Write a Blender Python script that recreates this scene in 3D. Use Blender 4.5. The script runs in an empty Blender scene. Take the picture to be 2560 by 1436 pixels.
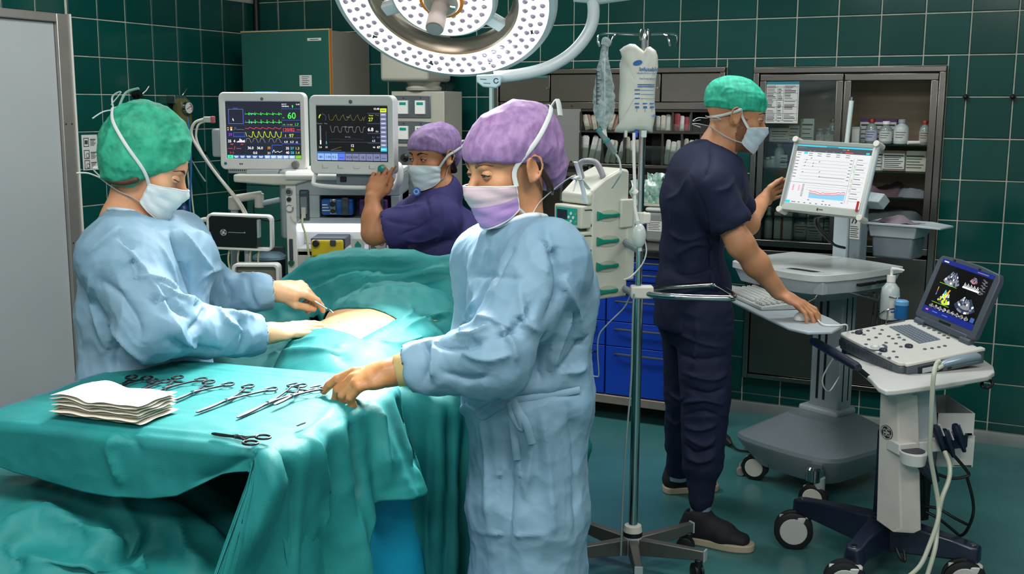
import bpy,bmesh,math,random
import numpy as np
from mathutils import Vector,Matrix,Euler,Quaternion
from mathutils.bvhtree import BVHTree
R=math.radians
PI=math.pi
scene=bpy.context.scene
COL=bpy.context.collection
random.seed(7)
# ------------------------------------------------------------------ camera, world, light, exposure
CAMH,PITCH,ROLL,FPX=1.65,.16416,.00456,2721.72
cd=bpy.data.cameras.new('camera');cam=bpy.data.objects.new('camera',cd);COL.objects.link(cam)
cd.sensor_width=36.0;cd.lens=36.0*FPX/2560.0;cd.clip_start=.05
cam.matrix_world=Matrix.Translation((0,0,CAMH))@Matrix.Rotation(PI/2-PITCH,4,'X')@Matrix.Rotation(ROLL,4,'Z')
scene.camera=cam
scene.view_settings.view_transform='Standard'
scene.view_settings.look='None'
scene.view_settings.gamma=1.0
scene.view_settings.use_curve_mapping=False
scene.view_settings.exposure=.34
world=bpy.data.worlds.new('room_ambient');scene.world=world;world.use_nodes=True
world.node_tree.nodes['Background'].inputs[0].default_value=(.80,.88,.90,1)
world.node_tree.nodes['Background'].inputs[1].default_value=.33
def area(name,loc,rot,sx,sy,power,col=(1,1,1)):
 l=bpy.data.lights.new(name,'AREA');l.shape='RECTANGLE';l.size=sx;l.size_y=sy;l.energy=power;l.color=col
 o=bpy.data.objects.new(name,l);COL.objects.link(o);o.location=loc;o.rotation_euler=rot;return o
area('unseen_ceiling_light',(-.9,1.2,2.93),(0,0,0),1.2,.6,38,(1.0,.97,.93))
area('unseen_ceiling_light',(.9,1.0,2.93),(0,0,0),1.2,.6,34,(1.0,.97,.93))
area('unseen_ceiling_light',(-.5,-.9,2.93),(0,0,0),1.8,.6,46,(1.0,.97,.94))  # added fill light from the camera side, out of view
area('unseen_ceiling_light',(2.4,2.6,2.93),(0,0,0),1.2,.5,16,(.97,1.0,1.0))  # added out of view to brighten the right of the man
area('unseen_ceiling_light',(.9,4.2,2.93),(0,0,0),1.2,.5,24,(.93,.98,1.0))
area('unseen_ceiling_light',(-1.1,4.9,2.93),(0,0,0),1.2,.5,34,(.97,1.0,.98))
# ------------------------------------------------------------------ helpers
def ray(px,py):
 x=(px-1280)/FPX;u=-(py-718)/FPX
 cr,sr,cp,sp=math.cos(ROLL),math.sin(ROLL),math.cos(PITCH),math.sin(PITCH)
 dx=x*cr-u*sr;du=x*sr+u*cr
 return Vector((dx,cp+du*sp,du*cp-sp))
CAM=Vector((0,0,CAMH))
def at(px,py,Y):
 """the point seen at this place of the photograph, Y metres in front of the camera"""
 d=ray(px,py);return CAM+d*(Y/d.y)
def lin(h):
 if isinstance(h,str):
  h=h.lstrip('#');h=[int(h[i:i+2],16)/255 for i in(0,2,4)]
  return[c/12.92 if c<=.04045 else((c+.055)/1.055)**2.4 for c in h]+[1]
 return list(h)+[1]if len(h)==3 else list(h)
MATS={}
def mat(name,col,rough=.5,metal=.0,emit=.0,bump=.0,bscale=300,var=.0,vscale=20,trans=.0,sss=.0,coat=.0,spec=.5,col2=None,aniso=None,objvar=.0,alpha=1.0,ecol=None,stretch=None,crease=.0,cscale=14):
 if name in MATS:return MATS[name]
 m=bpy.data.materials.new(name);m.use_nodes=True;nt=m.node_tree;N=nt.nodes;Lk=nt.links
 b=N['Principled BSDF'];c=lin(col)
 b.inputs['Base Color'].default_value=c;b.inputs['Roughness'].default_value=rough;b.inputs['Metallic'].default_value=metal
 b.inputs['Specular IOR Level'].default_value=spec
 if trans:b.inputs['Transmission Weight'].default_value=trans;b.inputs['IOR'].default_value=1.2
 if coat:b.inputs['Coat Weight'].default_value=coat;b.inputs['Coat Roughness'].default_value=.08
 if alpha<1:b.inputs['Alpha'].default_value=alpha
 if sss:
  b.inputs['Subsurface Weight'].default_value=sss;b.inputs['Subsurface Radius'].default_value=(.012,.005,.003)
  b.inputs['Subsurface Scale'].default_value=1.0
 if emit:
  b.inputs['Emission Color'].default_value=lin(ecol)if ecol else c;b.inputs['Emission Strength'].default_value=emit
 tc=N.new('ShaderNodeTexCoord');src=tc.outputs['Object']
 if stretch:
  mp=N.new('ShaderNodeMapping');mp.inputs['Scale'].default_value=stretch;Lk.new(src,mp.inputs['Vector']);src=mp.outputs['Vector']
 colsock=None
 if var:
  n=N.new('ShaderNodeTexNoise');n.inputs['Scale'].default_value=vscale;n.inputs['Detail'].default_value=5;Lk.new(src,n.inputs['Vector'])
  mx=N.new('ShaderNodeMix');mx.data_type='RGBA'
  cr=N.new('ShaderNodeValToRGB');cr.color_ramp.elements[0].position=.35;cr.color_ramp.elements[1].position=.65
  Lk.new(n.outputs['Fac'],cr.inputs['Fac']);Lk.new(cr.outputs['Color'],mx.inputs['Factor'])
  c2=lin(col2)if col2 else[x*(1-var)for x in c[:3]]+[1]
  mx.inputs['A'].default_value=c;mx.inputs['B'].default_value=c2
  colsock=mx.outputs['Result']
 if objvar:
  oi=N.new('ShaderNodeObjectInfo');hv=N.new('ShaderNodeHueSaturation');mr=N.new('ShaderNodeMapRange')
  mr.inputs['To Min'].default_value=1-objvar;mr.inputs['To Max'].default_value=1+objvar
  Lk.new(oi.outputs['Random'],mr.inputs['Value']);Lk.new(mr.outputs['Result'],hv.inputs['Value'])
  if colsock:Lk.new(colsock,hv.inputs['Color'])
  else:hv.inputs['Color'].default_value=c
  colsock=hv.outputs['Color']
 if colsock:Lk.new(colsock,b.inputs['Base Color'])
 if bump:
  n2=N.new('ShaderNodeTexNoise');n2.inputs['Scale'].default_value=bscale;n2.inputs['Detail'].default_value=4;Lk.new(src,n2.inputs['Vector'])
  bp=N.new('ShaderNodeBump');bp.inputs['Strength'].default_value=bump;bp.inputs['Distance'].default_value=.002
  Lk.new(n2.outputs['Fac'],bp.inputs['Height']);Lk.new(bp.outputs['Normal'],b.inputs['Normal'])
 if crease:
  n3=N.new('ShaderNodeTexNoise');n3.noise_type='RIDGED_MULTIFRACTAL';n3.inputs['Scale'].default_value=cscale;n3.inputs['Detail'].default_value=2.5;n3.inputs['Distortion'].default_value=.4;Lk.new(src,n3.inputs['Vector'])
  b3=N.new('ShaderNodeBump');b3.inputs['Strength'].default_value=1.0;b3.inputs['Distance'].default_value=crease;Lk.new(n3.outputs['Fac'],b3.inputs['Height'])
  if bump:Lk.new(bp.outputs['Normal'],b3.inputs['Normal'])
  Lk.new(b3.outputs['Normal'],b.inputs['Normal'])
 MATS[name]=m
 return m
class MB:
 """collects shapes, then links them as ONE mesh object"""
 def __init__(s):s.v=[];s.f=[];s.mi=[];s.M=Matrix()
 def add(s,vs,fs,mi=0):
  o=len(s.v);M=s.M
  s.v+=[tuple(M@Vector(v))for v in vs]
  for f in fs:s.f.append([i+o for i in f]);s.mi.append(mi)
  return s
 def box(s,x0,x1,y0,y1,z0,z1,mi=0):
  return s.add([(x0,y0,z0),(x1,y0,z0),(x1,y1,z0),(x0,y1,z0),(x0,y0,z1),(x1,y0,z1),(x1,y1,z1),(x0,y1,z1)],[(0,3,2,1),(4,5,6,7),(0,1,5,4),(1,2,6,5),(2,3,7,6),(3,0,4,7)],mi)
 def tube(s,pts,r,n=10,mi=0,closed=False,flat=1.0,up=None):
  pts=[Vector(p)for p in pts];m=len(pts)
  rs=r if isinstance(r,(list,tuple))else[r]*m
  ts=[]
  for i in range(m):
   a=pts[(i-1)%m]if(closed or i>0)else pts[i];b=pts[(i+1)%m]if(closed or i<m-1)else pts[i]
   t=(b-a);ts.append(t.normalized()if t.length>1e-9 else Vector((0,0,1)))
  u0=Vector(up(pts[0])if callable(up)else up)if up else(Vector((0,0,1))if abs(ts[0].z)<.9 else Vector((1,0,0)))
  nrm=(u0-ts[0]*u0.dot(ts[0])).normalized()
  vs=[]
  for i in range(m):
   if up:
    k=Vector(up(pts[i])if callable(up)else up);nn=k-ts[i]*k.dot(ts[i])
    if nn.length>1e-6:nrm=nn.normalized()
   elif i>0:
    q=ts[i-1].rotation_difference(ts[i]);nrm=q@nrm;nrm=(nrm-ts[i]*nrm.dot(ts[i])).normalized()
   bi=ts[i].cross(nrm)
   for k in range(n):
    a=2*PI*k/n;vs.append(pts[i]+(nrm*math.cos(a)*flat+bi*math.sin(a))*rs[i])
  fs=[]
  for i in range(m if closed else m-1):
   j=(i+1)%m
   for k in range(n):fs.append((i*n+k,i*n+(k+1)%n,j*n+(k+1)%n,j*n+k))
  if not closed:fs.append(tuple(reversed(range(n))));fs.append(tuple((m-1)*n+k for k in range(n)))
  return s.add(vs,fs,mi)
 def cyl(s,p0,p1,r,r1=None,n=20,mi=0):return s.tube([p0,p1],[r,r if r1 is None else r1],n,mi)
 def lathe(s,prof,c=(0,0,0),n=24,mi=0,axis=None,caps=True):
  M=Matrix.Translation(c)
  if axis:M=M@Vector((0,0,1)).rotation_difference(Vector(axis)).to_matrix().to_4x4()
  vs=[];fs=[]
  for(r,z)in prof:
   for k in range(n):a=2*PI*k/n;vs.append(M@Vector((r*math.cos(a),r*math.sin(a),z)))
  for i in range(len(prof)-1):
   for k in range(n):fs.append((i*n+k,i*n+(k+1)%n,(i+1)*n+(k+1)%n,(i+1)*n+k))
  if caps:fs.append(tuple(reversed(range(n))));fs.append(tuple((len(prof)-1)*n+k for k in range(n)))
  return s.add(vs,fs,mi)
 def sph(s,c,r,n=16,mi=0):
  r=r if isinstance(r,(tuple,list))else(r,r,r);m=max(6,n//2);vs=[];fs=[]
  for i in range(m+1):
   a=PI*i/m
   for k in range(n):
    b=2*PI*k/n;vs.append((c[0]+r[0]*math.sin(a)*math.cos(b),c[1]+r[1]*math.sin(a)*math.sin(b),c[2]-r[2]*math.cos(a)))
  for i in range(m):
   for k in range(n):fs.append((i*n+k,i*n+(k+1)%n,(i+1)*n+(k+1)%n,(i+1)*n+k))
  return s.add(vs,fs,mi)
 def prism(s,poly,z0,z1,mi=0,top=None):
  n=len(poly);top=top or poly
  vs=[(x,y,z0)for x,y in poly]+[(x,y,z1)for x,y in top]
  return s.add(vs,[tuple(reversed(range(n))),tuple(range(n,2*n))]+[(i,(i+1)%n,n+(i+1)%n,n+i)for i in range(n)],mi)
 def prismY(s,poly,y0,y1,mi=0):
  """outline in x,z pushed from y0 (front) to y1"""
  n=len(poly);vs=[(x,y0,z)for x,z in poly]+[(x,y1,z)for x,z in poly]
  return s.add(vs,[tuple(range(n)),tuple(reversed(range(n,2*n)))]+[((i+1)%n,i,n+i,n+(i+1)%n)for i in range(n)],mi)
 def prismX(s,poly,x0,x1,mi=0):
  n=len(poly);vs=[(x0,y,z)for y,z in poly]+[(x1,y,z)for y,z in poly]
  return s.add(vs,[tuple(reversed(range(n))),tuple(range(n,2*n))]+[(i,(i+1)%n,n+(i+1)%n,n+i)for i in range(n)],mi)
 def quad(s,x0,x1,z0,z1,y,mi=0):
  return s.add([(x0,y,z0),(x1,y,z0),(x1,y,z1),(x0,y,z1)],[(0,1,2,3)],mi)
 def line(s,pts,w,y,mi=0):
  """flat polyline of width w in the x,z plane at depth y"""
  for(a,b)in zip(pts[:-1],pts[1:]):
   d=Vector((b[0]-a[0],b[1]-a[1]))
   if d.length<1e-7:continue
   n=Vector((-d.y,d.x)).normalized()*w/2;e=d.normalized()*w*.3
   s.add([(a[0]-n.x-e.x,y,a[1]-n.y-e.y),(b[0]-n.x+e.x,y,b[1]-n.y+e.y),(b[0]+n.x+e.x,y,b[1]+n.y+e.y),(a[0]+n.x-e.x,y,a[1]+n.y-e.y)],[(0,1,2,3)],mi)
  return s
 def text(s,txt,x,z,h,y,mi=0,align='LEFT',bold=.0):
  cu=bpy.data.curves.new('lettering','FONT');cu.body=txt;cu.size=h*1.38;cu.align_x=align;cu.resolution_u=1 if h<.01 else 3;cu.offset=bold*h
  ob=bpy.data.objects.new('lettering',cu);COL.objects.link(ob);dg=bpy.context.evaluated_depsgraph_get();dg.update()
  me=bpy.data.meshes.new_from_object(ob.evaluated_get(dg))
  s.add([(x+v.co.x,y,z+v.co.y)for v in me.vertices],[tuple(p.vertices)for p in me.polygons],mi)
  bpy.data.objects.remove(ob);bpy.data.curves.remove(cu);bpy.data.meshes.remove(me);return s
 def build(s,name,m,parent=None,bev=.0,ang=35,seg=2,loc=None,rot=None):
  me=bpy.data.meshes.new(name);me.from_pydata(s.v,[],s.f);me.update()
  ms=m if isinstance(m,(list,tuple))else[m]
  for k in ms:me.materials.append(k)
  if len(ms)>1:me.polygons.foreach_set('material_index',s.mi)
  o=bpy.data.objects.new(name,me);COL.objects.link(o)
  if ang is not None:
   me.polygons.foreach_set('use_smooth',[True]*len(me.polygons));me.set_sharp_from_angle(angle=R(ang))
  if bev:
   md=o.modifiers.new('bevel','BEVEL');md.width=bev;md.segments=seg;md.limit_method='ANGLE';md.angle_limit=R(40);md.harden_normals=False
  if parent:o.parent=parent
  if loc is not None:o.location=loc
  if rot is not None:o.rotation_euler=rot
  return o
def tag(o,label=None,cat=None,group=None,kind=None):
 for k,v in(('label',label),('category',cat),('group',group),('kind',kind)):
  if v:o[k]=v
 return o
def thing(name,label,cat,loc=(0,0,0),rz=.0,group=None,rot=None):
 o=bpy.data.objects.new(name,None);COL.objects.link(o);o.location=loc;o.empty_display_size=.1
 o.rotation_euler=rot if rot is not None else(0,0,rz)
 return tag(o,label,cat,group)
def copy_tree(o,parent=None):
 c=o.copy();COL.objects.link(c)
 if parent:c.parent=parent
 for ch in list(o.children):copy_tree(ch,c)
 return c
def rrect(w,h,r,n=5,cx=0,cz=0):
 p=[]
 for(sx,sz,a0)in((1,1,0),(-1,1,90),(-1,-1,180),(1,-1,270)):
  for k in range(n+1):
   a=R(a0+90*k/n);p.append((cx+sx*(w/2-r)+r*math.cos(a),cz+sz*(h/2-r)+r*math.sin(a)))
 return p
def catmull(pts,n=8,closed=False):
 pts=[Vector(p)for p in pts];m=len(pts);out=[]
 for i in range(m if closed else m-1):
  g=lambda j:pts[j%m]if closed else pts[max(0,min(m-1,j))]
  p0,p1,p2,p3=g(i-1),g(i),g(i+1),g(i+2)
  for k in range(n):
   t=k/n;out.append(.5*((2*p1)+(p2-p0)*t+(2*p0-5*p1+4*p2-p3)*t*t+(3*p1-p0-3*p2+p3)*t**3))
 if not closed:out.append(pts[-1])
 return out
 # ------------------------------------------------------------------ common materials
WHITE=mat('white_plastic','#f0eee9',.38,var=.04,vscale=6)
OFFW=mat('offwhite_plastic','#d2d0c4',.42,var=.05,vscale=5)
LGREY=mat('light_grey_plastic','#aab4b8',.42,var=.05,vscale=6)
MGREY=mat('mid_grey_plastic','#78858b',.45,var=.05,vscale=6)
DGREY=mat('dark_grey_plastic','#3c444b',.5,var=.1,vscale=9)
NAVY=mat('navy_plastic','#1c2436',.42,var=.1,vscale=9)
BLACK=mat('black_rubber','#0c0d0f',.5,var=.2,vscale=12)
BLKGL=mat('black_gloss','#08090b',.12,coat=.4,var=.2,vscale=3)
STEEL=mat('brushed_steel','#8e8882',.24,1.0,bump=.05,bscale=40,var=.05,vscale=2,stretch=(1,1,6))
STEELD=mat('dark_steel','#5f5a54',.32,1.0,var=.08,vscale=3)
CHROME=mat('chrome','#c6c6c4',.14,1.0,var=.08,vscale=8)
TEAL=mat('teal_plastic','#0e9a8c',.4,var=.08,vscale=10)
PAPER=mat('paper','#d3d2cc',.8,var=.06,vscale=12)
INK=mat('print_ink','#3a3d42',.8)
INKB=mat('print_blue','#2a6aa8',.7)
GLASS=mat('clear_glass',(.85,.95,.92),.03,trans=1.0)
def _glass():
 m=bpy.data.materials.new('window_pane_glass');m.use_nodes=True;nt=m.node_tree;N=nt.nodes
 N.remove(N['Principled BSDF']);out=N['Material Output']
 t=N.new('ShaderNodeBsdfTransparent');t.inputs[0].default_value=(.90,.94,.92,1);g=N.new('ShaderNodeBsdfGlossy');g.inputs['Roughness'].default_value=.06
 g.inputs['Color'].default_value=(.9,.95,.95,1)
 fr=N.new('ShaderNodeFresnel');fr.inputs[0].default_value=1.5;mx=N.new('ShaderNodeMixShader')
 nt.links.new(fr.outputs[0],mx.inputs[0]);nt.links.new(t.outputs[0],mx.inputs[1]);nt.links.new(g.outputs[0],mx.inputs[2]);nt.links.new(mx.outputs[0],out.inputs['Surface'])
 return m
PANE=_glass()
def emis(name,col,s=1.0):return mat(name,'#050506',.3,emit=s,ecol=col)
# ------------------------------------------------------------------ the room
AB,AL=-.46311,1.141795
BO=Vector((.33929,6.26736,0));LO=Vector((-2.24986,6.0512,0))
TW,TH,TZ=.20688,.2,2.10706
SB,SL=-2.266,1.351
def wb(s,z,off=.0):
 return Vector((BO.x+s*math.cos(AB)+off*math.sin(AB),BO.y+s*math.sin(AB)-off*math.cos(AB),z))
def wl(s,z,off=.0):
 return Vector((LO.x+s*math.cos(AL)+off*math.sin(AL),LO.y+s*math.sin(AL)-off*math.cos(AL),z))
GROUT=mat('grout','#b9b9aa',.85,var=.25,vscale=14)
TILE=mat('dark_green_tile','#0a4640',.14,var=.2,vscale=2.5,bump=.05,bscale=6,objvar=.12,coat=.1,spec=.4)
FLOORM=mat('green_vinyl_floor','#437c7b',.27,var=.16,vscale=1.3,bump=.04,bscale=40,col2='#36696a')
def struct(o):o['kind']='structure';return o
fl=MB();fl.box(-4.5,5.5,-2.5,9,-.1,.0);struct(fl.build('floor',FLOORM,ang=None))
ce=MB();ce.box(-4.5,5.5,-2.5,9,2.95,3.05);struct(ce.build('ceiling',mat('ceiling_paint','#b9bcb8',.9,var=.05,vscale=3),ang=None))
def rects_minus(rs,h):
 out=[]
 for(a,b,c,d)in rs:
  x0,x1,z0,z1=h
  if b<=x0 or a>=x1 or d<=z0 or c>=z1:out.append((a,b,c,d));continue
  if a<x0:out.append((a,x0,c,d))
  if b>x1:out.append((x1,b,c,d))
  a2,b2=max(a,x0),min(b,x1)
  if c<z0:out.append((a2,b2,c,z0))
  if d>z1:out.append((a2,b2,z1,d))
 return out
TILEMESH={}
def tile_mesh(w,h):
 k=(round(w,4),round(h,4))
 if k not in TILEMESH:
  b=.0025;m=MB();x,z=w/2,h/2;y=.010
  vs=[(-x,y,-z),(x,y,-z),(x,y,z),(-x,y,z),(-x,b,-z),(x,b,-z),(x,b,z),(-x,b,z),(-x+b,0,-z+b),(x-b,0,-z+b),(x-b,0,z-b),(-x+b,0,z-b)]
  fs=[(8,9,10,11)]
  for i in range(4):
   j=(i+1)%4;fs+=[(i,j,4+j,4+i),(4+i,4+j,8+j,8+i)]
  me=bpy.data.meshes.new('tile');me.from_pydata(vs,[],fs);me.materials.append(TILE);me.update();TILEMESH[k]=me
 return TILEMESH[k]
def tiled_wall(name,org,ang,s0,s1,slabs,holes,ks,rows,kmax):
 m=MB()
 rs=[slabs]
 for h in holes:rs=rects_minus(rs,h)
 for(a,b,c,d)in rs:m.box(a,b,.006,.12,c,d)
 w=struct(m.build(name,GROUT,ang=None));w.location=(org.x,org.y,0);w.rotation_euler=(0,0,ang)
 rnd=random.Random(3)
 g=.0035
 for k in ks:
  for r in rows:
   z1=TZ-r*TH;z0=z1-TH
   a,b=max(k*TW,s0),min((k+1)*TW,s1);c,d=max(z0,.062),min(z1,2.94)
   if b-a<.02 or d-c<.02:continue
   tr=[(a,b,c,d)]
   for h in holes:tr=rects_minus(tr,h)
   for(a2,b2,c2,d2)in tr:
    if b2-a2<.016 or d2-c2<.016:continue
    t=bpy.data.objects.new('tile',tile_mesh(b2-a2-2*g,d2-c2-2*g));COL.objects.link(t);t.parent=w
    t.location=((a2+b2)/2,rnd.uniform(-.0006,.0006),(c2+d2)/2)
    t.rotation_euler=(rnd.uniform(-.004,.004),0,rnd.uniform(-.004,.004))
 return w
wbk=tiled_wall('wall_back',BO,AB,SB,4.4,(SB,4.4,0,2.95),[(-.484,.886,.0,1.862),(1.033,1.978,.197,1.858)],range(-11,16),range(-2,11),13)
m=MB();g=.0035
for k in range(16,22):
 for r in range(-2,11):
  z1=TZ-r*TH;c=max(z1-TH,.062);m.box(k*TW+g,(k+1)*TW-g,.0,.01,c+g,min(z1,2.94)-g)
tf=m.build('tile',TILE,wbk,ang=None);tf['kind']='stuff'
wlf=tiled_wall('wall_left',LO,AL,-5.0,SL,(-5.0,SL,0,2.95),[(-1.30,-.219,.0,2.116)],range(-6,7),range(-1,11),7)
wr=MB();wr.box(3.6,3.72,-2.5,8.0,0,2.95);struct(wr.build('wall_right',mat('right_wall_green','#12504a',.2,var=.2,vscale=3),ang=None))
def base(name,s0,s1,org,ang):
 m=MB();m.prismX([(-.012,.0),(.006,.0),(.006,.06),(-.002,.06),(-.009,.05)],s0,s1)
 o=struct(m.build(name,mat('baseboard_vinyl','#77807d',.5,var=.15,vscale=8)));o.location=(org.x,org.y,0);o.rotation_euler=(0,0,ang)
base('baseboard_back',.886,4.4,BO,AB);base('baseboard_left',-.219,SL,LO,AL)
m=MB();m.cyl((SB+.03,-.012,0),(SB+.03,-.012,2.95),.02,n=14)
o=struct(m.build('trim_1',mat('dark_pipe','#070a0a',.5,var=.2)));o.location=(BO.x,BO.y,0);o.rotation_euler=(0,0,AB)
dr=struct(thing('door_1',None,None));dr.location=(LO.x,LO.y,0);dr.rotation_euler=(0,0,AL)
DOORM=mat('door_laminate','#b0b4b7',.55,var=.05,vscale=2)
m=MB();m.box(-1.26,-.305,.0,.045,.01,2.07);m.build('door_leaf',DOORM,dr,bev=.003)
FR=mat('door_frame_steel','#b8b2ac',.42,.75,var=.1,vscale=6)
m=MB();m.box(-.303,-.219,-.022,.10,0,2.116);m.build('frame_post',FR,dr,bev=.004)
m=MB();m.box(-1.30,-.303,-.022,.10,2.072,2.116);m.build('frame_head',FR,dr,bev=.004)
m=MB();m.box(-.223,-.211,-.03,-.004,0,2.118);m.build('frame_edge',mat('edge_strip','#d8d4cc',.5),dr,bev=.002)
m=MB()
for z in(1.55,.92,.45):
 for s in(-.285,-.245):m.cyl((s,-.0222,z),(s,-.0245,z),.004,n=10)
m.build('screw',STEELD,dr)['kind']='stuff'
# ------------------------------------------------------------------ built-in wall units; local x runs along the wall, -y into the room
def on_wall(px,py,off=.0):
 d=ray(px,py);n=Vector((math.sin(AB),-math.cos(AB),0));u=Vector((math.cos(AB),math.sin(AB),0))
 t=((BO+n*off).dot(n))/d.dot(n);p=CAM+d*t
 return(p-BO-n*off).dot(u),p.z
def wall_thing(name,label,cat,group=None,s=.0,off=.0,z=.0):
 return thing(name,label,cat,wb(s,z,off),AB,group)
W=wall_thing('shelf_unit','brushed steel built-in wall shelving with upper doors and open compartments','shelving')
m=MB();m.box(-.484,.886,-.035,.0,1.835,1.862);m.box(.858,.886,-.035,.0,.9,1.835);m.box(-.484,-.46,-.035,0,.9,1.835);m.build('frame',STEEL,W,bev=.003)
m=MB();m.box(-.484,.886,.30,.31,0,1.86);m.box(-.484,-.474,0,.3,0,1.86);m.box(.876,.886,0,.3,0,1.86);m.box(-.484,.886,0,.3,1.85,1.86);m.build('carcass',STEELD,W)
for(a,b)in((-.458,-.136),(-.130,.525),(.531,.856)):
 m=MB();m.box(a,b,-.018,.0,1.680,1.833);d=m.build('upper_door',STEEL,W,bev=.003)
 m=MB();m.cyl((b-.012,-.019,1.755),(b-.012,-.03,1.755),.006,n=10);m.build('door_knob',CHROME,d)
m=MB();m.box(-.458,.856,-.012,.0,1.640,1.678);m.build('rail',STEEL,W,bev=.002)
PEG=mat('perforated_grey_panel','#8f8f8a',.5,.3,var=.12,vscale=3,bump=.15,bscale=160)
m=MB();m.box(-.128,.055,-.010,.0,1.336,1.662);m.build('grey_panel',PEG,W,bev=.002)
for(s,z)in((.0,1.655),(.0,1.342)):m=MB();m.cyl((s,-.010,z),(s,-.014,z),.006,n=10);m.build('panel_screw',STEELD,W)
m=MB();m.box(-.46,.86,-.02,.28,1.318,1.336);m.build('shelf_board',STEEL,W,bev=.002)
m=MB();m.box(.055,.862,-.016,.12,1.508,1.520);m.build('shelf_board',STEELD,W,bev=.002)
m=MB();m.box(.055,.862,-.006,.12,1.625,1.640);m.build('shelf_board',STEELD,W,bev=.002)
row1=[.058,.178,.290,.395,.494,.600,.704,.860];row2=[.056,.192,.322,.432,.545,.655,.760,.860]
for rr,z0,z1 in((row1,1.520,1.625),(row2,1.336,1.508)):
 for s in rr:m=MB();m.box(s-.006,s+.006,-.016,.12,z0,z1);m.build('divider',STEELD,W)
m=MB();m.box(.055,.862,.12,.126,1.336,1.625);m.build('compartment_back',mat('dark_grey_back','#2b2b2a',.6,var=.2),W)  # mottled dark grey sheet across the back of the compartments
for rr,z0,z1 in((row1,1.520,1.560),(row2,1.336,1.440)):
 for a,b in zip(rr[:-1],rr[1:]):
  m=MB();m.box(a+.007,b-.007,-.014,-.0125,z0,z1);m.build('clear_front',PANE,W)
PK=[mat('packet_paper','#c9c2b2',.6,var=.2,vscale=30),mat('packet_pink','#b9897c',.6,var=.25,vscale=30),mat('packet_white','#cfcfc9',.55,var=.15,vscale=30),mat('packet_red','#a8434a',.55,var=.3,vscale=40)]
rnd=random.Random(11)
def packets(a,b,z0,z1,mats,label,tilt):
 k=4;nth=('first','second','third','last')
 for i in range(k):
  w=rnd.uniform(.022,.032)*(b-a)/.1;h=(z1-z0)*rnd.uniform(.72,.92);s=a+.014+(b-a-.03)*i/(k-1)
  m=MB();m.prismY([(-w/2,0),(w/2,0),(w/2,h*.93),(w*.3,h),(-w*.3,h),(-w/2,h*.93)],-.003,.003)
  o=m.build('sterile_packet',mats[i%len(mats)],None,bev=.0012,seg=1)
  tz=min(max(tilt*rnd.uniform(.2,1),-.4),.4)
  s=min(max(s,a+.012+max(0,-h*math.sin(tz))),b-.012-max(0,h*math.sin(tz)))
  o.location=wb(s,z0+.004,-.010-.010*i);o.rotation_euler=(0,tz,AB)
  tag(o,nth[i]+' '+label,'packet',label.split(' packet')[0]+' packets')
packets(row1[0],row1[1],1.52,1.625,[PK[0],PK[1],PK[0]],'beige paper packet leaning in the upper compartment nearest the clock',-.3)
packets(row1[1],row1[2],1.52,1.625,[PK[1],PK[0]],'pinkish packet in the upper compartment behind the drip bag',.3)
packets(row1[4],row1[5],1.52,1.625,[PK[2],PK[0]],'cream packet in the upper compartment right of the white infusion bag',.03)
packets(row1[5],row1[6],1.52,1.625,[PK[3],PK[2]],'red and white packet in the upper compartment by the green capped man',.06)
packets(row2[0],row2[1],1.336,1.508,[PK[2],PK[2]],'white packet leaning in the lower compartment nearest the clock',.4)
packets(row2[1],row2[2],1.336,1.508,[PK[2],PK[0]],'large white packet in the lower compartment behind the drip chamber',.3)
packets(row2[2],row2[3],1.336,1.508,[PK[0],PK[2]],'pale packet in the lower compartment behind the steel pole',-.05)
packets(row2[4],row2[5],1.336,1.508,[PK[2],PK[2]],'white paper packet in the lower compartment beside the man\'s shoulder',.12)
packets(row2[5],row2[6],1.336,1.508,[PK[0],PK[2]],'cream paper packet in the last lower compartment behind the man\'s shoulder',.1)
m=MB();m.box(-.505,-.486,-.06,-.002,0,1.80)
o=struct(m.build('trim_2',mat('pale_strip','#b8d4d2',.35),None,bev=.003));o.location=wb(0,0);o.rotation_euler=(0,0,AB)
K=wall_thing('wall_clock','square white wall clock with black hour marks in steel shelving','clock',s=-.292,off=.018,z=1.497)
CR=mat('clock_frame','#c6c3b4',.4,var=.04)
m=MB()
for(a,b,c,d)in((-.155,.155,.14,.155),(-.155,.155,-.155,-.14),(-.155,-.14,-.14,.14),(.14,.155,-.14,.14)):m.box(a,b,-.02,.017,c,d)
m.build('clock_frame',CR,K,bev=.003)
m=MB();m.box(-.14,.14,-.004,.016,-.14,.14);m.build('dial',mat('clock_dial','#d4d6d4',.5,var=.03),K)
m=MB()
for k in range(60):
 a=R(6*k);r1=.128;r0=.102 if k%5==0 else .124;w=.007 if k%5==0 else .0018
 m.line([(r0*math.sin(a),r0*math.cos(a)),(r1*math.sin(a),r1*math.cos(a))],w,-.0048)
m.build('hour_marks',mat('clock_black','#101112',.5),K,ang=None)
for nm,ang,ln,w in(('hour_hand',230,.06,.008),('minute_hand',200,.1,.006)):
 m=MB();a=R(ang);m.line([(-.015*math.sin(a),-.015*math.cos(a)),(ln*math.sin(a),ln*math.cos(a))],w,-.007);m.build(nm,MATS['clock_black'],K,ang=None)
m=MB();m.box(-.44,-.36,-.0195,-.018,1.828,1.834);
o=tag(m.build('sticker',mat('teal_sticker','#0a8f80',.4),W),'teal label strip on the upper door')
o.location.x+=.21;o.location.z-=.012
m=MB();m.box(-.47,.876,-.52,.29,.895,.925);m.box(-.47,.876,-.52,-.512,.89,.935)
tag(m.build('worktop',STEEL,None,bev=.004,loc=wb(0,0),rot=(0,0,AB)),'brushed steel worktop under the wall shelving above blue drawers','worktop')
BLUE=mat('blue_laminate','#0b3fb4',.38,var=.06,vscale=4,coat=.2)
BH=mat('handle_bar','#6f6e70',.3,.9)
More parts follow.
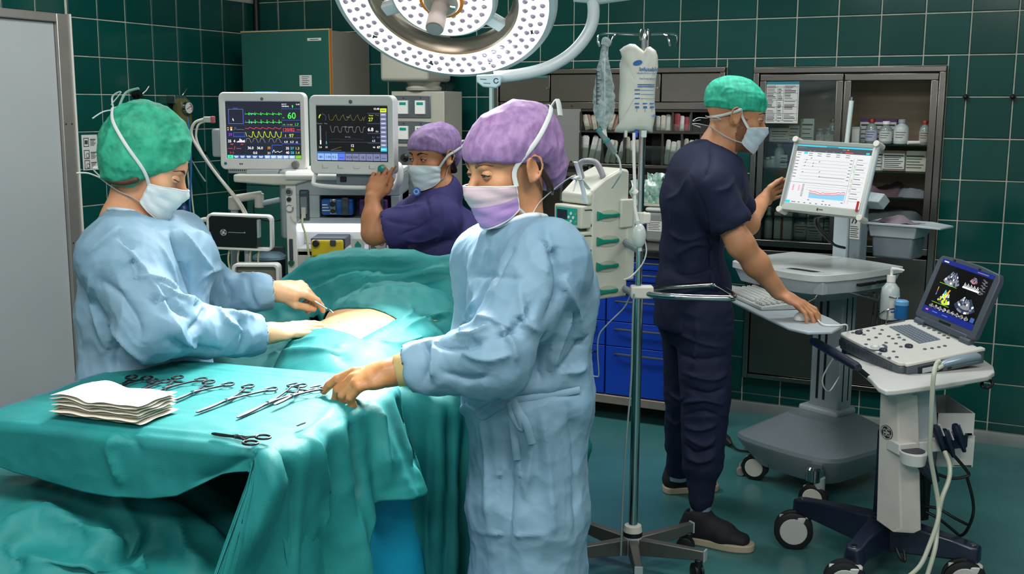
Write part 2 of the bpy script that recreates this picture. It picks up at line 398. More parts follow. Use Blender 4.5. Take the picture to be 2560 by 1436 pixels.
def drawer_cab(label,s0,s1,rows):
 T=wall_thing('drawer_cabinet',label,'cabinet')
 m=MB();m.box(s0,s1,-.48,.28,.14,.893);m.build('body',mat('blue_carcass','#0a2f86',.45),T)
 for(z0,z1)in rows:
  m=MB();m.box(s0+.0025,s1-.0025,-.5,-.481,z0+.002,z1-.002);d=m.build('drawer',BLUE,T,bev=.002)
  zc=z1-.035 if z1-z0>.09 else(z0+z1)/2+.008
  m=MB();m.tube([(s0+.05,-.499,zc),(s0+.06,-.522,zc),(s0+.1,-.528,zc),(s1-.1,-.528,zc),(s1-.06,-.522,zc),(s1-.05,-.499,zc)],.006,8);m.build('handle',BH,d)
 return T
rw=[(.144,.407),(.407,.54),(.54,.688)]
drawer_cab('blue drawer cabinet with steel bar handles, right-hand block beside the man',.425,.874,rw+[(.688,.757),(.757,.822),(.822,.885)])
drawer_cab('blue drawer cabinet behind the nurse in the pale gown',.0,.421,rw+[(.688,.885)])
drawer_cab('blue drawer cabinet in the darkest corner under the clock',-.47,-.004,rw+[(.688,.885)])
m=MB();m.box(-.47,.876,-.51,.28,.095,.14);m.box(-.47,.876,.0,.02,0,.095)
for s in(-.45,.2,.83):m.cyl((s,-.42,0),(s,-.42,.096),.02,n=12)
tag(m.build('cabinet_plinth',mat('plinth_steel','#a8988c',.45,.6,var=.1),None,bev=.003,loc=wb(0,0),rot=(0,0,AB)),'steel plinth rail carrying the blue drawer cabinets off the floor','plinth')
def carton(px,py,w,h,d,off,col,label,name='carton',cat='box',band=None,lines=4,lcol='#c8ccc4',tilt=0,zfix=None):
 s,z=on_wall(px,py,off);z=zfix if zfix is not None else z
 T=thing(name,label,cat,wb(s,z,off),AB+tilt)
 m=MB();m.box(-w/2,w/2,0,d,.0005,h);m.build('carton_body',mat('card_'+col,col,.55,var=.06,vscale=20),T,bev=.0015,seg=1)
 if lcol:
  m=MB();m.quad(-w*.42,w*.42,h*.12,h*.86,-.0006);m.build('paper_label',mat('label_'+lcol,lcol,.7,var=.04),T,ang=None)
 if band:
  m=MB();m.box(-w/2-.0005,w/2+.0005,-.0009,d,h*band[1],h*band[2]);m.build('colour_band',mat('band_'+band[0],band[0],.5),T,ang=None)
 if lines:
  m=MB()
  for i in range(lines):
   zz=h*(.75-.55*i/max(1,lines-1));ww=w*(.36-.16*((i*7)%3)/2);m.line([(-w*.36,zz),(ww,zz)],h*.035 if i else h*.07,-.0013)
  m.build('printed_lines',INK,T,ang=None)
 return T
def bottle(px,py,r,h,off,label,glass,cap,lab='#c9ccc6',name='medicine_bottle',capr=.6,zfix=None):
 s,z=on_wall(px,py,off);z=zfix if zfix is not None else z
 T=thing(name,label,'bottle',wb(s,z,off-r),AB)
 m=MB();m.lathe([(r*.92,.0005),(r,.004),(r,h*.62),(r*.86,h*.72),(r*.42,h*.82),(r*.40,h*.9)],n=20);m.build('bottle_body',glass,T)
 m=MB();m.lathe([(r*capr,h*.86),(r*capr,h*.98),(r*capr*.9,h)],n=16);m.build('cap',cap,T)
 if lab:
  m=MB();m.lathe([(r*1.015,h*.12),(r*1.015,h*.56)],n=20,caps=False);m.build('paper_label',mat('label_'+lab,lab,.7,var=.04),T)
  m=MB()
  for i in range(3):zz=h*(.48-.1*i);m.tube([(r*1.02*math.sin(a),-r*1.02*math.cos(a),zz)for a in np.linspace(-.7,.7-.2*i,7)],h*.012,4)
  m.build('printed_lines',INK,T)
 return T
VIAL=mat('cloudy_glass','#8d9a98',.15,var=.15,vscale=12,coat=.5)
MILK=mat('milky_plastic','#b9c4c2',.3,var=.1,vscale=9)
REDC=mat('red_cap','#9c2018',.4);GREYC=mat('grey_cap','#9aa2a4',.4);BRONZE=mat('bronze_cap','#6a5c40',.4,.5)
m=MB();m.box(.30,.87,-.12,.27,1.118,1.130);tag(m.build('ledge_shelf',mat('cream_shelf','#b9b2a2',.5),None,bev=.002,loc=wb(0,0),rot=(0,0,AB)),'cream ledge shelf over the worktop holding green packs','shelf')
GP=mat('green_film','#5f9c86',.25,var=.5,vscale=35,col2='#b9cfc6',coat=.3)
for i,(s,w,h,rz)in enumerate(((.44,.10,.12,.1),(.53,.10,.16,-.2),(.62,.09,.15,.15))):
 m=MB();n=9
 P=[(w*(u/(n-1)-.5)*(1-.15*math.sin(v*1.3)),0,h*v/(n-1))for v in range(n)for u in range(n)]
 rr=random.Random(i);P=[(x,.014*math.sin(7*x/w+z*40)+rr.uniform(-.006,.006),z+(rr.uniform(-.012,.01)if z>h*.85 else 0))for x,_,z in P]
 Q=[(x,-y*.4-.03*(1-abs(2*z/h-1)),z)for x,y,z in P]
 F=[(v*n+u,v*n+u+1,(v+1)*n+u+1,(v+1)*n+u)for v in range(n-1)for u in range(n-1)]
 m.add(P,F);m.add(Q,F);o=m.build('face_mask_pack',GP,None,ang=50,loc=wb(s,1.131,.06),rot=(0,0,AB+rz))
 tag(o,('crinkled green film pack, nearest the steel pole on the cream ledge','taller crinkled green film pack in the middle of the cream ledge','crinkled green film pack at the man\'s back on the cream ledge')[i],'pack')
T=wall_thing('storage_jar','clear plastic jar with paper label on steel worktop behind pole','jar',s=.56,off=.10,z=.926)
m=MB();m.box(-.055,.055,-.05,.05,0,.165);m.build('jar_body',mat('clear_plastic','#b4bab6',.2,trans=.5),T,bev=.02,seg=4)
m=MB();m.box(-.058,.058,-.053,.053,.165,.188);m.build('jar_lid',mat('frosted_lid','#c4c8c2',.3),T,bev=.012,seg=3)
m=MB();m.quad(-.042,.042,.06,.115,-.0512);p=m.build('paper_label',PAPER,T,ang=None)
m=MB()
for i in range(5):m.line([(-.036,.107-.009*i),(.03-.008*(i%2),.107-.009*i)],.003,-.0516)
m.build('printed_lines',INK,T,ang=None)
T=wall_thing('red_box','small red box standing behind pump rack near pole','box',s=.40,off=.02,z=.926)
m=MB();m.box(-.03,.03,-.03,.03,0,.22);m.build('box_body',mat('red_card','#b02420',.45),T,bev=.003)
m=MB();m.box(-.032,.032,-.032,.032,.222,.235);m.build('box_lid',mat('red_card_dark','#8c1a18',.45),T,bev=.003)
T=wall_thing('purple_bottle','purple cylinder bottle standing left of clear plastic jar','bottle',s=.465,off=.13,z=.926)
m=MB();m.lathe([(.034,0),(.036,.01),(.036,.09),(.02,.11),(.018,.13)],n=20);m.build('bottle_body',mat('purple_plastic','#342a78',.35),T)
m=MB();m.lathe([(.022,.128),(.022,.15)],n=16);m.build('cap',mat('dark_cap','#1c1a2c',.4),T)
T=wall_thing('wall_screen','dark screen in grey frame on back wall under clock','screen',s=.03,off=-.10,z=1.10)
m=MB();m.box(-.15,.15,0,.03,0,.20);m.build('screen_frame',mat('frame_grey','#6c6f6c',.4,.4),T,bev=.004)
m=MB();m.quad(-.13,.13,.02,.165,-.001);m.build('screen_glass',BLKGL,T,ang=None)
for i,s in enumerate((.27,.37)):
 T=wall_thing('wall_socket',('double grey socket plate above pump rack, nearer the clock','double grey socket plate above pump rack, nearer the pole')[i],'socket',s=s,off=-.27,z=1.20)
 m=MB();m.box(-.035,.035,0,.025,-.05,.05);m.build('plate',mat('socket_plate','#a3a298',.5),T,bev=.003)
 m=MB()
 for z in(-.022,.022):m.cyl((0,-.0005,z),(0,.004,z),.016,n=16)
 m.build('outlet',DGREY,T)
T=wall_thing('clamp_rail','horizontal steel rail with upright clamp posts under the clock','rail',s=.1,off=.02,z=1.27)
m=MB();m.box(-.35,.45,0,.012,-.012,.012);m.build('bar',STEEL,T,bev=.002)
for s in(-.2,.03):
 m=MB();m.cyl((s,-.02,-.12),(s,-.02,.05),.012,n=14);m.cyl((s,-.02,.05),(s,-.02,.06),.015,n=14,mi=1);m.box(s-.02,s+.02,-.03,.01,-.03,.0,1);m.build('clamp_post',[CHROME,BLACK],T)
 # ------------------------------------------------------------------ steel glass-fronted cabinet in the wall
C2=wall_thing('glass_cabinet','steel framed glass cabinet of medicines recessed in green tiled wall','cabinet')
m=MB()
for(a,b,c,d)in((1.036,1.975,1.828,1.856),(1.036,1.066,.2,1.828),(1.945,1.975,.2,1.828),(1.066,1.945,.2,.225)):m.box(a,b,-.03,.0,c,d)
m.build('frame',STEEL,C2,bev=.003)
INB=mat('cabinet_lining','#8f7f66',.42,.2,var=.25,vscale=2,bump=.1,bscale=30,stretch=(1,1,12))
m=MB();m.box(1.036,1.975,.30,.31,.2,1.856);m.box(1.036,1.046,0,.3,.2,1.856);m.box(1.965,1.975,0,.3,.2,1.856);m.box(1.036,1.975,0,.3,.2,.21);m.box(1.036,1.975,0,.3,1.846,1.856);m.build('carcass',INB,C2)
for i,(a,b)in enumerate(((1.070,1.492),(1.498,1.942))):
 m=MB();z0,z1,w=.925,1.822,.034
 for(x0,x1,c,d)in((a,b,z1-w,z1),(a,b,z0,z0+w),(a,a+w,z0+w,z1-w),(b-w,b,z0+w,z1-w)):m.box(x0,x1,-.022,-.001,c,d)
 d=m.build('glass_door',STEEL,C2,bev=.003)
 if i==0:
  m=MB();m.box(a+w-.004,b-w+.004,-.012,-.009,z0+w-.004,z1-w+.004);m.build('pane',PANE,d)
 m=MB();m.box(a,b,-.022,-.001,.228,.905);d=m.build('lower_door',mat('dull_steel','#75726a',.3,.9,var=.2,vscale=4),C2,bev=.004)
 m=MB();hx=b-.05 if i==0 else a+.05;m.tube([(hx,-.022,.62),(hx,-.045,.63),(hx,-.045,.73),(hx,-.022,.74)],.005,8);m.build('handle',CHROME,d)
GS=mat('shelf_glass','#2e5a4a',.08,trans=.75,var=.05)
for z in(1.470,1.334,1.205,1.085):
 m=MB();m.box(1.048,1.963,.015,.29,z-.006,z);m.build('shelf_board',GS,C2,bev=.001,seg=1)
m=MB();m.box(1.048,1.963,.0,.29,.925,.955);m.build('shelf_board',STEEL,C2,bev=.002)
T=wall_thing('price_list','printed paper list with teal header taped on cabinet glass','notice',s=1.186,off=.0135,z=1.572)
m=MB();m.box(-.086,.086,-.001,.0,0,.212);m.build('sheet',PAPER,T)
m=MB();m.quad(-.086,.086,.198,.212,-.0015);m.build('header',mat('teal_ink','#1f8296',.6),T,ang=None)
m=MB();rnd=random.Random(5)
for i in range(24):
 z=.190-.0078*i
 for(x0,x1)in((-.075,-.03),(-.02,.002),(.014,.07)):
  if rnd.random()<.8:m.line([(x0,z),(x0+(x1-x0)*rnd.uniform(.5,1),z)],.0026 if rnd.random()<.8 else .004,-.0015)
for i in range(6):m.line([(-.08,.186-.034*i),(.08,.186-.034*i)],.0012,-.0015)
for x in(-.08,-.025,.008,.08):m.line([(x,.012),(x,.192)],.0012,-.0015)
m.build('printed_rows',INK,T,ang=None)
D=-.08
carton(1949,351,.115,.075,.05,D,'#a9b0ae','wide pale carton partly behind the paper list on upper shelf',zfix=1.471)
carton(1984,351,.056,.095,.05,D,'#c4c4be','white carton with red top edge beside the paper list',band=('#a03030',.93,1.0),zfix=1.471)
carton(2017,351,.068,.125,.05,D,'#c6ccc2','upright white carton with lime green side stripe',band=None,zfix=1.471)
s,z=on_wall(2004,351,D)
carton(2003,351,.016,.125,.04,D,'#8fb51e','narrow lime green carton edge against white carton on upper shelf',name='slim_carton',lines=0,lcol=None,zfix=1.471)
for i,(px,r,h,cp)in enumerate(((2048,.022,.075,GREYC),(2069,.021,.078,GREYC),(2086,.02,.078,GREYC))):
 bottle(px,351,r,h,D,('small clear vial with white label, nearest the lime carton','small clear vial with white label, middle of three by bronze cap','small clear vial with white label, nearest the mullion')[i],VIAL,cp,name='vial',zfix=1.471)
bottle(2078,350,.026,.125,D-.07,'taller bottle with bronze cap behind the three vials',VIAL,BRONZE,zfix=1.471)
carton(2138,351,.04,.085,.04,D,'#a6b0b0','plain pale grey carton right behind the white cart rod',lines=0,zfix=1.471)
for i,px in enumerate((2165,2193,2222)):
 carton(px,345,.068,.125,.06,D-.11,'#b9bcb8',('white carton with purple top behind the red capped bottle','white carton with purple top, middle one of three','white carton with purple top beside the square clear bottle')[i],band=('#4a2a66',.88,1.0),zfix=1.471)
bottle(2175,352,.029,.125,D,'clear bottle with red cap in front of purple topped cartons',VIAL,REDC,lab='#b4b8cc',zfix=1.471)
bottle(2211,352,.032,.115,D,'clear bottle with white cap and purple edged label',VIAL,WHITE,zfix=1.471)
T=bottle(2250,352,.037,.125,D,'square clear bottle with large white label on upper shelf',MILK,GREYC,capr=.5,zfix=1.471)
bottle(2309,352,.026,.12,D,'clear bottle with red cap alone at the cabinet\'s right post',VIAL,REDC,lab='#a9a49a',zfix=1.471)
s,z=on_wall(2285,343,D)
T=thing('paper_tube','small white tube lying on upper cabinet shelf','tube',wb(s,1.481,D),AB+.5);m=MB();m.cyl((-.03,0,0),(.03,0,0),.0095,n=12);m.cyl((.03,0,0),(.036,0,0),.006,n=10);m.build('tube_body',WHITE,T)
bottle(1916,421,.02,.055,D,'small white plastic bottle, outermost at left of second shelf',MILK,WHITE,lab=None,zfix=1.335)
bottle(1929,421,.02,.06,D,'small white plastic bottle next to tall clear bottle',MILK,WHITE,lab=None,zfix=1.335)
bottle(1944,421,.026,.135,D,'tall translucent bottle on second shelf by man\'s mask',MILK,WHITE,lab=None,zfix=1.335)
carton(1958,421,.038,.07,.03,D,'#c6cbc9','little white carton with dark stripe beside tall translucent bottle',band=('#2c3848',.4,.5),zfix=1.335)
carton(2194,431,.05,.11,.06,D,'#b9bdb4','pale carton just right of the tilted monitor edge',lcol=None,lines=5,zfix=1.335)
carton(2232,431,.125,.105,.08,D,'#77695a','brown carton with big white printed label on second shelf',lines=7,zfix=1.335)
carton(2286,431,.11,.105,.08,D,'#b4b6a4','cream carton with green line beside brown carton',band=('#4f8a58',.7,.76),lcol=None,lines=5,zfix=1.335)
def soft_pack(px,w,d,h,z,col,label,off=-.03,seed=1):
 s,_=on_wall(px,480,off);rr=random.Random(seed);m=MB();n=14;P=[]
 for j in range(8):
  for i in range(n):
   u,v=i/(n-1),j/7;e=min(1,6*min(u,1-u,v+.02,1-v));P.append((w*(u-.5),d*v,h*e*(.7+.25*math.sin(5*u+4*v+seed)+rr.uniform(-.06,.06))))
 F=[(j*n+i,j*n+i+1,(j+1)*n+i+1,(j+1)*n+i)for j in range(7)for i in range(n-1)]
 m.add(P,F);m.add([(x,y,0)for x,y,_ in P],[tuple(reversed(f))for f in F])
 b=[(i,n*8+i)for i in range(n)]
 m.add([P[i]for i in range(n)]+[(P[i][0],P[i][1],0)for i in range(n)],[(i+1,i,n+i,n+i+1)for i in range(n-1)])
 tag(m.build('wrapped_pack',mat('film_'+col,col,.3,var=.3,vscale=12,coat=.3),None,loc=wb(s,z,off),rot=(0,0,AB)),label,'pack')
soft_pack(2205,.22,.24,.07,1.206,'#5c4a50','dull mauve wrapped pack lying on the third shelf',seed=1)
soft_pack(2285,.20,.24,.05,1.206,'#70757a','grey film wrapped pack lying on the third shelf by the right post',seed=5)
soft_pack(2230,.34,.24,.06,1.086,'#4a5254','flat grey wrapped pack lying on the fourth shelf',seed=3)
bottle(1917,603,.022,.17,D,'tall clear tube bottle beside man\'s forearm on low shelf',MILK,GREYC,lab=None,zfix=.956)
carton(1955,606,.095,.145,.06,D,'#c6c4be','white carton with brown red vertical stripe under the monitor',lines=0,zfix=.956)
s,_=on_wall(1953,606,D);T=thing('stripe_card','slim brown card standing against white carton','card',wb(s,.957,D+.004),AB);m=MB();m.box(-.006,.006,-.001,.001,0,.13);m.build('card_body',mat('brown_card','#8a3a24',.6),T)
bottle(2000,606,.045,.15,D,'wide jar with red and white label under the monitor',VIAL,GREYC,lab='#c8beb8',zfix=.956)
carton(2035,606,.085,.07,.06,D,'#a9a8a0','grey carton at the bottom of the stack under the monitor',zfix=.956)
carton(2035,606,.085,.08,.06,D,'#c4c6c0','white carton stacked on the grey carton under the monitor',zfix=1.028)
carton(2072,606,.06,.075,.06,D,'#b4b4a8','lower cream carton behind the black cable loop',zfix=.956)
carton(2072,606,.06,.075,.06,D,'#c0c0b6','upper cream carton behind the black cable loop',zfix=1.033)
carton(2270,560,.09,.13,.06,D,'#b9bcae','carton with green top and yellow mark above grey bin',band=('#5f9a2c',.86,1.0),zfix=.956)
carton(2303,560,.05,.115,.06,D,'#9c9a84','tan carton beside the right post above grey bin',lines=5,lcol=None,zfix=.956)
for i,s in enumerate((10,11)):
 T=wall_thing('wall_hook',('black wall clip on tile joint beside the glass cabinet','black wall clip on tile joint at the picture\'s right edge')[i],'hook',s=s*TW,off=.0,z=TZ-2*TH)
 m=MB();m.cyl((0,0,0),(0,-.02,0),.014,n=14);m.build('knob',BLACK,T)
 m=MB();m.sph((0,-.024,0),.011,12);m.build('tip',BLACK,T)
 # ------------------------------------------------------------------ tall green cupboard in the corner
G=wall_thing('corner_cupboard','tall dark green cupboard with orange edged door and beige side','cupboard',s=-1.366,off=.42)
GCB=mat('beige_laminate','#8d887c',.5,var=.06,vscale=3);GCF=mat('green_laminate','#215a50',.42,var=.08,vscale=3);ORG=mat('orange_edging','#c27a34',.5)
m=MB();m.box(-.66,0,.022,.41,0,2.085);m.build('carcass',GCB,G,bev=.002)
for z0,z1 in((.06,1.16),(1.163,2.088)):
 m=MB();m.box(-.657,-.006,.0,.02,z0,z1);d=m.build('door',GCF,G,bev=.0015)
 m=MB();m.box(-.006,.0,.0,.02,z0,z1);m.build('edge_band',ORG,d)
m=MB();m.box(-.66,0,-.002,.02,2.088,2.096);m.build('top_edge',mat('tan_edging','#b99c74',.5),G)
m=MB();m.quad(-.16,-.06,2.028,2.044,-.001);m.build('name_strip',PAPER,G,ang=None)
m=MB();m.line([(-.14,2.036),(-.08,2.036)],.004,-.0015);m.build('printed_lines',INK,G,ang=None)
m=MB();m.quad(-.225,-.135,1.765,1.83,-.001);m.build('paper_label',PAPER,G,ang=None)
m=MB()
for i in range(5):m.line([(-.205,1.82-.011*i),(-.155-.01*(i%2),1.82-.011*i)],.003,-.0015)
m.build('printed_lines',INK,G,ang=None)
# ------------------------------------------------------------------ medical supply column
S=wall_thing('supply_column','beige hanging supply column with steel socket panels behind the nurse','supply column',s=-.80,off=.30)
BEI=mat('beige_metal','#b3b0a2',.42,var=.05,vscale=3)
m=MB();m.box(-.23,.09,-.11,.16,1.79,2.94);m.build('ceiling_box',BEI,S,bev=.02,seg=3)
m=MB();m.lathe([(.10,1.74),(.105,1.755),(.09,1.77),(.10,1.79)],c=(-.02,.03,0),n=24);m.build('swivel_neck',BEI,S)
m=MB();m.box(-.19,.16,-.05,.16,.75,1.735);m.box(.085,.165,-.055,-.05,.76,1.73);m.build('panel_box',BEI,S,bev=.005)
SP=mat('socket_steel','#8c9298',.3,.85,var=.12)
for i in range(5):
 z=1.585-.145*i
 m=MB();m.box(-.18,.075,-.056,-.05,z,z+.125);p=m.build('socket_panel',SP,S,bev=.002)
 if i<2:
  for x in(-.105,.01):
   m=MB();m.box(x-.033,x+.033,-.066,-.056,z+.022,z+.098);m.box(x-.022,x+.022,-.067,-.066,z+.072,z+.088,1);m.build('socket',[WHITE,TEAL],p,bev=.002)
   m=MB();m.cyl((x,-.056,z+.112),(x,-.059,z+.112),.005,n=8);m.build('screw',DGREY,p)
 else:
  for x in(-.10,.0):
   m=MB();m.cyl((x,-.056,z+.06),(x,-.075,z+.06),.024,.02,n=18);m.cyl((x,-.075,z+.06),(x,-.085,z+.06),.012,n=14);m.build('gas_outlet',STEELD,p)
m=MB()
for k in(0,1):
 m.tube(catmull([(.01+.015*k,-.08,1.32),(.03+.02*k,-.13,1.28),(.05+.018*k,-.14,1.1),(.07+.02*k,-.13,.85)],6),.007,8)
tag(m.build('hose',BLACK,S),'black gas hoses')
# ------------------------------------------------------------------ little things on the left wall
def wall_l(name,label,cat,s,z,off=.0):return thing(name,label,cat,wl(s,z,off),AL)
T=wall_l('notice_card','white instruction card with pictograms on left tiled wall','notice',-.112,1.395,.002)
m=MB();m.box(-.055,.055,-.002,0,-.095,.095);m.build('card',PAPER,T)
m=MB();
for z in(.055,-.01,-.065):m.line([(-.042,z-.022),(-.008,z-.022),(-.008,z+.022),(-.042,z+.022),(-.042,z-.022)],.004,-.0026)
m.quad(-.036,-.014,.045,.066,-.0027)
for z in(-.01,-.065):m.line([(-.02+.01*math.cos(a),z-.006+.012*math.sin(a))for a in np.linspace(0,6.28,12)],.003,-.0027)
for b in(.07,.0,-.055):
 for i in range(6):m.line([(.004,b-.0065*i),(.042-.006*(i%3),b-.0065*i)],.0028 if i else .005,-.0027)
m.build('pictograms',INK,T,ang=None)
T=wall_l('wall_clip','black wall clip with lever above the green cap','clip',.241,1.712)
m=MB();m.cyl((0,0,0),(0,-.03,0),.022,n=16);m.cyl((0,-.03,0),(0,-.05,0),.014,n=14);m.build('knob',BLACK,T)
m=MB();m.tube([(.02,-.035,-.005),(.05,-.045,.02),(.068,-.05,.045)],[.009,.007,.004],8);m.build('lever',CHROME,T)
m=MB();m.tube([(.0,-.035,-.02),(.01,-.04,-.055)],[.012,.006],8);m.build('tail',BLACK,T)
T=wall_l('suction_flask','wall suction flask with round pressure gauge and amber bottle','flask',.545,1.60)
m=MB();m.lathe([(.03,.09),(.05,.07),(.055,.03),(.055,-.14),(.04,-.16)],c=(.02,-.06,0),n=20);m.build('bottle_body',mat('amber_tint','#8a8456',.12,trans=.6,var=.1),T)
m=MB();m.box(-.04,.06,-.06,0,.06,.11);m.tube([(.03,-.05,.10),(.07,-.06,.15)],[.009,.004],8);m.build('regulator',CHROME,T,bev=.012,seg=3)
m=MB();m.cyl((0,-.11,.035),(0,-.13,.035),.037,n=24);g=m.build('gauge',CHROME,T)
m=MB();m.cyl((0,-.1301,.035),(0,-.1308,.035),.032,n=24);m.build('gauge_dial',PAPER,T)
m=MB();m.line([(.024*math.cos(a),.035+.024*math.sin(a))for a in np.linspace(-.6,1.3,8)],.006,-.1312);m.line([(-.02,.028),(.016,.045)],.004,-.1313);m.build('gauge_marks',mat('gauge_red','#8c2a2a',.6),T,ang=None)
m=MB();m.tube(catmull([(.005,-.10,.0),(.01,-.11,-.06),(.03,-.1,-.3),(.06,-.05,-.55),(.07,-.04,-.9)],6),.007,8);m.build('hose',INKB,T)
for i,(s,z)in enumerate(((.80,1.30),(.68,1.27))):
 T=wall_l('rubber_strap',('grey rubber strap hanging on left wall behind her face, longer','pale rubber strap hanging on left wall behind her face, shorter')[i],'strap',s,z,.015)
 m=MB();m.tube([(0,0,.06),(.03,-.02,.0),(.085,-.035,-.075)]if i==0 else[(0,0,.05),(.04,-.02,-.03),(.07,-.035,-.08)],[.008,.011,.016],8,flat=.3);m.build('strap_band',LGREY if i==0 else WHITE,T)
 m=MB();m.cyl((0,.015,.06),(0,-.01,.06),.01,n=12);m.build('peg',BLACK,T)
T=wall_l('hanging_line','thin pale tube hanging on left wall with blue bulb','tube',.62,1.0,.03)
m=MB();m.tube(catmull([(0,0,.3),(.01,0,.1),(.0,-.01,-.2),(.02,0,-.5)],5),.005,8);m.tube(catmull([(.03,0,.3),(.03,0,.1),(.05,-.01,-.2),(.05,0,-.5)],5),.005,8);m.build('line',OFFW,T)
m=MB();m.sph((-.07,-.02,.02),(.035,.035,.05),16);m.build('blue_bulb',mat('blue_bulb','#1c3466',.4),T)
# ------------------------------------------------------------------ equipment
def inv(T):bpy.context.view_layer.update();return T.matrix_world.inverted()
def ring_y(m,outer,inner,y0,y1,mi=0,yi=None):
 """frame between two outlines of equal length in x,z; front at y0 (inner edge at yi), back at y1"""
 n=len(outer);yi=y0 if yi is None else yi
 vs=[(x,y0,z)for x,z in outer]+[(x,yi,z)for x,z in inner]+[(x,y1,z)for x,z in outer]+[(x,y1,z)for x,z in inner];fs=[]
 for i in range(n):
  j=(i+1)%n;fs+=[(i,n+i,n+j,j),(2*n+i,i,j,2*n+j),(n+i,3*n+i,3*n+j,n+j),(3*n+i,2*n+i,2*n+j,3*n+j)]
 m.add(vs,fs,mi)
def monogram(parent,x,z,r,y,name='emblem',fg=None,bg=None):
 """round emblem: disc, ring and a curled monogram"""
 m=MB();m.cyl((x,y,z),(x,y+.001,z),r,n=28,mi=0)
 c=lambda rr,a0,a1,n=18,cx=0,cz=0:[(x+cx+rr*math.cos(R(a0+(a1-a0)*k/n)),z+cz+rr*math.sin(R(a0+(a1-a0)*k/n)))for k in range(n+1)]
 m.line(c(r*.88,0,360,28),r*.09,y-.0004,1)
 for k in range(4):m.line(c(r*.76,45+90*k,75+90*k,5),r*.1,y-.0004,1)
 w=r*.13
 m.line(c(r*.2,60,380,cx=-r*.26,cz=-r*.26)+[(x+r*.05,z+r*.12)]+c(r*.17,-10,200,12,cx=-r*.26,cz=r*.28),w,y-.0004,1)
 m.line(c(r*.2,-240,90,cx=r*.27,cz=-r*.26)+[(x+r*.12,z+r*.02)]+c(r*.2,240,10,12,cx=r*.27,cz=r*.28),w,y-.0004,1)
 m.line([(x-r*.5,z+r*.02),(x+r*.02,z-r*.02),(x+r*.5,z+r*.03)],w*.8,y-.0004,1)
 return m.build(name,[bg or DGREY,fg or WHITE],parent,ang=None)
EM={k:emis('glow_'+k,c,s)for k,c,s in(('bg','#1c2030',.9),('black','#07080a',.8),('green','#3fe04c',1.0),('red','#e8404c',1.0),('yellow','#c8d83a',1.0),('white','#f2f4f6',1.0),('blue','#5a78e8',.9),('lblue','#8fb4f6',.9),('violet','#8a3cf0',1.0),('cyan','#35c6e0',.95),('orange','#f0a030',1.0),('bar','#3a64a4',.9),('slate','#7c82a8',.85),('brown','#7a7a38',.8),('grey','#8a8e96',.8),('dim','#34405a',.8),('page','#eef0f2',.80),('ink','#5a5e66',.6),('sky','#86c6ea',.95),('pink','#f0788c',.95),('navy','#1b2c86',.8),('lime','#7ac838',.9),('mint','#38e0a8',1.0))}
EK=list(EM)
def screen(parent,name,draw):
 m=MB();draw(m,EK.index);return m.build(name,[EM[k]for k in EK],parent,ang=None)
 # ------- patient monitor (left)
def monitor_shell(T,w,h,arch,sx0,sx1,sz0,sz1,yb=.055):
 n=5;outer=[]
 for x,z in rrect(w,h,.022,n):outer.append((x,z+(arch*(1-(2*x/w)**2)if z>0 else 0)))
 inner=rrect(sx1-sx0,sz1-sz0,.003,n,(sx0+sx1)/2,(sz0+sz1)/2)
 m=MB();ring_y(m,outer,inner,.0,yb,yi=.004);m.prismY([(x*.97,z*.97)for x,z in outer],.012,yb-.001)
 return m.build('bezel',WHITE,T,bev=.006,seg=3,ang=50)
M1=thing('patient_monitor','white monitor with green and yellow vital sign traces, the left of two screens','monitor',(-1.055,4.631,1.543),R(-4))
k1=.37/1500;q=lambda x,y:((x-780)*k1,(672-y)*k1)
monitor_shell(M1,.37,.322,.008,*[q(140,0)[0],q(1438,0)[0],q(0,1135)[1],q(0,170)[1]])
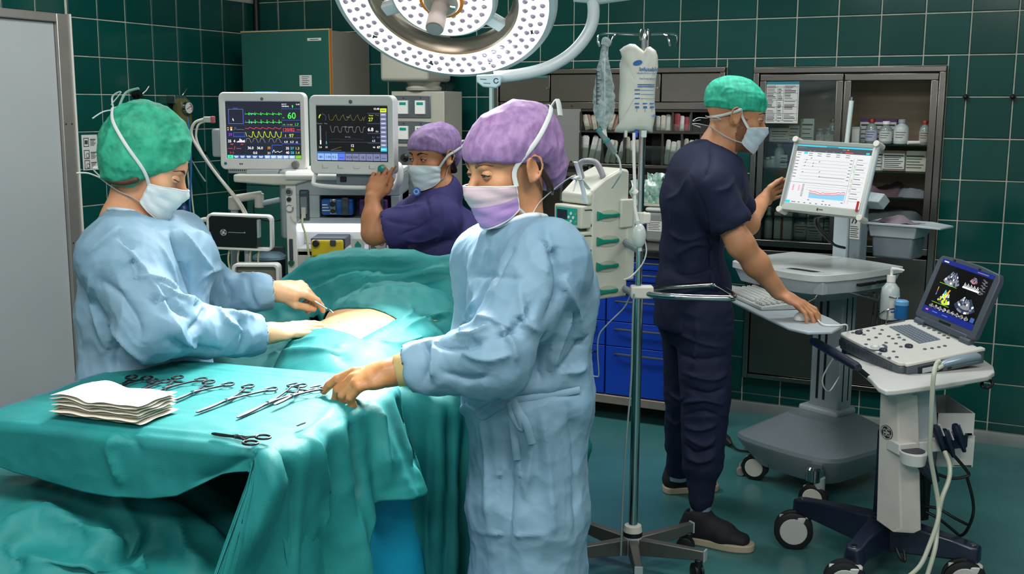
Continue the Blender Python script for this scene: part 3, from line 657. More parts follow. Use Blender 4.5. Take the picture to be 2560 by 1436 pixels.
def draw1(m,c):
 y0,y1,y2=.0085,.0078,.0072
 r=lambda a,b,x,z,col,y=y1:m.quad(q(a,0)[0],q(b,0)[0],q(0,z)[1],q(0,x)[1],y,c(col))
 ln=lambda pts,w,col,y=y2:m.line([q(*p)for p in pts],w*k1,y,c(col))
 tx=lambda t,x,y,h,col:m.text(t,q(x,y)[0],q(x,y)[1],h*k1,y2,c(col),bold=.02)
 r(140,1438,168,1137,'bg',y0)
 for a in(470,1115):ln([(a,280 if a<500 else 180),(a,1070)],4,'dim',y1)
 for z in(270,):ln([(145,z),(470,z)],4,'dim',y1)
 for z in(290,480,580,680,780,880):ln([(1115,z),(1436,z)],4,'blue',y1)
 for z in(575,690,780,870):ln([(145,z),(1115,z)],3,'dim',y1)
 ln([(192,300),(445,300),(445,545),(192,545),(192,300)],7,'blue');tx('Paw-Vol',280,292,16,'blue');ln([(265,455),(262,480),(278,495),(270,470)],9,'white')
 for yb,amp in((380,28),(520,45)):
  pts=[(478,yb)]
  for i in range(6):
   x=545+104*i;pts+=[(x-8,yb),(x,yb+12),(x+4,yb-amp),(x+9,yb+16),(x+16,yb),(x+35,yb-12),(x+50,yb)]
  ln(pts+[(1108,yb+6)],8,'green');tx('II',478,yb-20,14,'blue')
 ln([(575,365),(590,395),(600,370),(630,372)],8,'lblue');ln([(575,510),(590,540),(600,515),(630,516)],8,'lblue')
 pts=[]
 for i in range(6):x=530+110*i;pts+=[(x,630),(x+18,604),(x+60,618),(x+100,632)]
 ln([(478,622)]+[p for p in pts if p[0]<1110],8,'red')
 pts=[(480,710),(500,760)]
 pts=[(480,690),(500,760)];ln(pts,8,'yellow')
 pts=[(530,745),(560,770)]
 for i in range(6):
  x=590+100*i
  pts+=[p for p in((x,770),(x+12,680),(x+24,676),(x+44,745),(x+70,772))if p[0]<1112]
 ln(pts,9,'yellow')
 for x in(478,600,722,880,1000):ln([(x,850),(x+15,800),(x+40,792),(x+65,798),(x+85,850),(x+100,862)],8,'grey')
 tx('60',1215,455,108,'green');tx('120/82',1120,668,56,'red');tx('97',1235,770,58,'yellow');tx('HR',1130,450,18,'green');tx('12:45',1365,225,22,'white');tx('ADULT',1118,222,20,'white');tx('GENERAL',1118,258,22,'white')
 r(1298,1318,226,268,'green')
 for x,t,col in((1130,'0.8','green'),(1198,'1.0','lblue'),(1256,'0.6','yellow')):tx(t,x,568,26,col)
 tx('1.7',1335,572,42,'green');tx('MEAN',1372,652,18,'red');r(1168,1178,722,768,'yellow')
 tx('6.8',1145,865,38,'white');tx('6.3',1250,865,38,'white');tx('15',1345,868,30,'white')
 for i,(x,t,col)in enumerate(((1170,'35','white'),(1252,'57','cyan'),(1335,'1.3','yellow'),(1170,'40','white'),(1252,'58','cyan'),(1335,'1.4','yellow'))):tx(t,x,978 if i<3 else 1052,44,col)
 tx('36.0',505,975,44,'white');tx('36.0',668,975,44,'white');tx('0.0',600,1058,42,'white');tx('35',850,972,42,'orange');tx('31',850,1060,40,'white')
 ln([(932,1060),(932,905),(1110,905)],5,'blue');ln([(940,1030),(962,985),(985,1030),(1035,1010),(1060,1030),(1105,1005)],7,'white')
 tx('--- / ---',162,985,60,'red');tx('(---)',190,1050,34,'red');tx('NIBP',205,905,20,'red');tx('ART',385,905,20,'red')
 tx('29',176,752,48,'violet');ln([(265,765),(265,700),(465,700),(465,765),(265,765)],5,'blue');r(270,460,728,764,'navy')
 r(162,186,606,626,'orange');r(212,248,600,626,'orange');r(165,182,642,658,'white');r(215,245,632,660,'white');ln([(275,650),(300,628),(340,645),(400,640),(450,645)],6,'grey');tx('TOF',275,618,16,'blue')
 tx('25',165,862,44,'white');tx('4',262,862,46,'white')
 for i,h in enumerate((15,25,60,45,30,38)):r(320+24*i,338+24*i,860-h,862,'white')
 for i in range(12):
  a=150+108*i;r(a,min(a+100,1436),1078,1132,'mint' if i==0 else('lime' if i==11 else('bar' if i<6 else 'lblue')))
 tx('A',178,1120,34,'ink')
 for i in range(1,11):
  a=158+108*i;ln([(a,1098),(a+70,1098)],11,'white');ln([(a+10,1118),(a+60,1118)],10,'white')
screen(M1,'screen',draw1)
m=MB();m.cyl((*q(1345,0)[:1],.0,q(0,1232)[1]),(q(1345,0)[0],-.022,q(0,1232)[1]),.0165,.014,n=28);m.cyl((q(1345,0)[0],-.022,q(0,1232)[1]),(q(1345,0)[0],-.024,q(0,1232)[1]),.008,n=16);m.build('control_knob',mat('knob_grey','#7e7c7c',.35),M1,bev=.002)
monogram(M1,*q(790,125),.0065,-.002,bg=DGREY,fg=LGREY)
m=MB();m.cyl((q(118,0)[0],-.001,q(0,1222)[1]),(q(118,0)[0],.002,q(0,1222)[1]),.006,n=20);m.build('power_button',mat('button_blue','#3a68a8',.4),M1)
m=MB()
for x in(375,410):m.cyl((q(x,0)[0],-.001,q(0,1228)[1]),(q(x,0)[0],.002,q(0,1228)[1]),.003,n=10)
m.build('indicator_dots',DGREY,M1)['kind']='stuff'
m=MB();m.box(q(655,0)[0],q(1050,0)[0],.004,.03,q(0,40)[1],q(0,5)[1]);m.build('alarm_light',mat('alarm_blue','#2a66e0',.3,emit=1.2,ecol='#3a7cff'),M1,bev=.003)
m=MB();m.box(-.155,.155,.005,.06,-.178,-.155);m.build('vent_base',LGREY,M1,bev=.004)
m=MB()
for i in range(34):m.box(-.148+.0088*i,-.1435+.0088*i,.0035,.006,-.168,-.160)
m.build('vent_slots',DGREY,M1)['kind']='stuff'
m=MB();m.box(-.225,-.185,.012,.06,-.11,.01);m.build('side_grip',LGREY,M1,bev=.01,seg=3)
m=MB();m.box(-.26,-.222,.02,.045,.035,.06);m.box(-.228,-.215,.018,.047,.033,.062,1);m.build('cable_plug',[OFFW,mat('plug_pink','#c86a70',.4)],M1,bev=.003)
m=MB();m.tube(catmull([(-.258,.03,.05),(-.30,.02,.03),(-.305,.01,-.03),(-.22,-.02,-.15),(-.10,-.06,-.29),(-.05,-.1,-.36),(-.03,-.12,-.42)],7),.0062,8)
m.tube(catmull([(-.258,.035,.04),(-.285,.02,.02),(-.285,.01,-.05),(-.21,-.02,-.16),(-.09,-.06,-.29),(-.04,-.1,-.36),(-.02,-.12,-.42)],7),.005,8)
m.build('cable',OFFW,M1)
# ------- ventilator screen (right)
M2=thing('ventilator_screen','white ventilator screen with black display and teal knob, right of two screens','monitor',(-.637,4.332,1.536),R(-13))
k2=.352/1340;q2=lambda x,y:((x-708)*k2,(612-y)*k2)
monitor_shell(M2,.352,.308,.010,q2(142,0)[0],q2(1276,0)[0],q2(0,1003)[1],q2(0,175)[1],.06)
def draw2(m,c):
 q=q2;y0,y1,y2=.0085,.0078,.0072
 r=lambda a,b,x,z,col,y=y1:m.quad(q(a,0)[0],q(b,0)[0],q(0,z)[1],q(0,x)[1],y,c(col))
 ln=lambda pts,w,col,y=y2:m.line([q(*p)for p in pts],w*k2,y,c(col))
 tx=lambda t,x,y,h,col:m.text(t,q(x,y)[0],q(x,y)[1],h*k2,y2,c(col),bold=.02)
 r(142,1276,172,1005,'black',y0)
 pts=[(345,300),(352,370),(365,388)]
 for i in range(5):x=410+115*i;pts+=[(x,388),(x+20,340),(x+55,305),(x+62,350),(x+85,388)]
 ln(pts[:-3]+[(900,395),(925,330)],5,'brown')
 pts=[(365,475),(385,560)]
 for i in range(5):x=400+115*i;pts+=[(x,570),(x+25,565),(x+35,495),(x+50,485),(x+85,485),(x+95,540)]
 ln(pts[:-2]+[(925,490)],5,'grey');ln([(365,672),(450,665),(560,678),(700,668),(900,675)],4,'dim')
 a=lambda a0,a1,rr,col,w:ln([(245+rr*math.cos(R(t)),355-rr*math.sin(R(t)))for t in np.linspace(a0,a1,14)],w,col)
 a(-40,95,55,'dim',14);a(125,180,56,'yellow',16)
 r(192,214,470,745,'grey');r(192,214,690,752,'white');r(290,300,560,750,'dim');r(289,302,705,748,'cyan')
 tx('1.8',172,808,28,'white');tx('31',280,808,28,'white');tx('27',975,400,54,'yellow');tx('6.8',962,548,54,'white');tx('5.6',1090,562,24,'white');tx('03:48',1060,232,30,'white')
 tx('6.5',1030,705,30,'white');tx('2.1',1032,650,24,'blue');tx('5.3',1105,650,24,'blue');tx('12',685,785,40,'white');tx('22',688,842,32,'yellow');tx('87',1105,803,36,'white');tx('98',1040,800,26,'white')
 tx('Pmax',985,325,22,'yellow');tx('Peep',1085,318,22,'brown');tx('Pressure',152,448,18,'grey');tx('Flow',270,448,18,'grey');tx('MV expired',600,498,20,'grey');tx('Air insp',600,645,20,'grey');tx('Paw',630,352,22,'grey')
 for z in(285,435,580,725):ln([(960,z),(1150,z)],14,'dim',y1)
 ln([(345,715),(1150,715)],8,'dim',y1);ln([(380,835),(440,815),(500,798),(535,790)],5,'brown');ln([(365,840),(540,838)],3,'grey')
 for i in range(10):
  z=210+64.5*i;r(1162,1262,z,z+58,'yellow' if i==0 else('cyan' if i==9 else 'slate'));ln([(1180,z+28),(1240,z+28)],9,'ink' if i in(0,)else 'white')
 r(142,595,860,884,'bar');r(598,1268,860,884,'dim')
 for i,t in enumerate(('80','1.00','5.2','menu','VCV','500','15','1:2','Off','more')):
  a0=148+112*i;r(a0,a0+106,888,990,'lblue' if i<3 else('blue' if i==3 else 'slate'))
  tx(t,a0+(18 if len(t)>2 else 32),958,36 if i not in(3,9)else 22,'black')
screen(M2,'screen',draw2)
kx,kz=q2(1200,1100)
m=MB();m.lathe([(.0165,0),(.0165,.004)],(kx,-.001,kz),28,axis=(0,-1,0));m.build('knob_ring',mat('knob_gold','#c8a86a',.3,.4),M2)
m=MB();m.lathe([(.013,.0),(.0142,.006),(.0135,.018),(.008,.021)],(kx,-.004,kz),28,axis=(0,-1,0));m.build('control_knob',mat('knob_teal','#0b8f8c',.25,coat=.4),M2)
for i,(x,col)in enumerate(((282,'#e0c030'),(535,'#58c8b8'),(785,'#d8d4cc'),(1035,'#2ab0a4'))):
 cx,cz=q2(x,1085);m=MB();m.box(cx-.012,cx+.012,-.003,.002,cz-.006,cz+.006);b=m.build('push_button',WHITE,M2,bev=.0015)
 m=MB();m.box(cx-.0125,cx-.0095,-.0035,0,cz-.005,cz+.006);m.build('colour_mark',mat('mark_'+col,col,.4),b)
monogram(M2,*q2(708,115),.0075,-.002,bg=DGREY,fg=LGREY)
m=MB();x0,x1,z0,z1=q2(80,0)[0],q2(1335,0)[0],q2(0,1375)[1],q2(0,1200)[1]
m.tube(catmull([(x0,.03,z1),(x0+.003,.0,z0+.02),(x0+.02,-.01,z0+.002),(0,-.014,z0-.004),(x1-.02,-.01,z0+.002),(x1-.003,.0,z0+.02),(x1,.03,z1)],6),.0085,10);m.build('grab_handle',WHITE,M2)
m=MB();m.box(-.03,.03,.045,.10,-.20,-.13);m.box(-.08,.08,.03,.06,-.20,-.155,1);m.build('mount_neck',[LGREY,MGREY],M2,bev=.004)
m=MB();m.box(-.06,-.035,.02,.05,-.185,-.165);m.build('cable_clip',BLACK,M2,bev=.003)
# ------- anaesthesia machine
YA=4.58
A=thing('anaesthesia_machine','tall white anaesthesia machine with lit shelf and blue vaporiser behind the patient','anaesthesia machine',(-.72,YA,0))
ax=lambda px,py=560:at(px,py,YA).x+.72
az=lambda py,px=850:at(px,py,YA).z
m=MB();m.box(ax(716),ax(742),0,.40,.12,az(462));m.build('gas_column',WHITE,A,bev=.004)
m=MB();m.prism([(ax(716),.02),(ax(716),.4),(ax(690),.4),(ax(686),.2),(ax(692),.08),(ax(702),.03)],az(600),az(460));m.build('side_cover',LGREY,A,bev=.01,seg=3)
m=MB();x0,x1=ax(742),ax(1000)
m.box(x0,x1,0,.4,az(560),az(545));m.box(x0,x1,0,.4,az(489),az(440));m.box(x0,ax(800),0,.4,az(545),az(489));m.box(ax(978),x1,0,.4,az(545),az(489));m.box(x0,x1,.12,.4,az(545),az(489));m.build('upper_panel',LGREY,A,bev=.003)
m=MB();m.box(x0,x1,-.01,.40,az(440),az(425));m.prismX([(-.03,az(450)),(-.045,az(440)),(-.03,az(428)),(.1,az(425)),(.1,az(445))],ax(720),ax(1004));m.build('top_deck',WHITE,A,bev=.006,seg=3)
m=MB();m.tube(catmull([(ax(985),.02,az(425)),(ax(990),-.02,az(412)),(ax(1003),-.06,az(415)),(ax(1004),-.07,az(445)),(ax(990),-.06,az(470))],6),.016,12);m.build('grab_handle',WHITE,A)
m=MB();m.box(x0,x1,0,.4,.12,az(622));m.box(x0,x1,.16,.4,az(622),az(560));m.box(x0,x1,0,.4,az(640),az(628));m.box(ax(985),x1,0,.4,az(622),az(560));m.build('lower_body',OFFW,A,bev=.003)
m=MB();m.box(ax(746),ax(905),.005,.13,az(566),az(561));m.box(ax(746),ax(980),-.008,.004,az(580),az(563));m.build('work_light',mat('light_strip','#e8f0ff',.3,emit=1.6,ecol='#e4ecff'),A,bev=.003)
m=MB();m.box(ax(800),ax(975),.10,.12,az(545),az(489));m.build('recess_back',DGREY,A)
for x,ry in((725,480),(726,522)):
 m=MB();m.cyl((ax(x),0,az(ry)),(ax(x),-.012,az(ry)),.016,n=20);g=m.build('gauge',CHROME,A,bev=.002)
 m=MB();m.cyl((ax(x),-.0125,az(ry)),(ax(x),-.014,az(ry)),.011,n=18);m.build('gauge_dial',DGREY if ry<500 else WHITE,g)
m=MB();m.cyl((ax(725),0,az(499)),(ax(725),-.015,az(499)),.009,n=16);m.build('black_knob',BLACK,A)
m=MB();m.box(ax(722),ax(731),-.008,.01,az(650),az(598));m.build('flow_meter',DGREY,A,bev=.002)
m=MB();m.cyl((ax(727),-.001,az(657)),(ax(727),-.022,az(657)),.012,n=16);m.build('green_knob',mat('dark_green_knob','#1a5c48',.4),A)
m=MB();m.box(ax(750),ax(775),-.006,.02,az(553),az(475));s=m.build('sensor_slot',DGREY,A,bev=.006)
m=MB();m.box(ax(754),ax(770),-.018,0,az(535),az(492));m.box(ax(757),ax(767),-.026,-.018,az(545),az(518),1);m.box(ax(755),ax(770),-.008,-.006,az(485),az(479),2);m.build('sensor_block',[MGREY,OFFW,mat('dull_blue','#3c6a80',.4)],s,bev=.002)
m=MB();m.tube(catmull([(ax(760),-.03,az(540)),(ax(760),-.035,az(560)),(ax(768),-.03,az(590)),(ax(775),-.04,az(640))],6),.005,8);m.build('sample_line',mat('pale_yellow_tube','#cdd0a0',.35),A)
m=MB();m.tube(catmull([(ax(755),-.01,az(548)),(ax(745),-.02,az(556)),(ax(735),-.015,az(552)),(ax(728),-.01,az(540))],6),.0025,6);m.build('thin_line',OFFW,A)
VB=mat('vapor_blue','#1c5ca8',.35);VP=mat('vapor_purple','#4a2a6a',.4)
for i,(xa,xb,mm)in enumerate(((803,886,VB),(897,972,VP))):
 T=thing('vaporiser',('blue vaporiser with steel dial in the anaesthesia machine','purple vaporiser behind the raised forearm')[i],'vaporiser',(-.72,YA,0));w=xb-xa
 m=MB();m.box(ax(xa+2),ax(xb-2),-.01,.095,az(537),az(498));m.build('body',mm,T,bev=.008,seg=3)
 m=MB();m.box(ax(xa+w*.3),ax(xa+w*.48),-.022,-.009,az(534),az(497));m.build('dial_plate',CHROME,T,bev=.003)
 m=MB();m.cyl((ax(xa+w*.39),-.02,az(509)),(ax(xa+w*.39),-.034,az(509)),.012,n=18);m.cyl((ax(xa+w*.39),-.02,az(527)),(ax(xa+w*.39),-.03,az(527)),.010,n=18);m.build('dial',BLACK,T)
 m=MB();m.box(ax(xa+w*.65),ax(xa+w*.85),-.03,-.009,az(536),az(494));m.build('lever',DGREY,T,bev=.004)
 if i==0:
  m=MB()
  for r_ in range(3):m.line([(ax(808),az(512+7*r_)),(ax(820+3*r_),az(512+7*r_))],.004,-.0105)
  m.build('printed_lines',WHITE,T,ang=None)
m=MB();m.box(ax(776),ax(862),-.004,.155,az(622),az(596));m.build('recess_frame',DGREY,A,bev=.004)
T=thing('yellow_absorber','bright yellow canister with black knob low on the anaesthesia machine','canister',(-.72,YA,0))
YEL=mat('yellow_plastic','#e0c414',.35,coat=.3)
m=MB();m.box(ax(779),ax(859),-.03,-.005,az(640),az(599));m.build('body',YEL,T,bev=.008,seg=3)
m=MB();m.cyl((ax(793),-.03,az(606)),(ax(793),-.055,az(606)),.014,n=18);m.build('knob',BLACK,T,bev=.003)
m=MB();m.box(ax(828),ax(842),-.045,-.03,az(612),az(598));m.build('latch',DGREY,T,bev=.003)
for nm,xa,xb,lc in(('emblem_label',877,910,None),('warning_label',922,965,'#b05a4c')):
 m=MB();m.quad(ax(xa),ax(xb),az(640),az(598),-.0012);p=m.build(nm,PAPER,A,ang=None)
 m=MB()
 if lc:
  m.line([(ax(xa),az(640)),(ax(xa),az(598)),(ax(xb),az(598)),(ax(xb),az(640))],.004,-.0018,1)
  for i in range(6):m.line([(ax(926),az(602+3.5*i)),(ax(936+(i%2)*3),az(602+3.5*i))],.004,-.0018,0)
  m.line([(ax(953)+.011*math.cos(t),az(607)+.011*math.sin(t))for t in np.linspace(0,6.3,16)],.003,-.0018,1);m.cyl((ax(953),-.0019,az(607)),(ax(953),-.0018,az(607)),.005,n=12,mi=0)
 else:
  m.add([(ax(886),-.0018,az(612)),(ax(893),-.0018,az(602)),(ax(902),-.0018,az(612)),(ax(902),-.0018,az(618)),(ax(886),-.0018,az(618))],[(0,4,3,2,1)],2)
 m.build('print',[INK,mat('warn_red',lc or '#b05a4c',.5),TEAL],p,ang=None)
m=MB()
for x in(ax(730),ax(980)):
 for y in(.05,.36):m.cyl((x-.015,y,.05),(x+.015,y,.05),.05,n=18);m.cyl((x,y,.05),(x,y,.13),.015,n=10)
m.build('casters',DGREY,A)['kind']='stuff'
m=MB();p0=at(592,452,4.62);p1=at(770,452,4.62)
m.prismY([(ax(590),az(456)),(ax(590),az(437)),(ax(740),az(436)),(ax(772),az(440)),(ax(775),az(452)),(ax(740),az(463)),(ax(690),az(463))],-.02,.12);m.build('monitor_arm',OFFW,A,bev=.008,seg=3)
m=MB();m.lathe([(.055,0),(.05,.012),(.03,.022)],(ax(728),.04,az(437)),24);m.box(ax(617),ax(697),.02,.08,az(437),az(427));m.build('arm_plate',LGREY,A,bev=.003)
T=thing('support_arm','cream jointed support arm on a post left of the machine','arm',at(586,560,4.7))
I=inv(T);L=lambda px,py,Y=4.7:I@at(px,py,Y)
m=MB();m.cyl(L(586,900),L(586,520),.016,n=16);m.build('post',LGREY,T)
m=MB();m.cyl(L(586,525),L(586,492),.026,n=20);m.build('collar',OFFW,T,bev=.004)
m=MB();m.tube([L(590,497),L(655,487)],[.018,.017],12);m.cyl(L(648,520),L(648,483),.02,n=18);m.build('upper_arm',OFFW,T,bev=.004)
m=MB();m.tube([L(650,510),L(700,500)],.012,10);m.build('fore_arm',LGREY,T)
m=MB();m.tube(catmull([L(636,505),L(634,530),L(650,548),L(690,552),L(712,545)],6),.004,6);m.build('black_cable',BLACK,T)
P=thing('data_module','black glossy data module in a white carrying frame beside the patient','module',(-1.115,4.42,1.138),rot=(.05,R(1.5),R(-3.6)))
m=MB();ring_y(m,rrect(.272,.148,.022,5),rrect(.252,.128,.014,5),0,.04);m.build('carry_frame',WHITE,P,bev=.003)
m=MB();m.box(-.128,.072,.004,.05,-.064,.064);m.build('front_glass',BLKGL,P,bev=.002)
m=MB();m.box(.073,.083,.0,.03,-.02,.055);m.build('side_latch',LGREY,P,bev=.003)
monogram(P,-.066,-.002,.0145,.0025,bg=BLKGL,fg=emis('print_white_glow','#d8dce0',.35))  # white emblem print given a faint glow of its own
m=MB();m.line([(-.046,-.001),(.02,-.001)],.0022,.003);m.cyl((.022,.0032,0),(.022,.0042,0),.003,n=10);m.text('o',-.122,-.006,.006,.003);m.build('printed_line',LGREY,P,ang=None)['kind']='stuff'
for i,z in enumerate((.045,.01,-.015,-.055)):
 m=MB();m.tube([(-.135,.02,z),(-.15,.02,z),(-.185,.015,z-.004+.003*i)],[.011,.010,.005],10);m.build('cable_plug',OFFW,P)
 m=MB();m.tube(catmull([(-.185,.015,z-.004),(-.22,.0,z-.02),(-.26,.0,z-.07),(-.28,0,z-.2)],6),.0035,6);m.build('cable',OFFW,P)
m=MB()
for k,x in enumerate((-.05,-.01,.04,.075)):m.tube(catmull([(x,.03,-.07),(x-.005,.02,-.12),(x+.012,.0,-.2),(x-.01*k,.0,-.3)],6),.004,6)
m.build('lead_wires',mat('lead_cream','#c6c4a4',.4),P)['kind']='stuff'
m=MB();m.cyl((.02,.045,-.6),(.02,.045,.0),.014,n=14);m.cyl((.02,.045,-1.136),(.02,.045,-.6),.02,n=14);m.build('post',LGREY,P)
T=thing('suction_jar','dark translucent suction jar with pale lid left of the machine','jar',at(674,640,4.62));
m=MB();m.lathe([(.062,-.16),(.066,-.15),(.068,-.01)],n=24);m.build('jar_body',mat('smoke_plastic','#20262c',.2,var=.2),T)
m=MB();m.lathe([(.07,-.012),(.072,.0),(.05,.014),(.02,.018)],n=24);m.build('jar_lid',mat('pale_blue_lid','#8fb0c0',.35),T)
m=MB();m.box(-.05,.05,.068,.085,-.68,.03);m.box(-.05,.05,-.06,.085,-.9,-.17);m.build('bracket',DGREY,T,bev=.004)
T=thing('wire_basket','white rounded tray full of cables below the data module','tray',at(640,690,4.35));
m=MB();ring_y(m,rrect(.19,.10,.02,5),rrect(.165,.075,.012,5),-.01,.05);m.build('tray_frame',WHITE,T,bev=.003)
m=MB();m.box(-.08,.08,.02,.04,-.04,.03);m.build('tray_back',mat('dull_cream','#8a8270',.6,var=.2),T)
m=MB();m.cyl((.0,.03,-.05),(.0,.03,-at(640,690,4.35).z),.014,n=12);m.build('post',LGREY,T)
# ------------------------------------------------------------------ surgical lamp
LC=Vector((-.21,3.3,1.965));LN=Vector((-.135,-.651,-.747)).normalized()
SLP=thing('surgical_lamp','large round white surgical lamp with rings of lenses hanging over the patient','surgical lamp',LC)
qz=Vector((0,0,-1)).rotation_difference(LN);SLP.rotation_mode='QUATERNION';SLP.rotation_quaternion=qz
LW=mat('lamp_white','#c9d2d4',.35,coat=.2)
m=MB();m.lathe([(.318,-.004),(.334,.002),(.341,.018),(.338,.045),(.318,.062),(.245,.066),(.222,.05)],n=96,caps=False);m.build('outer_rim',LW,SLP)
LEDM=mat('lamp_face_glow','#ffffff',.4,emit=1.15,ecol='#fff8f4')
m=MB();m.lathe([(.318,-.003),(.312,-.001),(.235,-.001),(.228,-.003)],n=96,caps=False);m.build('lens_ring',LEDM,SLP)
m=MB();m.lathe([(.229,-.004),(.222,-.002),(.208,.018),(.206,.045),(.224,.052)],n=96,caps=False);m.build('inner_rim',mat('warm_metal','#94887a',.3,.8),SLP)
m=MB();m.lathe([(.0,.0),(.148,.0),(.152,.001)],n=64,caps=False);m.build('centre_face',LEDM,SLP)
m=MB();m.lathe([(.150,-.001),(.158,.003),(.165,.018),(.160,.04),(.0,.05)],n=64,caps=False);m.build('centre_housing',LW,SLP)
for a in(30,150,270):
 m=MB();m.M=Matrix.Rotation(R(a),4,'Z');m.box(.155,.222,-.022,.022,.015,.04);m.build('spoke',LW,SLP,bev=.006)
LENS=mat('lens_grey','#a39cac',.08,emit=.2,ecol='#cfc4d8',var=.6,vscale=90,col2='#5a5264',coat=.8)
LRIM=mat('lens_rim_glow','#ffffff',.3,emit=.95,ecol='#fdf6f6')
def lens(x,y,first=[None]):
 if first[0]is None:
  m=MB();m.lathe([(.0125,.0),(.0125,-.003),(.0105,-.0055),(.0092,-.0045)],n=14,mi=0,caps=False);m.lathe([(.0092,-.004),(.007,-.0068),(.0035,-.0078),(.0001,-.008)],n=10,mi=1,caps=False)
  first[0]=m.build('lens',[LRIM,LENS],SLP);o=first[0]
 else:o=first[0].copy();COL.objects.link(o)
 o.location=(x,y,-.001);o.rotation_euler=(0,0,x*40)
for rr,n,of in((.248,44,0),(.273,48,.5),(.299,52,.2)):
 for k in range(n):a=2*PI*(k+of)/n;lens(rr*math.cos(a),rr*math.sin(a))
for rr,n,of in((.07,12,0),(.098,18,.5),(.127,24,.2)):
 for k in range(n):a=2*PI*(k+of)/n;lens(rr*math.cos(a),rr*math.sin(a))
m=MB();rnd=random.Random(2)
for k in range(9):
 a=2*PI*k/9+.3;rr=.286;m.M=Matrix.Translation((rr*math.cos(a),rr*math.sin(a),-.0035))@Matrix.Rotation(a,4,'Z');m.box(-.013,.013,-.004,.004,0,.002);m.box(-.004,.004,-.008,.008,0,.002)
m.build('sensor_clips',DGREY,SLP)['kind']='stuff'
m=MB();m.lathe([(.052,.004),(.052,-.022),(.045,-.028)],n=32);m.build('handle_hub',mat('warm_grey','#a89f94',.4),SLP)
m=MB();m.lathe([(.058,.006),(.070,.0),(.066,-.014),(.056,-.014)],n=32,caps=False);m.build('amber_collar',mat('amber_plastic','#cf7a14',.25,coat=.4),SLP)
HZ=-.128
m=MB();m.lathe([(.030,-.026),(.024,-.032),(.0235,-.07),(.027,-.078),(.0275,-.118),(.026,HZ+.002),(.0,HZ)],n=28);h=m.build('sterile_handle',mat('handle_taupe','#9c9088',.45,var=.08),SLP)
m=MB();m.lathe([(.0235,HZ-.0005),(.0,HZ-.001)],n=24);m.build('handle_end',mat('handle_end_grey','#8c9494',.4),h)
m=MB();m.cyl((.03,.0,-.03),(.045,.0,-.03),.006,n=10);m.build('release_pin',CHROME,SLP)
I=inv(SLP)
m=MB();yk=catmull([I@at(1470,-40,3.42),I@at(1484,20,3.42),I@at(1474,75,3.42),I@at(1432,130,3.42),I@at(1370,168,3.42),I@at(1300,186,3.42),I@at(1235,193,3.42)],8)
m.tube(yk,.0185,16);m.build('yoke',LW,SLP)
m=MB();c0=at(1226,202,3.40);b=[(-.042,.016),(.035,.02),(.032,-.012),(.018,-.022),(-.022,-.019),(-.042,-.004)]
m.M=I@Matrix.Translation(c0);m.prismY(b,-.03,.05);blk=m.build('yoke_joint',mat('lamp_pale_blue','#bfd6dc',.35),SLP,bev=.004)
m=MB();m.M=I@Matrix.Translation(c0);m.line([(.018+.007*math.cos(t),-.001+.007*math.sin(t))for t in np.linspace(.6,6.0,14)],.0028,-.0306);m.line([(-.03,.004),(-.012,.003)],.0022,-.0306);m.line([(-.02,-.008),(.0,-.009)],.002,-.0306);m.build('printed_mark',mat('mark_navy','#2c4a78',.5),blk,ang=None)
m=MB();m.tube([I@at(1435,-12,3.42),I@at(1500,-6,3.42),I@at(1600,-20,3.45)],.02,14);m.cyl(I@at(1600,-20,3.45),I@Vector((.42,3.45,2.95)),.03,n=18);m.build('ceiling_arm',LW,SLP)
ld=bpy.data.lights.new('surgical_lamp_beam','AREA');ld.shape='DISK';ld.size=.56;ld.energy=13;ld.spread=R(64);ld.color=(1.0,.97,.95)
lo=bpy.data.objects.new('surgical_lamp_beam',ld);COL.objects.link(lo);lo.parent=SLP;lo.location=(0,0,-.012)
# ------------------------------------------------------------------ drip stand
YP=3.74
V=thing('drip_stand','chrome drip stand with hooks and push handle on a five-legged base','drip stand',at(1590,1400,YP)*Vector((1,1,0))if False else(at(1590,1000,YP).x,YP,0))
VX=V.location.x;I=Matrix.Translation((-VX,-YP,0));LV=lambda px,py,Y=YP:I@at(px,py,Y)
m=MB();m.cyl((0,0,.09),(0,0,1.02),.0165,n=20);m.build('lower_tube',CHROME,V)
m=MB();m.cyl((0,0,1.0),(0,0,LV(1593,75).z),.0115,n=18);m.build('upper_tube',CHROME,V)
m=MB();m.lathe([(.034,.0),(.034,.075),(.028,.085)],(0,0,.05),24);m.build('hub',LGREY,V)
m=MB();m.lathe([(.035,.0),(.035,.016)],(0,0,.122),24);m.build('rubber_ring',BLACK,V)
m=MB();m.lathe([(.034,0),(.03,.022),(.018,.026)],(0,0,.138),24);m.build('hub_cap',OFFW,V)
LEGM=mat('cast_metal','#7b7974',.42,.7,var=.15,vscale=9)
def castor(parent,p,r=.035,w=.03,face=None,ang=.0,zt=.1,name='caster',rim=None):
 m=MB();m.M=Matrix.Translation(p)@Matrix.Rotation(ang,4,'Z')
 for s in(-1,1):m.lathe([(r*.8,-w*.2),(r,-w*.12),(r,w*.12),(r*.8,w*.2)],(s*w*.3,0,r),24,axis=(1,0,0))
 c=m.build(name,BLACK,parent)
 m=MB();m.M=Matrix.Translation(p)@Matrix.Rotation(ang,4,'Z')
 for s in(-1,1):m.lathe([(r*.72,0),(r*.68,.004)],(s*w*.48,0,r),24,axis=(s,0,0))
 if face:m.build('hub_disc',face,c)
 m=MB();m.M=Matrix.Translation(p)@Matrix.Rotation(ang,4,'Z')
 m.box(-w*.22,w*.22,-r*.75,r*.75,r*.7,r*1.75);m.cyl((0,-r*.35,r*1.5),(0,-r*.35,zt),r*.42,n=16);m.build('fork',rim or BLACK,c,bev=.004)
 return c
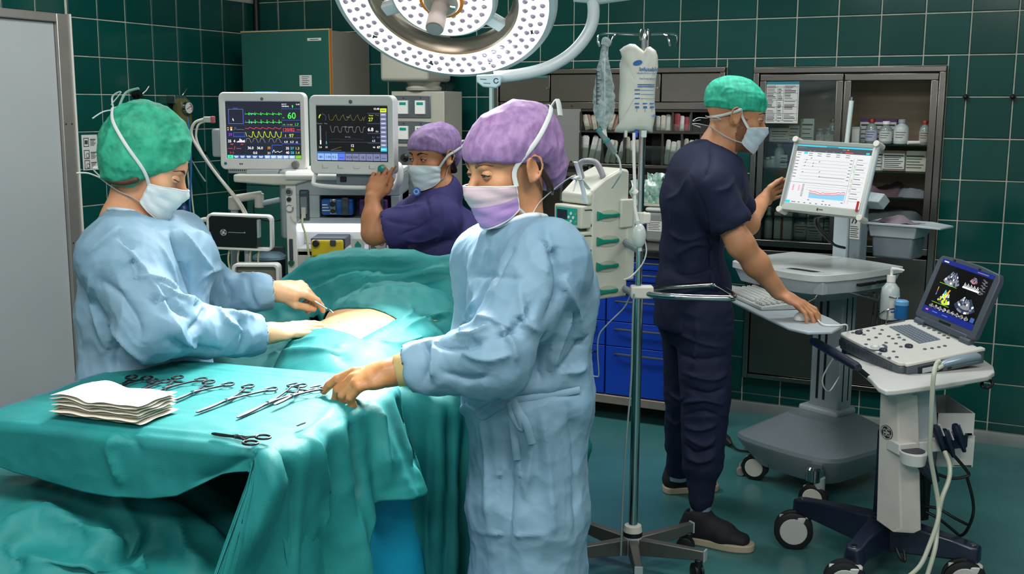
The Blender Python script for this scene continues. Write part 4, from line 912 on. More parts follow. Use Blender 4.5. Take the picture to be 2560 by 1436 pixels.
for a in(30,138,205,268,332):
 ca,sa=math.cos(R(a)),math.sin(R(a));m=MB();m.M=Matrix.Rotation(R(a),4,'Z')
 m.add([(.03,-.017,.055),(.03,.017,.055),(.03,.017,.115),(.03,-.017,.115),(.27,-.013,.082),(.27,.013,.082),(.27,.013,.118),(.27,-.013,.118)],[(0,1,2,3),(4,7,6,5),(0,4,5,1),(1,5,6,2),(2,6,7,3),(3,7,4,0)])
 l=m.build('leg',LEGM,V,bev=.003)
 m=MB();m.M=Matrix.Rotation(R(a),4,'Z');m.box(.27,.275,-.014,.014,.08,.12);m.build('end_cap',LGREY,l)
 castor(l,(.245*ca,.245*sa,0),.033,.036,None,R(a+40),.085)
hz=LV(1600,730).z
m=MB();m.box(-.028,.05,-.024,.024,hz-.022,hz+.022);m.cyl((0,-.02,hz),(0,.02,hz),.02,n=12);m.build('handle_clamp',OFFW,V,bev=.006)
m=MB();m.tube(catmull([(.03,-.015,hz-.004),(.12,-.07,hz-.004),(.285,-.10,hz-.004),(.315,-.08,hz-.004),(.315,-.04,hz),(.30,.10,hz+.002),(.285,.13,hz+.002),(.26,.135,hz+.002),(.12,.08,hz+.002),(.03,.015,hz+.002)],6),.0112,12);m.build('push_handle',CHROME,V)
m=MB();m.cyl((0,0,LV(1600,560).z),(0,0,LV(1600,530).z),.022,n=16);m.box(.0,.034,-.02,.015,LV(1600,558).z,LV(1600,532).z);m.build('collar',OFFW,V,bev=.004)
zt=LV(1593,78).z
m=MB();m.lathe([(.019,0),(.019,.03),(.015,.036)],(0,0,zt-.03),20);m.tube([(.012,-.01,zt-.1),(.012,-.01,zt)],.008,8);m.build('hook_head',CHROME,V)
for s,(x1,y1)in((-1,(1499,82)),(1,(1690,78))):
 e=LV(x1,y1);m=MB();dx=abs(e.x)
 m.tube(catmull([(s*.01,0,zt-.012),(s*dx*.55,-.004,zt-.01),(s*dx*.97,-.008,zt-.012),(s*dx*1.04,-.01,zt-.032),(s*dx*.99,-.012,zt-.052)],6),.0042,8)
 m.tube(catmull([(s*dx*.6,-.004,zt-.01),(s*dx*.7,-.03,zt-.02),(s*dx*.78,-.035,zt-.05)],6),.0038,8);m.build('hook',CHROME,V)
DB=thing('drip_bag','clear fluid bag knotted over the left hook of the drip stand','drip bag',at(1512,110,YP-.012));I=inv(DB);LB=lambda px,py,Y=YP-.012:I@at(px,py,Y)
n=18;prof=[(110,5),(128,8),(150,12),(185,19),(220,24),(250,26.5),(275,26),(300,19),(318,8),(330,5)]
m=MB();vs=[];rr=random.Random(3)
pp=catmull([(a,b,0)for a,b in prof],4)
for v in pp:
 c=LB(1510+(v.x-110)*.004*0,v.x);w=v.y/727
 for k in range(n):
  a=2*PI*k/n;cr=1+.10*rr.uniform(-1,1);vs.append((c.x+w*cr*math.cos(a),c.y+w*.55*cr*math.sin(a),c.z))
m.add(vs,[(i*n+k,i*n+(k+1)%n,(i+1)*n+(k+1)%n,(i+1)*n+k)for i in range(len(pp)-1)for k in range(n)])
BAGM=mat('clear_bag','#dcebea',.1,var=.5,vscale=70,col2='#8fa8aa',bump=1.0,bscale=80,alpha=.55,coat=.6)  # pale mottling paints highlights into the bag colour
m.build('bag',BAGM,DB)
m=MB();a,b=LB(1510,150),LB(1511,318);m.tube([a+Vector((0,-.018,0)),(a+b)/2+Vector((0,-.024,0)),b],.002,6);m.build('seam',mat('seam_white','#cfdcd8',.4),DB)
m=MB();m.tube(catmull([LB(1508,112),LB(1512,98),LB(1522,104),LB(1520,112),LB(1508,106)],5),.008,8);m.build('knot',mat('white_band','#c9d2ce',.5),DB)
m=MB();m.line([(LB(1491,178).x,LB(1491,178).z),(LB(1491,262).x,LB(1491,262).z)],.003,-.018);[m.line([(LB(1491,y).x,LB(1491,y).z),(LB(1497 if y%40 else 1502,y).x,LB(1491,y).z)],.0025,-.018)for y in range(180,265,10)];m.build('scale_marks',INK,DB,ang=None)
m=MB();m.tube([LB(1508,326),LB(1512,340),LB(1516,352)],[.011,.008,.007],10);m.build('bag_port',WHITE,DB)
m=MB();m.tube([LB(1517,326),LB(1520,322),LB(1518,332)],.001,6);a,b=LB(1513,322),LB(1518,330);p0,p1=LB(1516,352),LB(1538,384);d=(p1-p0)
m=MB();m.cyl(p0-d*.9,p0-d*.78,.011,n=16);m.cyl(p0-d*.06,p0+d*.06,.013,n=16);m.build('teal_ring',TEAL,DB)
m=MB();m.cyl(p0-d*.78,p1,.0105,n=16);m.build('drip_chamber',mat('chamber_clear','#9fb0b0',.15,trans=.55),DB)
m=MB();m.tube(catmull([p1,LB(1548,400),LB(1552,425),LB(1549,440),LB(1530,470,3.82)],6),.0035,8);m.build('drip_line',mat('line_clear','#c2ccca',.25),DB)
PB=thing('pressure_bag','white pressure infusion bag lettered in blue hanging on the drip stand','infusion bag',at(1597,220,YP-.045));I=inv(PB);LP=lambda px,py:((I@at(px,py,YP-.045)).x,(I@at(px,py,YP-.045)).z)
ol=[(1549,125),(1560,116),(1575,109),(1588,110),(1601,120),(1611,128),(1617,118),(1626,116),(1640,126),(1645,140),(1646,165),(1641,195),(1638,230),(1637,262),(1639,285),(1636,305),(1633,318),(1632,333),(1622,330),(1612,326),(1590,326),(1572,331),(1552,332),(1536,330),(1541,318),(1548,308),(1547,280),(1548,240),(1550,200),(1549,160),(1555,142)]
P2=[LP(*p)for p in ol];cx=sum(p[0]for p in P2)/len(P2);cz=sum(p[1]for p in P2)/len(P2);vs=[];fs=[];n=len(P2)
for yy,f in((.006,1.0),(-.008,.97),(-.017,.86),(-.022,.6),(-.024,.25)):
 for x,z in P2:vs.append((cx+(x-cx)*f,yy+.0025*math.sin(z*70)*(f<1),cz+(z-cz)*f))
for i in range(4):
 for k in range(n):fs.append((i*n+k,i*n+(k+1)%n,(i+1)*n+(k+1)%n,(i+1)*n+k))
fs+=[tuple(range(n))[::-1],tuple(range(4*n,5*n))]
m=MB();m.add([(x,y,z)for x,y,z in vs],[tuple(f)for f in fs]);m.build('bag',mat('white_film','#d6d6ca',.4,bump=.3,bscale=25,var=.05),PB,ang=60)
m=MB();y=-.0262;tx=lambda t,px,py,h:m.text(t,*LP(px,py),h/728,y,bold=.02)
m.add([(LP(1592,158)[0]+.0145*math.cos(t)*(1+.12*(k%2)),y,LP(1592,158)[1]+.008*math.sin(t)*(1+.15*(k%2))+.2*.0145*math.cos(t))for k,t in enumerate(np.linspace(0,2*PI,25)[:-1])],[tuple(range(24))])
tx('Infusable',1596,178,9.5);tx('Infusable Pressure Infusor',1590,185,3.4);tx('For Drop Infusion',1597,199,4)
for i,yy in enumerate((212,217)):m.line([LP(1592,yy),LP(1634,yy)],.0028,y)
for i,yy in enumerate((225,235,246)):m.line([LP(1585,yy),LP(1597,yy)],.0034,y);m.line([LP(1600,yy+1),LP(1634,yy+1)],.0012,y)
for px in(1590,1610,1627):
 m.line([LP(px-5,259),LP(px+5,259)],.0035,y);m.line([LP(px-3,268),LP(px+4,268)],.006,y);m.line([LP(px,272),LP(px,280)],.0012,y)
tx('ulb',1627,292,7);m.build('lettering',INKB,PB,ang=None)
for k,(x0,x1,mm)in enumerate(((1561,1568,OFFW),(1587,1594,mat('port_blue','#2456c0',.4)),(1603,1616,mat('port_clear','#cfd8d2',.3)))):
 m=MB();a,b=LP(x0,326),LP(x1,344);m.box(a[0],b[0],-.008,.006,b[1],a[1]);m.build('port',mm,PB,bev=.002)
LQ=lambda px,py,Y=YP-.05:I@at(px,py,Y)
m=MB();m.tube(catmull([LQ(1585,332),LQ(1585,400),LQ(1587,470),LQ(1588,520),LQ(1595,555)],6),.0055,10);m.tube([LQ(1586,478),LQ(1590,484)],.011,10);m.build('air_tube',WHITE,PB)
m=MB();c=LQ(1598,590);m.sph(c,(.024,.024,.043),22);m.cyl(LQ(1594,552),LQ(1596,568),.009,n=14);m.cyl(LQ(1599,610),LQ(1600,628),.007,n=14);m.build('squeeze_bulb',mat('bulb_white','#c6cec8',.3,coat=.3),PB)
m=MB();m.tube(catmull([LQ(1612,600),LQ(1616,630),LQ(1606,660),LQ(1580,690),LQ(1560,700)],6),.0025,6);m.build('loop_line',mat('line_clear','#c2ccca',.25),PB)
T=thing('infusion_line','thin clear tubing looping over the blue drawers from the stand','tube',at(1590,735,3.76));I=inv(T);G=lambda px,py,Y=3.77:I@at(px,py,Y)
m=MB();m.tube(catmull([G(1575,740),G(1560,770),G(1520,810),G(1498,838),G(1494,880),G(1497,935),G(1490,942),G(1465,935),G(1440,925)],7),.0026,6)
m.tube(catmull([G(1585,735,3.70),G(1582,800,3.7),G(1578,950,3.7),G(1566,1100,3.68),G(1557,1250,3.68),G(1552,1390,3.65)],7),.0034,6);m.build('tubing',mat('tube_smoke','#7f908c',.25),T)
# ------------------------------------------------------------------ syringe pump rack
PR=thing('pump_rack','cream infusion pump tower with four green levers clamped to the drip stand','infusion pump',at(1477,752,3.86),R(-55));I=inv(PR);hb=PR.location.z
CRM=mat('cream_plastic','#cfcfc0',.4,var=.04,vscale=6);W_,D_,H_=.165,.17,.405
m=MB();m.prismX([(0,.0),(D_,.0),(D_,H_+.055),(D_*.8,H_+.062),(D_*.35,H_+.03),(0,H_-.01),(0,H_-.06)],-.035,.0);m.build('side_housing',CRM,PR,bev=.006,seg=3)
m=MB();m.prismX([(.07,.0),(D_,.0),(D_,H_-.03),(.07,H_-.03)],-W_,-.036);m.prismX([(-.015,H_-.06),(D_,H_-.06),(D_,H_+.06),(D_*.8,H_+.066),(D_*.35,H_+.036),(-.015,H_-.025)],-W_,-.002);m.build('hood',CRM,PR,bev=.008,seg=3)
m=MB();m.tube(catmull([(-.12,.05,H_+.02),(-.12,.035,H_+.075),(-.10,.05,H_+.09),(-.05,.055,H_+.085),(-.02,.06,H_+.045),(-.018,.06,H_+.03)],6),.011,12);m.build('carry_handle',mat('handle_mauve','#9a969c',.4),PR)
for k in range(4):
 z=H_-.06-.092*k-.048
 if k<2:
  m=MB();m.box(-W_,-.006,-.045,.09,z-.036,z+.044);p=m.build('pump_unit',CRM,PR,bev=.006,seg=3)
  m=MB();m.quad(-W_+.012,-.028,z-.024,z+.034,-.0462);d=m.build('pump_front',mat('pump_teal','#18a898',.35),p,ang=None)
  m=MB();m.quad(-W_+.02,-.085,z-.008,z+.026,-.0468);m.build('pump_display',mat('pump_lcd','#28323a',.2),p,ang=None)
  m=MB();cx=-.062
  for dx,dz in((0,.012),(0,-.016),(-.013,-.002),(.013,-.002)):m.cyl((cx+dx,-.0466,z+dz+.003),(cx+dx,-.049,z+dz+.003),.0055,n=10)
  m.build('key_cross',WHITE,p)
  m=MB();m.cyl((-.037,-.0465,z+.014),(-.037,-.048,z+.014),.004,n=10);m.cyl((-.037,-.0465,z-.012),(-.037,-.048,z-.012),.004,n=10);m.build('side_keys',mat('amber_key','#c89a40',.4),p)
  m=MB();m.tube([(-.0055,-.03,z+.03),(-.0045,-.0,z+.03),(-.0045,.008,z+.01),(-.0045,.0,z-.03)],.002,6);m.build('door_seam',BLACK,p)
 else:
  m=MB();pts=[(-.02+.055*math.cos(t)-.04,z+.045*math.sin(t))for t in np.linspace(0,2*PI,24)[:-1]];m.prismY(pts,-.035,.06);m.build('blank_cover',CRM,PR,bev=.008,seg=3)
 zl=z+.008
 m=MB();cx=.075;pts=[]
 for t in np.linspace(0,2*PI,25)[:-1]:pts.append((cx+.052*math.cos(t),zl-.002+.021*math.sin(t)))
 m.M=Matrix.Translation((.0012,0,0));m.prismX([(y,zz)for y,zz in pts],-.0005,.0008);m.build('lever_recess',mat('recess_cream','#b4b8a4',.45),PR)
 m=MB();m.prismX([(.02,zl-.016),(.045,zl-.009),(.085,zl-.0065),(.118,zl-.0075),(.122,zl),(.118,zl+.006),(.085,zl+.004),(.045,zl+.006),(.02,zl+.017)],.001,.011);m.build('lever',mat('lever_green','#12816c',.35),PR,bev=.002)
m=MB();m.box(-.002,.012,.125,D_+.015,H_-.15,H_-.045);m.box(-.03,.006,D_-.01,D_+.03,.06,H_-.06);m.build('bag_rail',CRM,PR,bev=.006,seg=3)
m=MB();a=I@Vector((VX,YP,hb+.2));m.tube([(-.02,D_,.2),(a.x,a.y,.2)],.014,10);m.build('pole_clamp',MGREY,PR);m=MB();m.tube([(-.02,D_,.03),(a.x,a.y,.03)],.012,10);m.build('pole_clamp',MGREY,PR)
# ------------------------------------------------------------------ computer cart
CC=thing('computer_cart','white computer cart with desk, grey motor base and twin-wheel casters','cart',(1.30,4.60,0),R(-51));I=inv(CC);LC_=lambda px,py,Y:I@at(px,py,Y)
DZ=1.0
dk=[(-.27,-.20),(-.2,-.27),(-.05,-.30),(.10,-.325),(.2,-.315),(.245,-.27),(.265,-.18),(.28,-.1),(.285,.16),(.26,.20),(.0,.24),(-.25,.22),(-.285,.16)]
pp=[(v.x,v.y)for v in catmull([(a,b,0)for a,b in dk],5,True)]
m=MB();m.prism(pp,DZ-.028,DZ);m.build('desk_top',mat('desk_white','#c6cbc8',.3,coat=.2),CC,bev=.008,seg=4)
m=MB();m.prism([(x*.9,y*.88)for x,y in pp],DZ-.085,DZ-.029,top=[(x*.97,y*.97)for x,y in pp]);m.build('desk_tray',LGREY,CC,bev=.006)
m=MB();m.prism([(x*.6,y*.6)for x,y in pp],DZ-.13,DZ-.086,top=[(x*.8,y*.8)for x,y in pp]);m.build('desk_underside',MGREY,CC,bev=.006)
m=MB()
for y0,y1 in((-.10,.01),(.03,.13)):m.box(.264,.284,y0,y1,DZ-.058,DZ-.048)
m.build('side_slots',BLACK,CC)['kind']='stuff'
m=MB();c=Vector((.11,-.245));m.M=Matrix.Translation((c.x,c.y,DZ+.0006));m.prism(rrect(.15,.06,.016,4),-.002,.0);m.build('hand_slot',BLACK,CC);m=MB();m.M=Matrix.Translation((c.x,c.y,DZ+.0006));m.tube([(x,y,0)for x,y in rrect(.158,.068,.018,4)],.004,6,closed=True);m.build('slot_rim',mat('desk_white2','#b4bab8',.35),CC)
m=MB();m.tube([(.20,-.26,DZ-.07),(.19,-.27,DZ-.1),(.15,-.30,DZ-.13)],.004,6);m.box(.19,.235,-.285,-.25,DZ-.08,DZ-.03,1);m.build('release_lever',[CHROME,LGREY],CC,bev=.003)
m=MB();m.box(-.075,.075,.10,.20,.34,DZ-.1);m.build('column',mat('column_grey','#8f9aa0',.4,var=.06),CC,bev=.006)
m=MB()
for x in(-.035,.0):m.box(x-.006,x+.004,.097,.1005,.38,.85)
for y in(.13,.17):m.box(.0748,.0755,y-.005,y+.003,.38,.85)
m.build('column_slots',BLACK,CC)['kind']='stuff'
m=MB();m.box(-.11,.09,.07,.22,.315,.345);m.build('column_foot',LGREY,CC,bev=.01)
bp=[(-.265,-.10),(-.225,-.19),(-.05,-.215),(.16,-.205),(.255,-.15),(.275,.0),(.275,.26),(.2,.36),(-.2,.36),(-.275,.26)];bb=[(v.x,v.y)for v in catmull([(a,b,0)for a,b in bp],3,True)]
m=MB();nb=len(bb);lv=[(.085,.74),(.19,.985),(.205,1.0),(.222,.99),(.30,.55),(.322,.42)]
vs=[(x*s_,(y-.1)*s_+.1,z)for z,s_ in lv for x,y in bb];fs=[(i*nb+k,i*nb+(k+1)%nb,(i+1)*nb+(k+1)%nb,(i+1)*nb+k)for i in range(5)for k in range(nb)]+[tuple(range(nb))[::-1],tuple(range(5*nb,6*nb))]
m.add(vs,fs);m.build('base_cover',mat('cover_grey','#7d8990',.4,var=.06,vscale=4),CC,ang=22)
m=MB()
for i in range(16):
 z=.10+.0075*i;f=.78+.2*(i/16);m.tube([(-.235*f+.0,(-.11-.1)*f+.1,z),(-.12*f,(-.2-.1)*f+.09,z)],.0018,4)
m.build('vent_slits',DGREY,CC)['kind']='stuff'
cast=[Vector((1.098,4.70,0)),Vector((1.255,4.315,0))]
for k,p in enumerate(cast+[Vector((1.72,4.62,0)),Vector((1.45,5.0,0))]):
 lp=I@p;d=Vector((lp.x,lp.y-.1,0));s0=Vector((0,.1,0))+d*.55
 m=MB();m.tube([(s0.x,s0.y,.20),(lp.x*.97,lp.y,.155)],[.028,.022],4,flat=.7,up=(0,0,1));l=m.build('leg',[DGREY,STEELD,DGREY,DGREY][k],CC,bev=.004)
 if k==1:
  m=MB();m.lathe([(.036,0),(.038,.05),(.03,.06)],(lp.x,lp.y,.13),20);m.build('chrome_cap',CHROME,l)
 castor(l,lp,.058,.05,OFFW,R(112),.15,rim=LGREY)
TZ0=.875
TR=[(.87,4.62),(.915,4.24),(.99,3.82),(1.04,3.745),(1.13,3.76),(1.20,3.87),(1.195,4.0),(1.15,4.25),(1.06,4.66),(.95,4.78)]
tp=[((I@Vector((a,b,0))).x,(I@Vector((a,b,0))).y)for a,b in TR]
m=MB();m.prism(list(reversed(tp))if False else tp,TZ0-.012,TZ0);m.build('keyboard_tray',LGREY,CC,bev=.004)
m=MB();a=I@Vector((1.05,4.40,TZ0));m.tube([(a.x,a.y,TZ0-.02),(.02,.0,TZ0-.015),(.0,.05,DZ-.1)],.02,8);m.build('tray_arm',DGREY,CC)
MX=I@Vector((1.485,4.83,0))
m=MB();m.box(MX.x-.05,MX.x+.025,MX.y-.02,MX.y+.05,DZ-.03,1.36);m.build('mast',mat('mast_pale','#b4c0c6',.38),CC,bev=.005)
m=MB();m.box(MX.x+.026,MX.x+.085,MX.y-.01,MX.y+.045,DZ-.03,1.33);m.build('mast_rear',MGREY,CC,bev=.005)
m=MB();m.box(MX.x+.03,MX.x+.08,MX.y-.0118,MX.y-.01,1.08,1.20);p=m.build('warning_label',PAPER,CC)
m=MB();m.quad(MX.x+.03,MX.x+.08,1.192,1.206,MX.y-.0125,1)
for i in range(6):m.line([(MX.x+.034,1.135-.009*i),(MX.x+.068+.006*(i%2),1.135-.009*i)],.003,MX.y-.0125)
m.line([(MX.x+.04,1.15),(MX.x+.05,1.175),(MX.x+.062,1.16),(MX.x+.056,1.15)],.006,MX.y-.0125);m.build('print',[INK,mat('warn_orange','#d07830',.5)],p,ang=None)
BN=CC
m=MB();m.tube([(MX.x+.03,MX.y+.06,1.25),(MX.x+.16,MX.y+.04,1.25)],[.045,.04],4,flat=.9);m.build('bin_arm',LGREY,BN,bev=.005)
ES=thing('cart_monitor','silver framed computer monitor showing a white anaesthesia chart, held by the man','monitor',(1.268,4.406,1.374),rot=(R(-17.5),R(1.5),R(-45.5)))
SIL=mat('silver_plastic','#a8aea6',.36,.3,var=.05)
m=MB();ring_y(m,rrect(.36,.30,.004,3),rrect(.332,.247,.002,3,.0,.0075),0,.035,yi=.003);m.box(-.175,.175,.006,.04,-.145,.145);m.build('bezel',SIL,ES,bev=.003)
for x in(-.18,.18):
 m=MB();m.tube([(x,.012,-.15),(x,.012,.15)],.011,12)
 m.build('side_rail',mat('rail_pale','#b4bec0',.35),ES)
 for z in(-.15,.15):
  m=MB();m.cyl((x,-.008,z),(x,.05,z),.013,n=18);m.build('corner_cap',OFFW,ES,bev=.002)
m=MB();m.box(.155,.164,-.003,0,-.125,-.085);m.build('red_tag',mat('tag_red','#b01c20',.4),ES)
m=MB();m.quad(-.012,-.006,-.138,-.128,-.0008);m.line([(-.002,-.133),(.014,-.133)],.003,-.0008);m.build('maker_mark',INK,ES,ang=None)
def draw3(m,c):
 X=lambda u:-.166+.332*u;Z=lambda v:.131-.247*v;y0,y1,y2=.0055,.005,.0045
 r=lambda a,b,t,s_,col,y=y1:m.quad(X(a),X(b),Z(s_),Z(t),y,c(col));ln=lambda P,w,col,y=y2:m.line([(X(a),Z(b))for a,b in P],w,y,c(col))
 r(0,1,0,1,'page',y0);r(0,1,0,.025,'cyan');r(0,1,.025,.115,'ink');r(.97,.995,.003,.024,'red');r(.11,.16,.118,.155,'cyan',y2);r(.93,.975,.075,.105,'cyan',y2)
 m.text('Anesthesia',X(.02),Z(.058),.006,y2,c('grey'));ln([(.66,.095),(.76,.095)],.003,'red');ln([(.62,.05),(.66,.05)],.003,'grey');ln([(.68,.05),(.7,.05)],.003,'orange');ln([(.4,.015),(.55,.015)],.003,'ink')
 for u in(.18,.24,.4,.5,.6):ln([(u,.1),(u+.015,.1)],.003,'grey')
 for i,v in enumerate((.14,.175)):
  for u in(.02,.18,.3,.42,.55,.68):ln([(u,v),(u+.05,v)],.0022,'ink')
 for i in range(7):v=.22+.055*i;ln([(.02,v),(.06,v)],.0026,'ink');ln([(.12,v+.03),(.74,v+.03)],.0008,'grey');ln([(.75,v),(.78,v)],.0024,'ink')
 for u,v in((.22,.225),(.16,.26),(.15,.30),(.26,.31),(.34,.28),(.26,.36),(.15,.36),(.37,.45),(.14,.47),(.38,.53)):ln([(u,v),(u+.012,v-.01)],.0028,'ink')
 ln([(.38,.53),(.72,.53)],.0016,'grey');ln([(.0,.64),(.8,.64)],.0012,'ink');ln([(.795,.18),(.795,.93)],.0012,'grey');ln([(.835,.18),(.835,.93)],.001,'grey');ln([(.01,.2),(.01,.95)],.0016,'navy')
 for v in(.29,.36,.52,.60,.68):r(.815,.822,v,v+.06,'lime')
 for i in range(9):v=.2+.08*i;ln([(.845,v),(.845+.06+.02*(i%3),v)],.0024,'ink');ln([(.84,v+.045),(.97,v+.045)],.0008,'grey')
 us=np.linspace(.30,.78,25);rr=random.Random(4);base=[.795+.03*math.sin(6*(u-.2))+rr.uniform(-.006,.006)for u in us]
 for i in range(24):m.add([(X(us[i]),y1,Z(.89)),(X(us[i+1]),y1,Z(.89)),(X(us[i+1]),y1,Z(base[i+1])),(X(us[i]),y1,Z(base[i]))],[(0,1,2,3)],c('sky'))
 ln([(u,b)for u,b in zip(us,base)],.0022,'pink');ln([(u,b-.035+rr.uniform(-.006,.006))for u,b in zip(us,base)],.0022,'red');ln([(u,b-.01)for u,b in zip(us,base)],.0014,'grey')
 for v in(.68,.72,.76):ln([(.24,v),(.78,v)],.0006,'grey')
 for i in range(10):ln([(.19,.67+.022*i),(.215,.67+.022*i)],.002,'ink')
 for i in range(4):ln([(.06,.7+.025*i),(.075,.7+.025*i)],.004,'pink');ln([(.14,.7+.025*i),(.155,.7+.025*i)],.003,'pink')
 r(.0,.065,.958,.998,'cyan',y2)
 for u in(.09,.12,.18,.26,.34,.42,.5,.55,.6):ln([(u,.978),(u+.02,.978)],.003,'ink')
 for u in(.3,.5,.75):ln([(u,.925),(u+.025,.925)],.0024,'ink')
screen(ES,'screen',draw3)
I2=inv(ES);q0=I2@Vector((1.47,4.81,1.30))
m=MB();m.tube([(.02,.04,-.02),(q0.x,q0.y,q0.z)],.028,10);m.box(-.05,.06,.034,.05,-.06,.06);m.build('mount_arm',MGREY,ES,bev=.004)
m=MB()
for k in(0,1):
 P=[I2@at(2038+8*k,545,4.55),I2@at(2044+6*k,570,4.62),I2@at(2062+8*k,590,4.68),I2@at(2085,612,4.72),I2@at(2112,620,4.78)];m.tube(catmull([(.02,.045,-.14)]+P,6),.006,8)
m.build('cables',BLACK,ES)['kind']='stuff'
T=thing('lamp_rod','slim white rod light with chrome tip standing behind the monitor','rod',at(2116,350,4.86));I3=inv(T)
m=MB();m.cyl(I3@at(2110,420,4.86),I3@at(2129,252,4.86),.0105,n=16);m.build('rod',mat('rod_white','#c4d0cc',.3),T)
m=MB();m.cyl(I3@at(2129,252,4.86),I3@at(2130,243,4.86),.009,n=16);m.build('tip',CHROME,T)
m=MB();m.cyl(I3@at(2110,420,4.86),I3@Vector((1.485,4.84,1.30)),.009,n=10);m.build('stem',MGREY,T)
T=thing('waste_bin','grey plastic bin with pale flared rim hooked on the cart mast','bin',at(2250,645,4.78),R(-40));
b0=[(-.10,-.07),(.075,-.07),(.075,.07),(-.10,.07)];b1=[(-.115,-.08),(.09,-.08),(.09,.08),(-.115,.08)]
m=MB();m.prism(b0,.0,.10,top=[(x*1.06,y*1.06)for x,y in b0]);m.build('bin_body',mat('bin_grey','#6d787e',.4,var=.05),T,bev=.012,seg=3)
rimo=[(-.135,-.10),(.10,-.10),(.19,-.07),(.20,.07),(.10,.10),(-.135,.10)];rimi=[(-.10,-.075),(.075,-.075),(.08,-.06),(.08,.06),(.075,.075),(-.10,.075)]
m=MB();n=6;vs=[(x,y,.158)for x,y in rimo]+[(x,y,.15)for x,y in rimi]+[(x,y,.148)for x,y in rimo]+[(x*.98,y*.95,.10)for x,y in b1[:2]]
vs=[(x,y,.16 if abs(x)<.15 else .152)for x,y in rimo]+[(x,y,.152)for x,y in rimi]+[(x,y,.15 if abs(x)<.15 else .144)for x,y in rimo];fs=[]
for i in range(n):j=(i+1)%n;fs+=[(i,j,n+j,n+i),(2*n+i,2*n+j,j,i)]
m.add(vs,fs);m.prism([(-.112,-.078),(.085,-.078),(.085,.078),(-.112,.078)],.095,.15,top=[(-.12,-.086),(.095,-.086),(.11,.08),(-.12,.086)]);m.build('bin_rim',mat('rim_pale','#a9b2b6',.4),T,bev=.004)
m=MB();P=[]
for j in range(7):
 for i in range(9):u,v=i/8,j/6;P.append((-.10+.16*u,-.06+.12*v,.155+.045*math.sin(PI*u)*math.sin(PI*v)*(1-.5*u)+.006*math.sin(9*u+4*v)))
m.add(P,[(j*9+i,j*9+i+1,(j+1)*9+i+1,(j+1)*9+i)for j in range(6)for i in range(8)]);tag(m.build('wrapping',mat('mauve_wrap','#8f7f88',.5,var=.2),T),'crumpled mauve wrapping inside')
m=MB();a=T.matrix_world;I4=inv(T);m.tube([(-.11,.05,.11),I4@Vector((1.56,4.80,at(2250,645,4.78).z+.13))],.012,8);m.build('hook',LGREY,T)
m=MB();
for k in range(4):x=.30+.02*k;m.tube([(x,-.02,DZ-.09),(x,-.03,DZ-.24),(x+.015,-.03,DZ-.255)],.003,6)
m.tube([(.26,-.02,DZ-.09),(.42,-.06,DZ-.09)],.004,6);m.tube([(.30,-.028,DZ-.16),(.36,-.028,DZ-.16)],.003,6);m.build('wire_holder',CHROME,CC)['kind']='stuff'
T=thing('hand_gel','clear pump bottle of hand gel hanging at the cart side','bottle',at(2222,797,4.30));
m=MB();m.lathe([(.034,0),(.037,.005),(.037,.10),(.034,.125),(.02,.143),(.014,.15),(.014,.156)],n=26);m.build('bottle_body',MILK,T)
m=MB();m.lathe([(.017,.15),(.017,.176)],n=22);m.lathe([(.006,.176),(.0055,.2)],n=12);m.tube([(0,0,.197),(.0,0,.203),(.02,-.005,.203),(.045,-.012,.198)],[.007,.008,.0055,.004],10);m.build('pump_head',WHITE,T)
m=MB();m.tube([(.0375*math.sin(t),-.0375*math.cos(t),.058)for t in np.linspace(-.3,1.3,9)],.001,4);vs=[(.0374*math.sin(t),-.0374*math.cos(t),z)for z in(.018,.098)for t in np.linspace(-.35,1.25,9)];m=MB();m.add(vs,[(i,i+1,10+i,9+i)for i in range(8)]);p=m.build('paper_label',PAPER,T)
m=MB();m.add([(.0378*math.sin(t),-.0378*math.cos(t),z)for z in(.03,.037)for t in np.linspace(-.2,.6,5)],[(i,i+1,6+i,5+i)for i in range(4)]);m.add([(.0378*math.sin(t),-.0378*math.cos(t),z)for z in(.078,.092)for t in np.linspace(.6,1.0,4)],[(i,i+1,5+i,4+i)for i in range(3)]);m.build('print',INKB,p,ang=None)
m=MB();m.tube(catmull([(-.045,-.02,.02),(-.02,-.042,.045),(.035,-.03,.045),(.06,-.02,.03)],6),.003,6);m.tube([(-.02,-.04,.0),(-.02,-.042,.045)],.003,6);g=I.inverted()@Vector((.42,-.06,DZ-.09));m.tube([(0,.036,.06),T.matrix_basis.inverted()@Vector((1.30,4.38,.93))],.004,6);m.build('wire_loop',CHROME,T)
T2=thing('wipes_tub','small blue lidded tub beside the hand gel bottle','tub',at(2252,797,4.24));
m=MB();m.lathe([(.024,0),(.0255,.004),(.0255,.055)],n=24);m.build('tub_body',mat('tub_blue','#2a6fae',.25,trans=.2,var=.2,vscale=12),T2)
m=MB();m.lathe([(.027,.055),(.027,.07),(.02,.075)],n=24);m.build('tub_lid',mat('lid_blue','#6aa0c8',.3),T2)
m=MB();m.tube([(-.02,.018,.03),T2.matrix_basis.inverted()@at(2232,780,4.31)],.004,6);m.build('wire_loop',CHROME,T2)
KB=thing('keyboard','white computer keyboard on the pull-out tray under the man\'s arm','keyboard',(1.005,4.34,TZ0+.001),R(-80))
m=MB();m.prismX([(-.075,0),(.075,0),(.075,.028),(-.075,.014)],-.21,.19);m.build('case',mat('kb_white','#b6bab8',.45),KB,bev=.004)
km=tile_mesh
kme=bpy.data.meshes.new('key');b=bmesh.new();bmesh.ops.create_cube(b,size=1);[setattr(v,'co',Vector((v.co.x*(.015 if v.co.z<0 else .012),v.co.y*(.015 if v.co.z<0 else .012),v.co.z*.007)))for v in b.verts];b.to_mesh(kme);b.free();kme.materials.append(mat('key_white','#c9cbc8',.5))
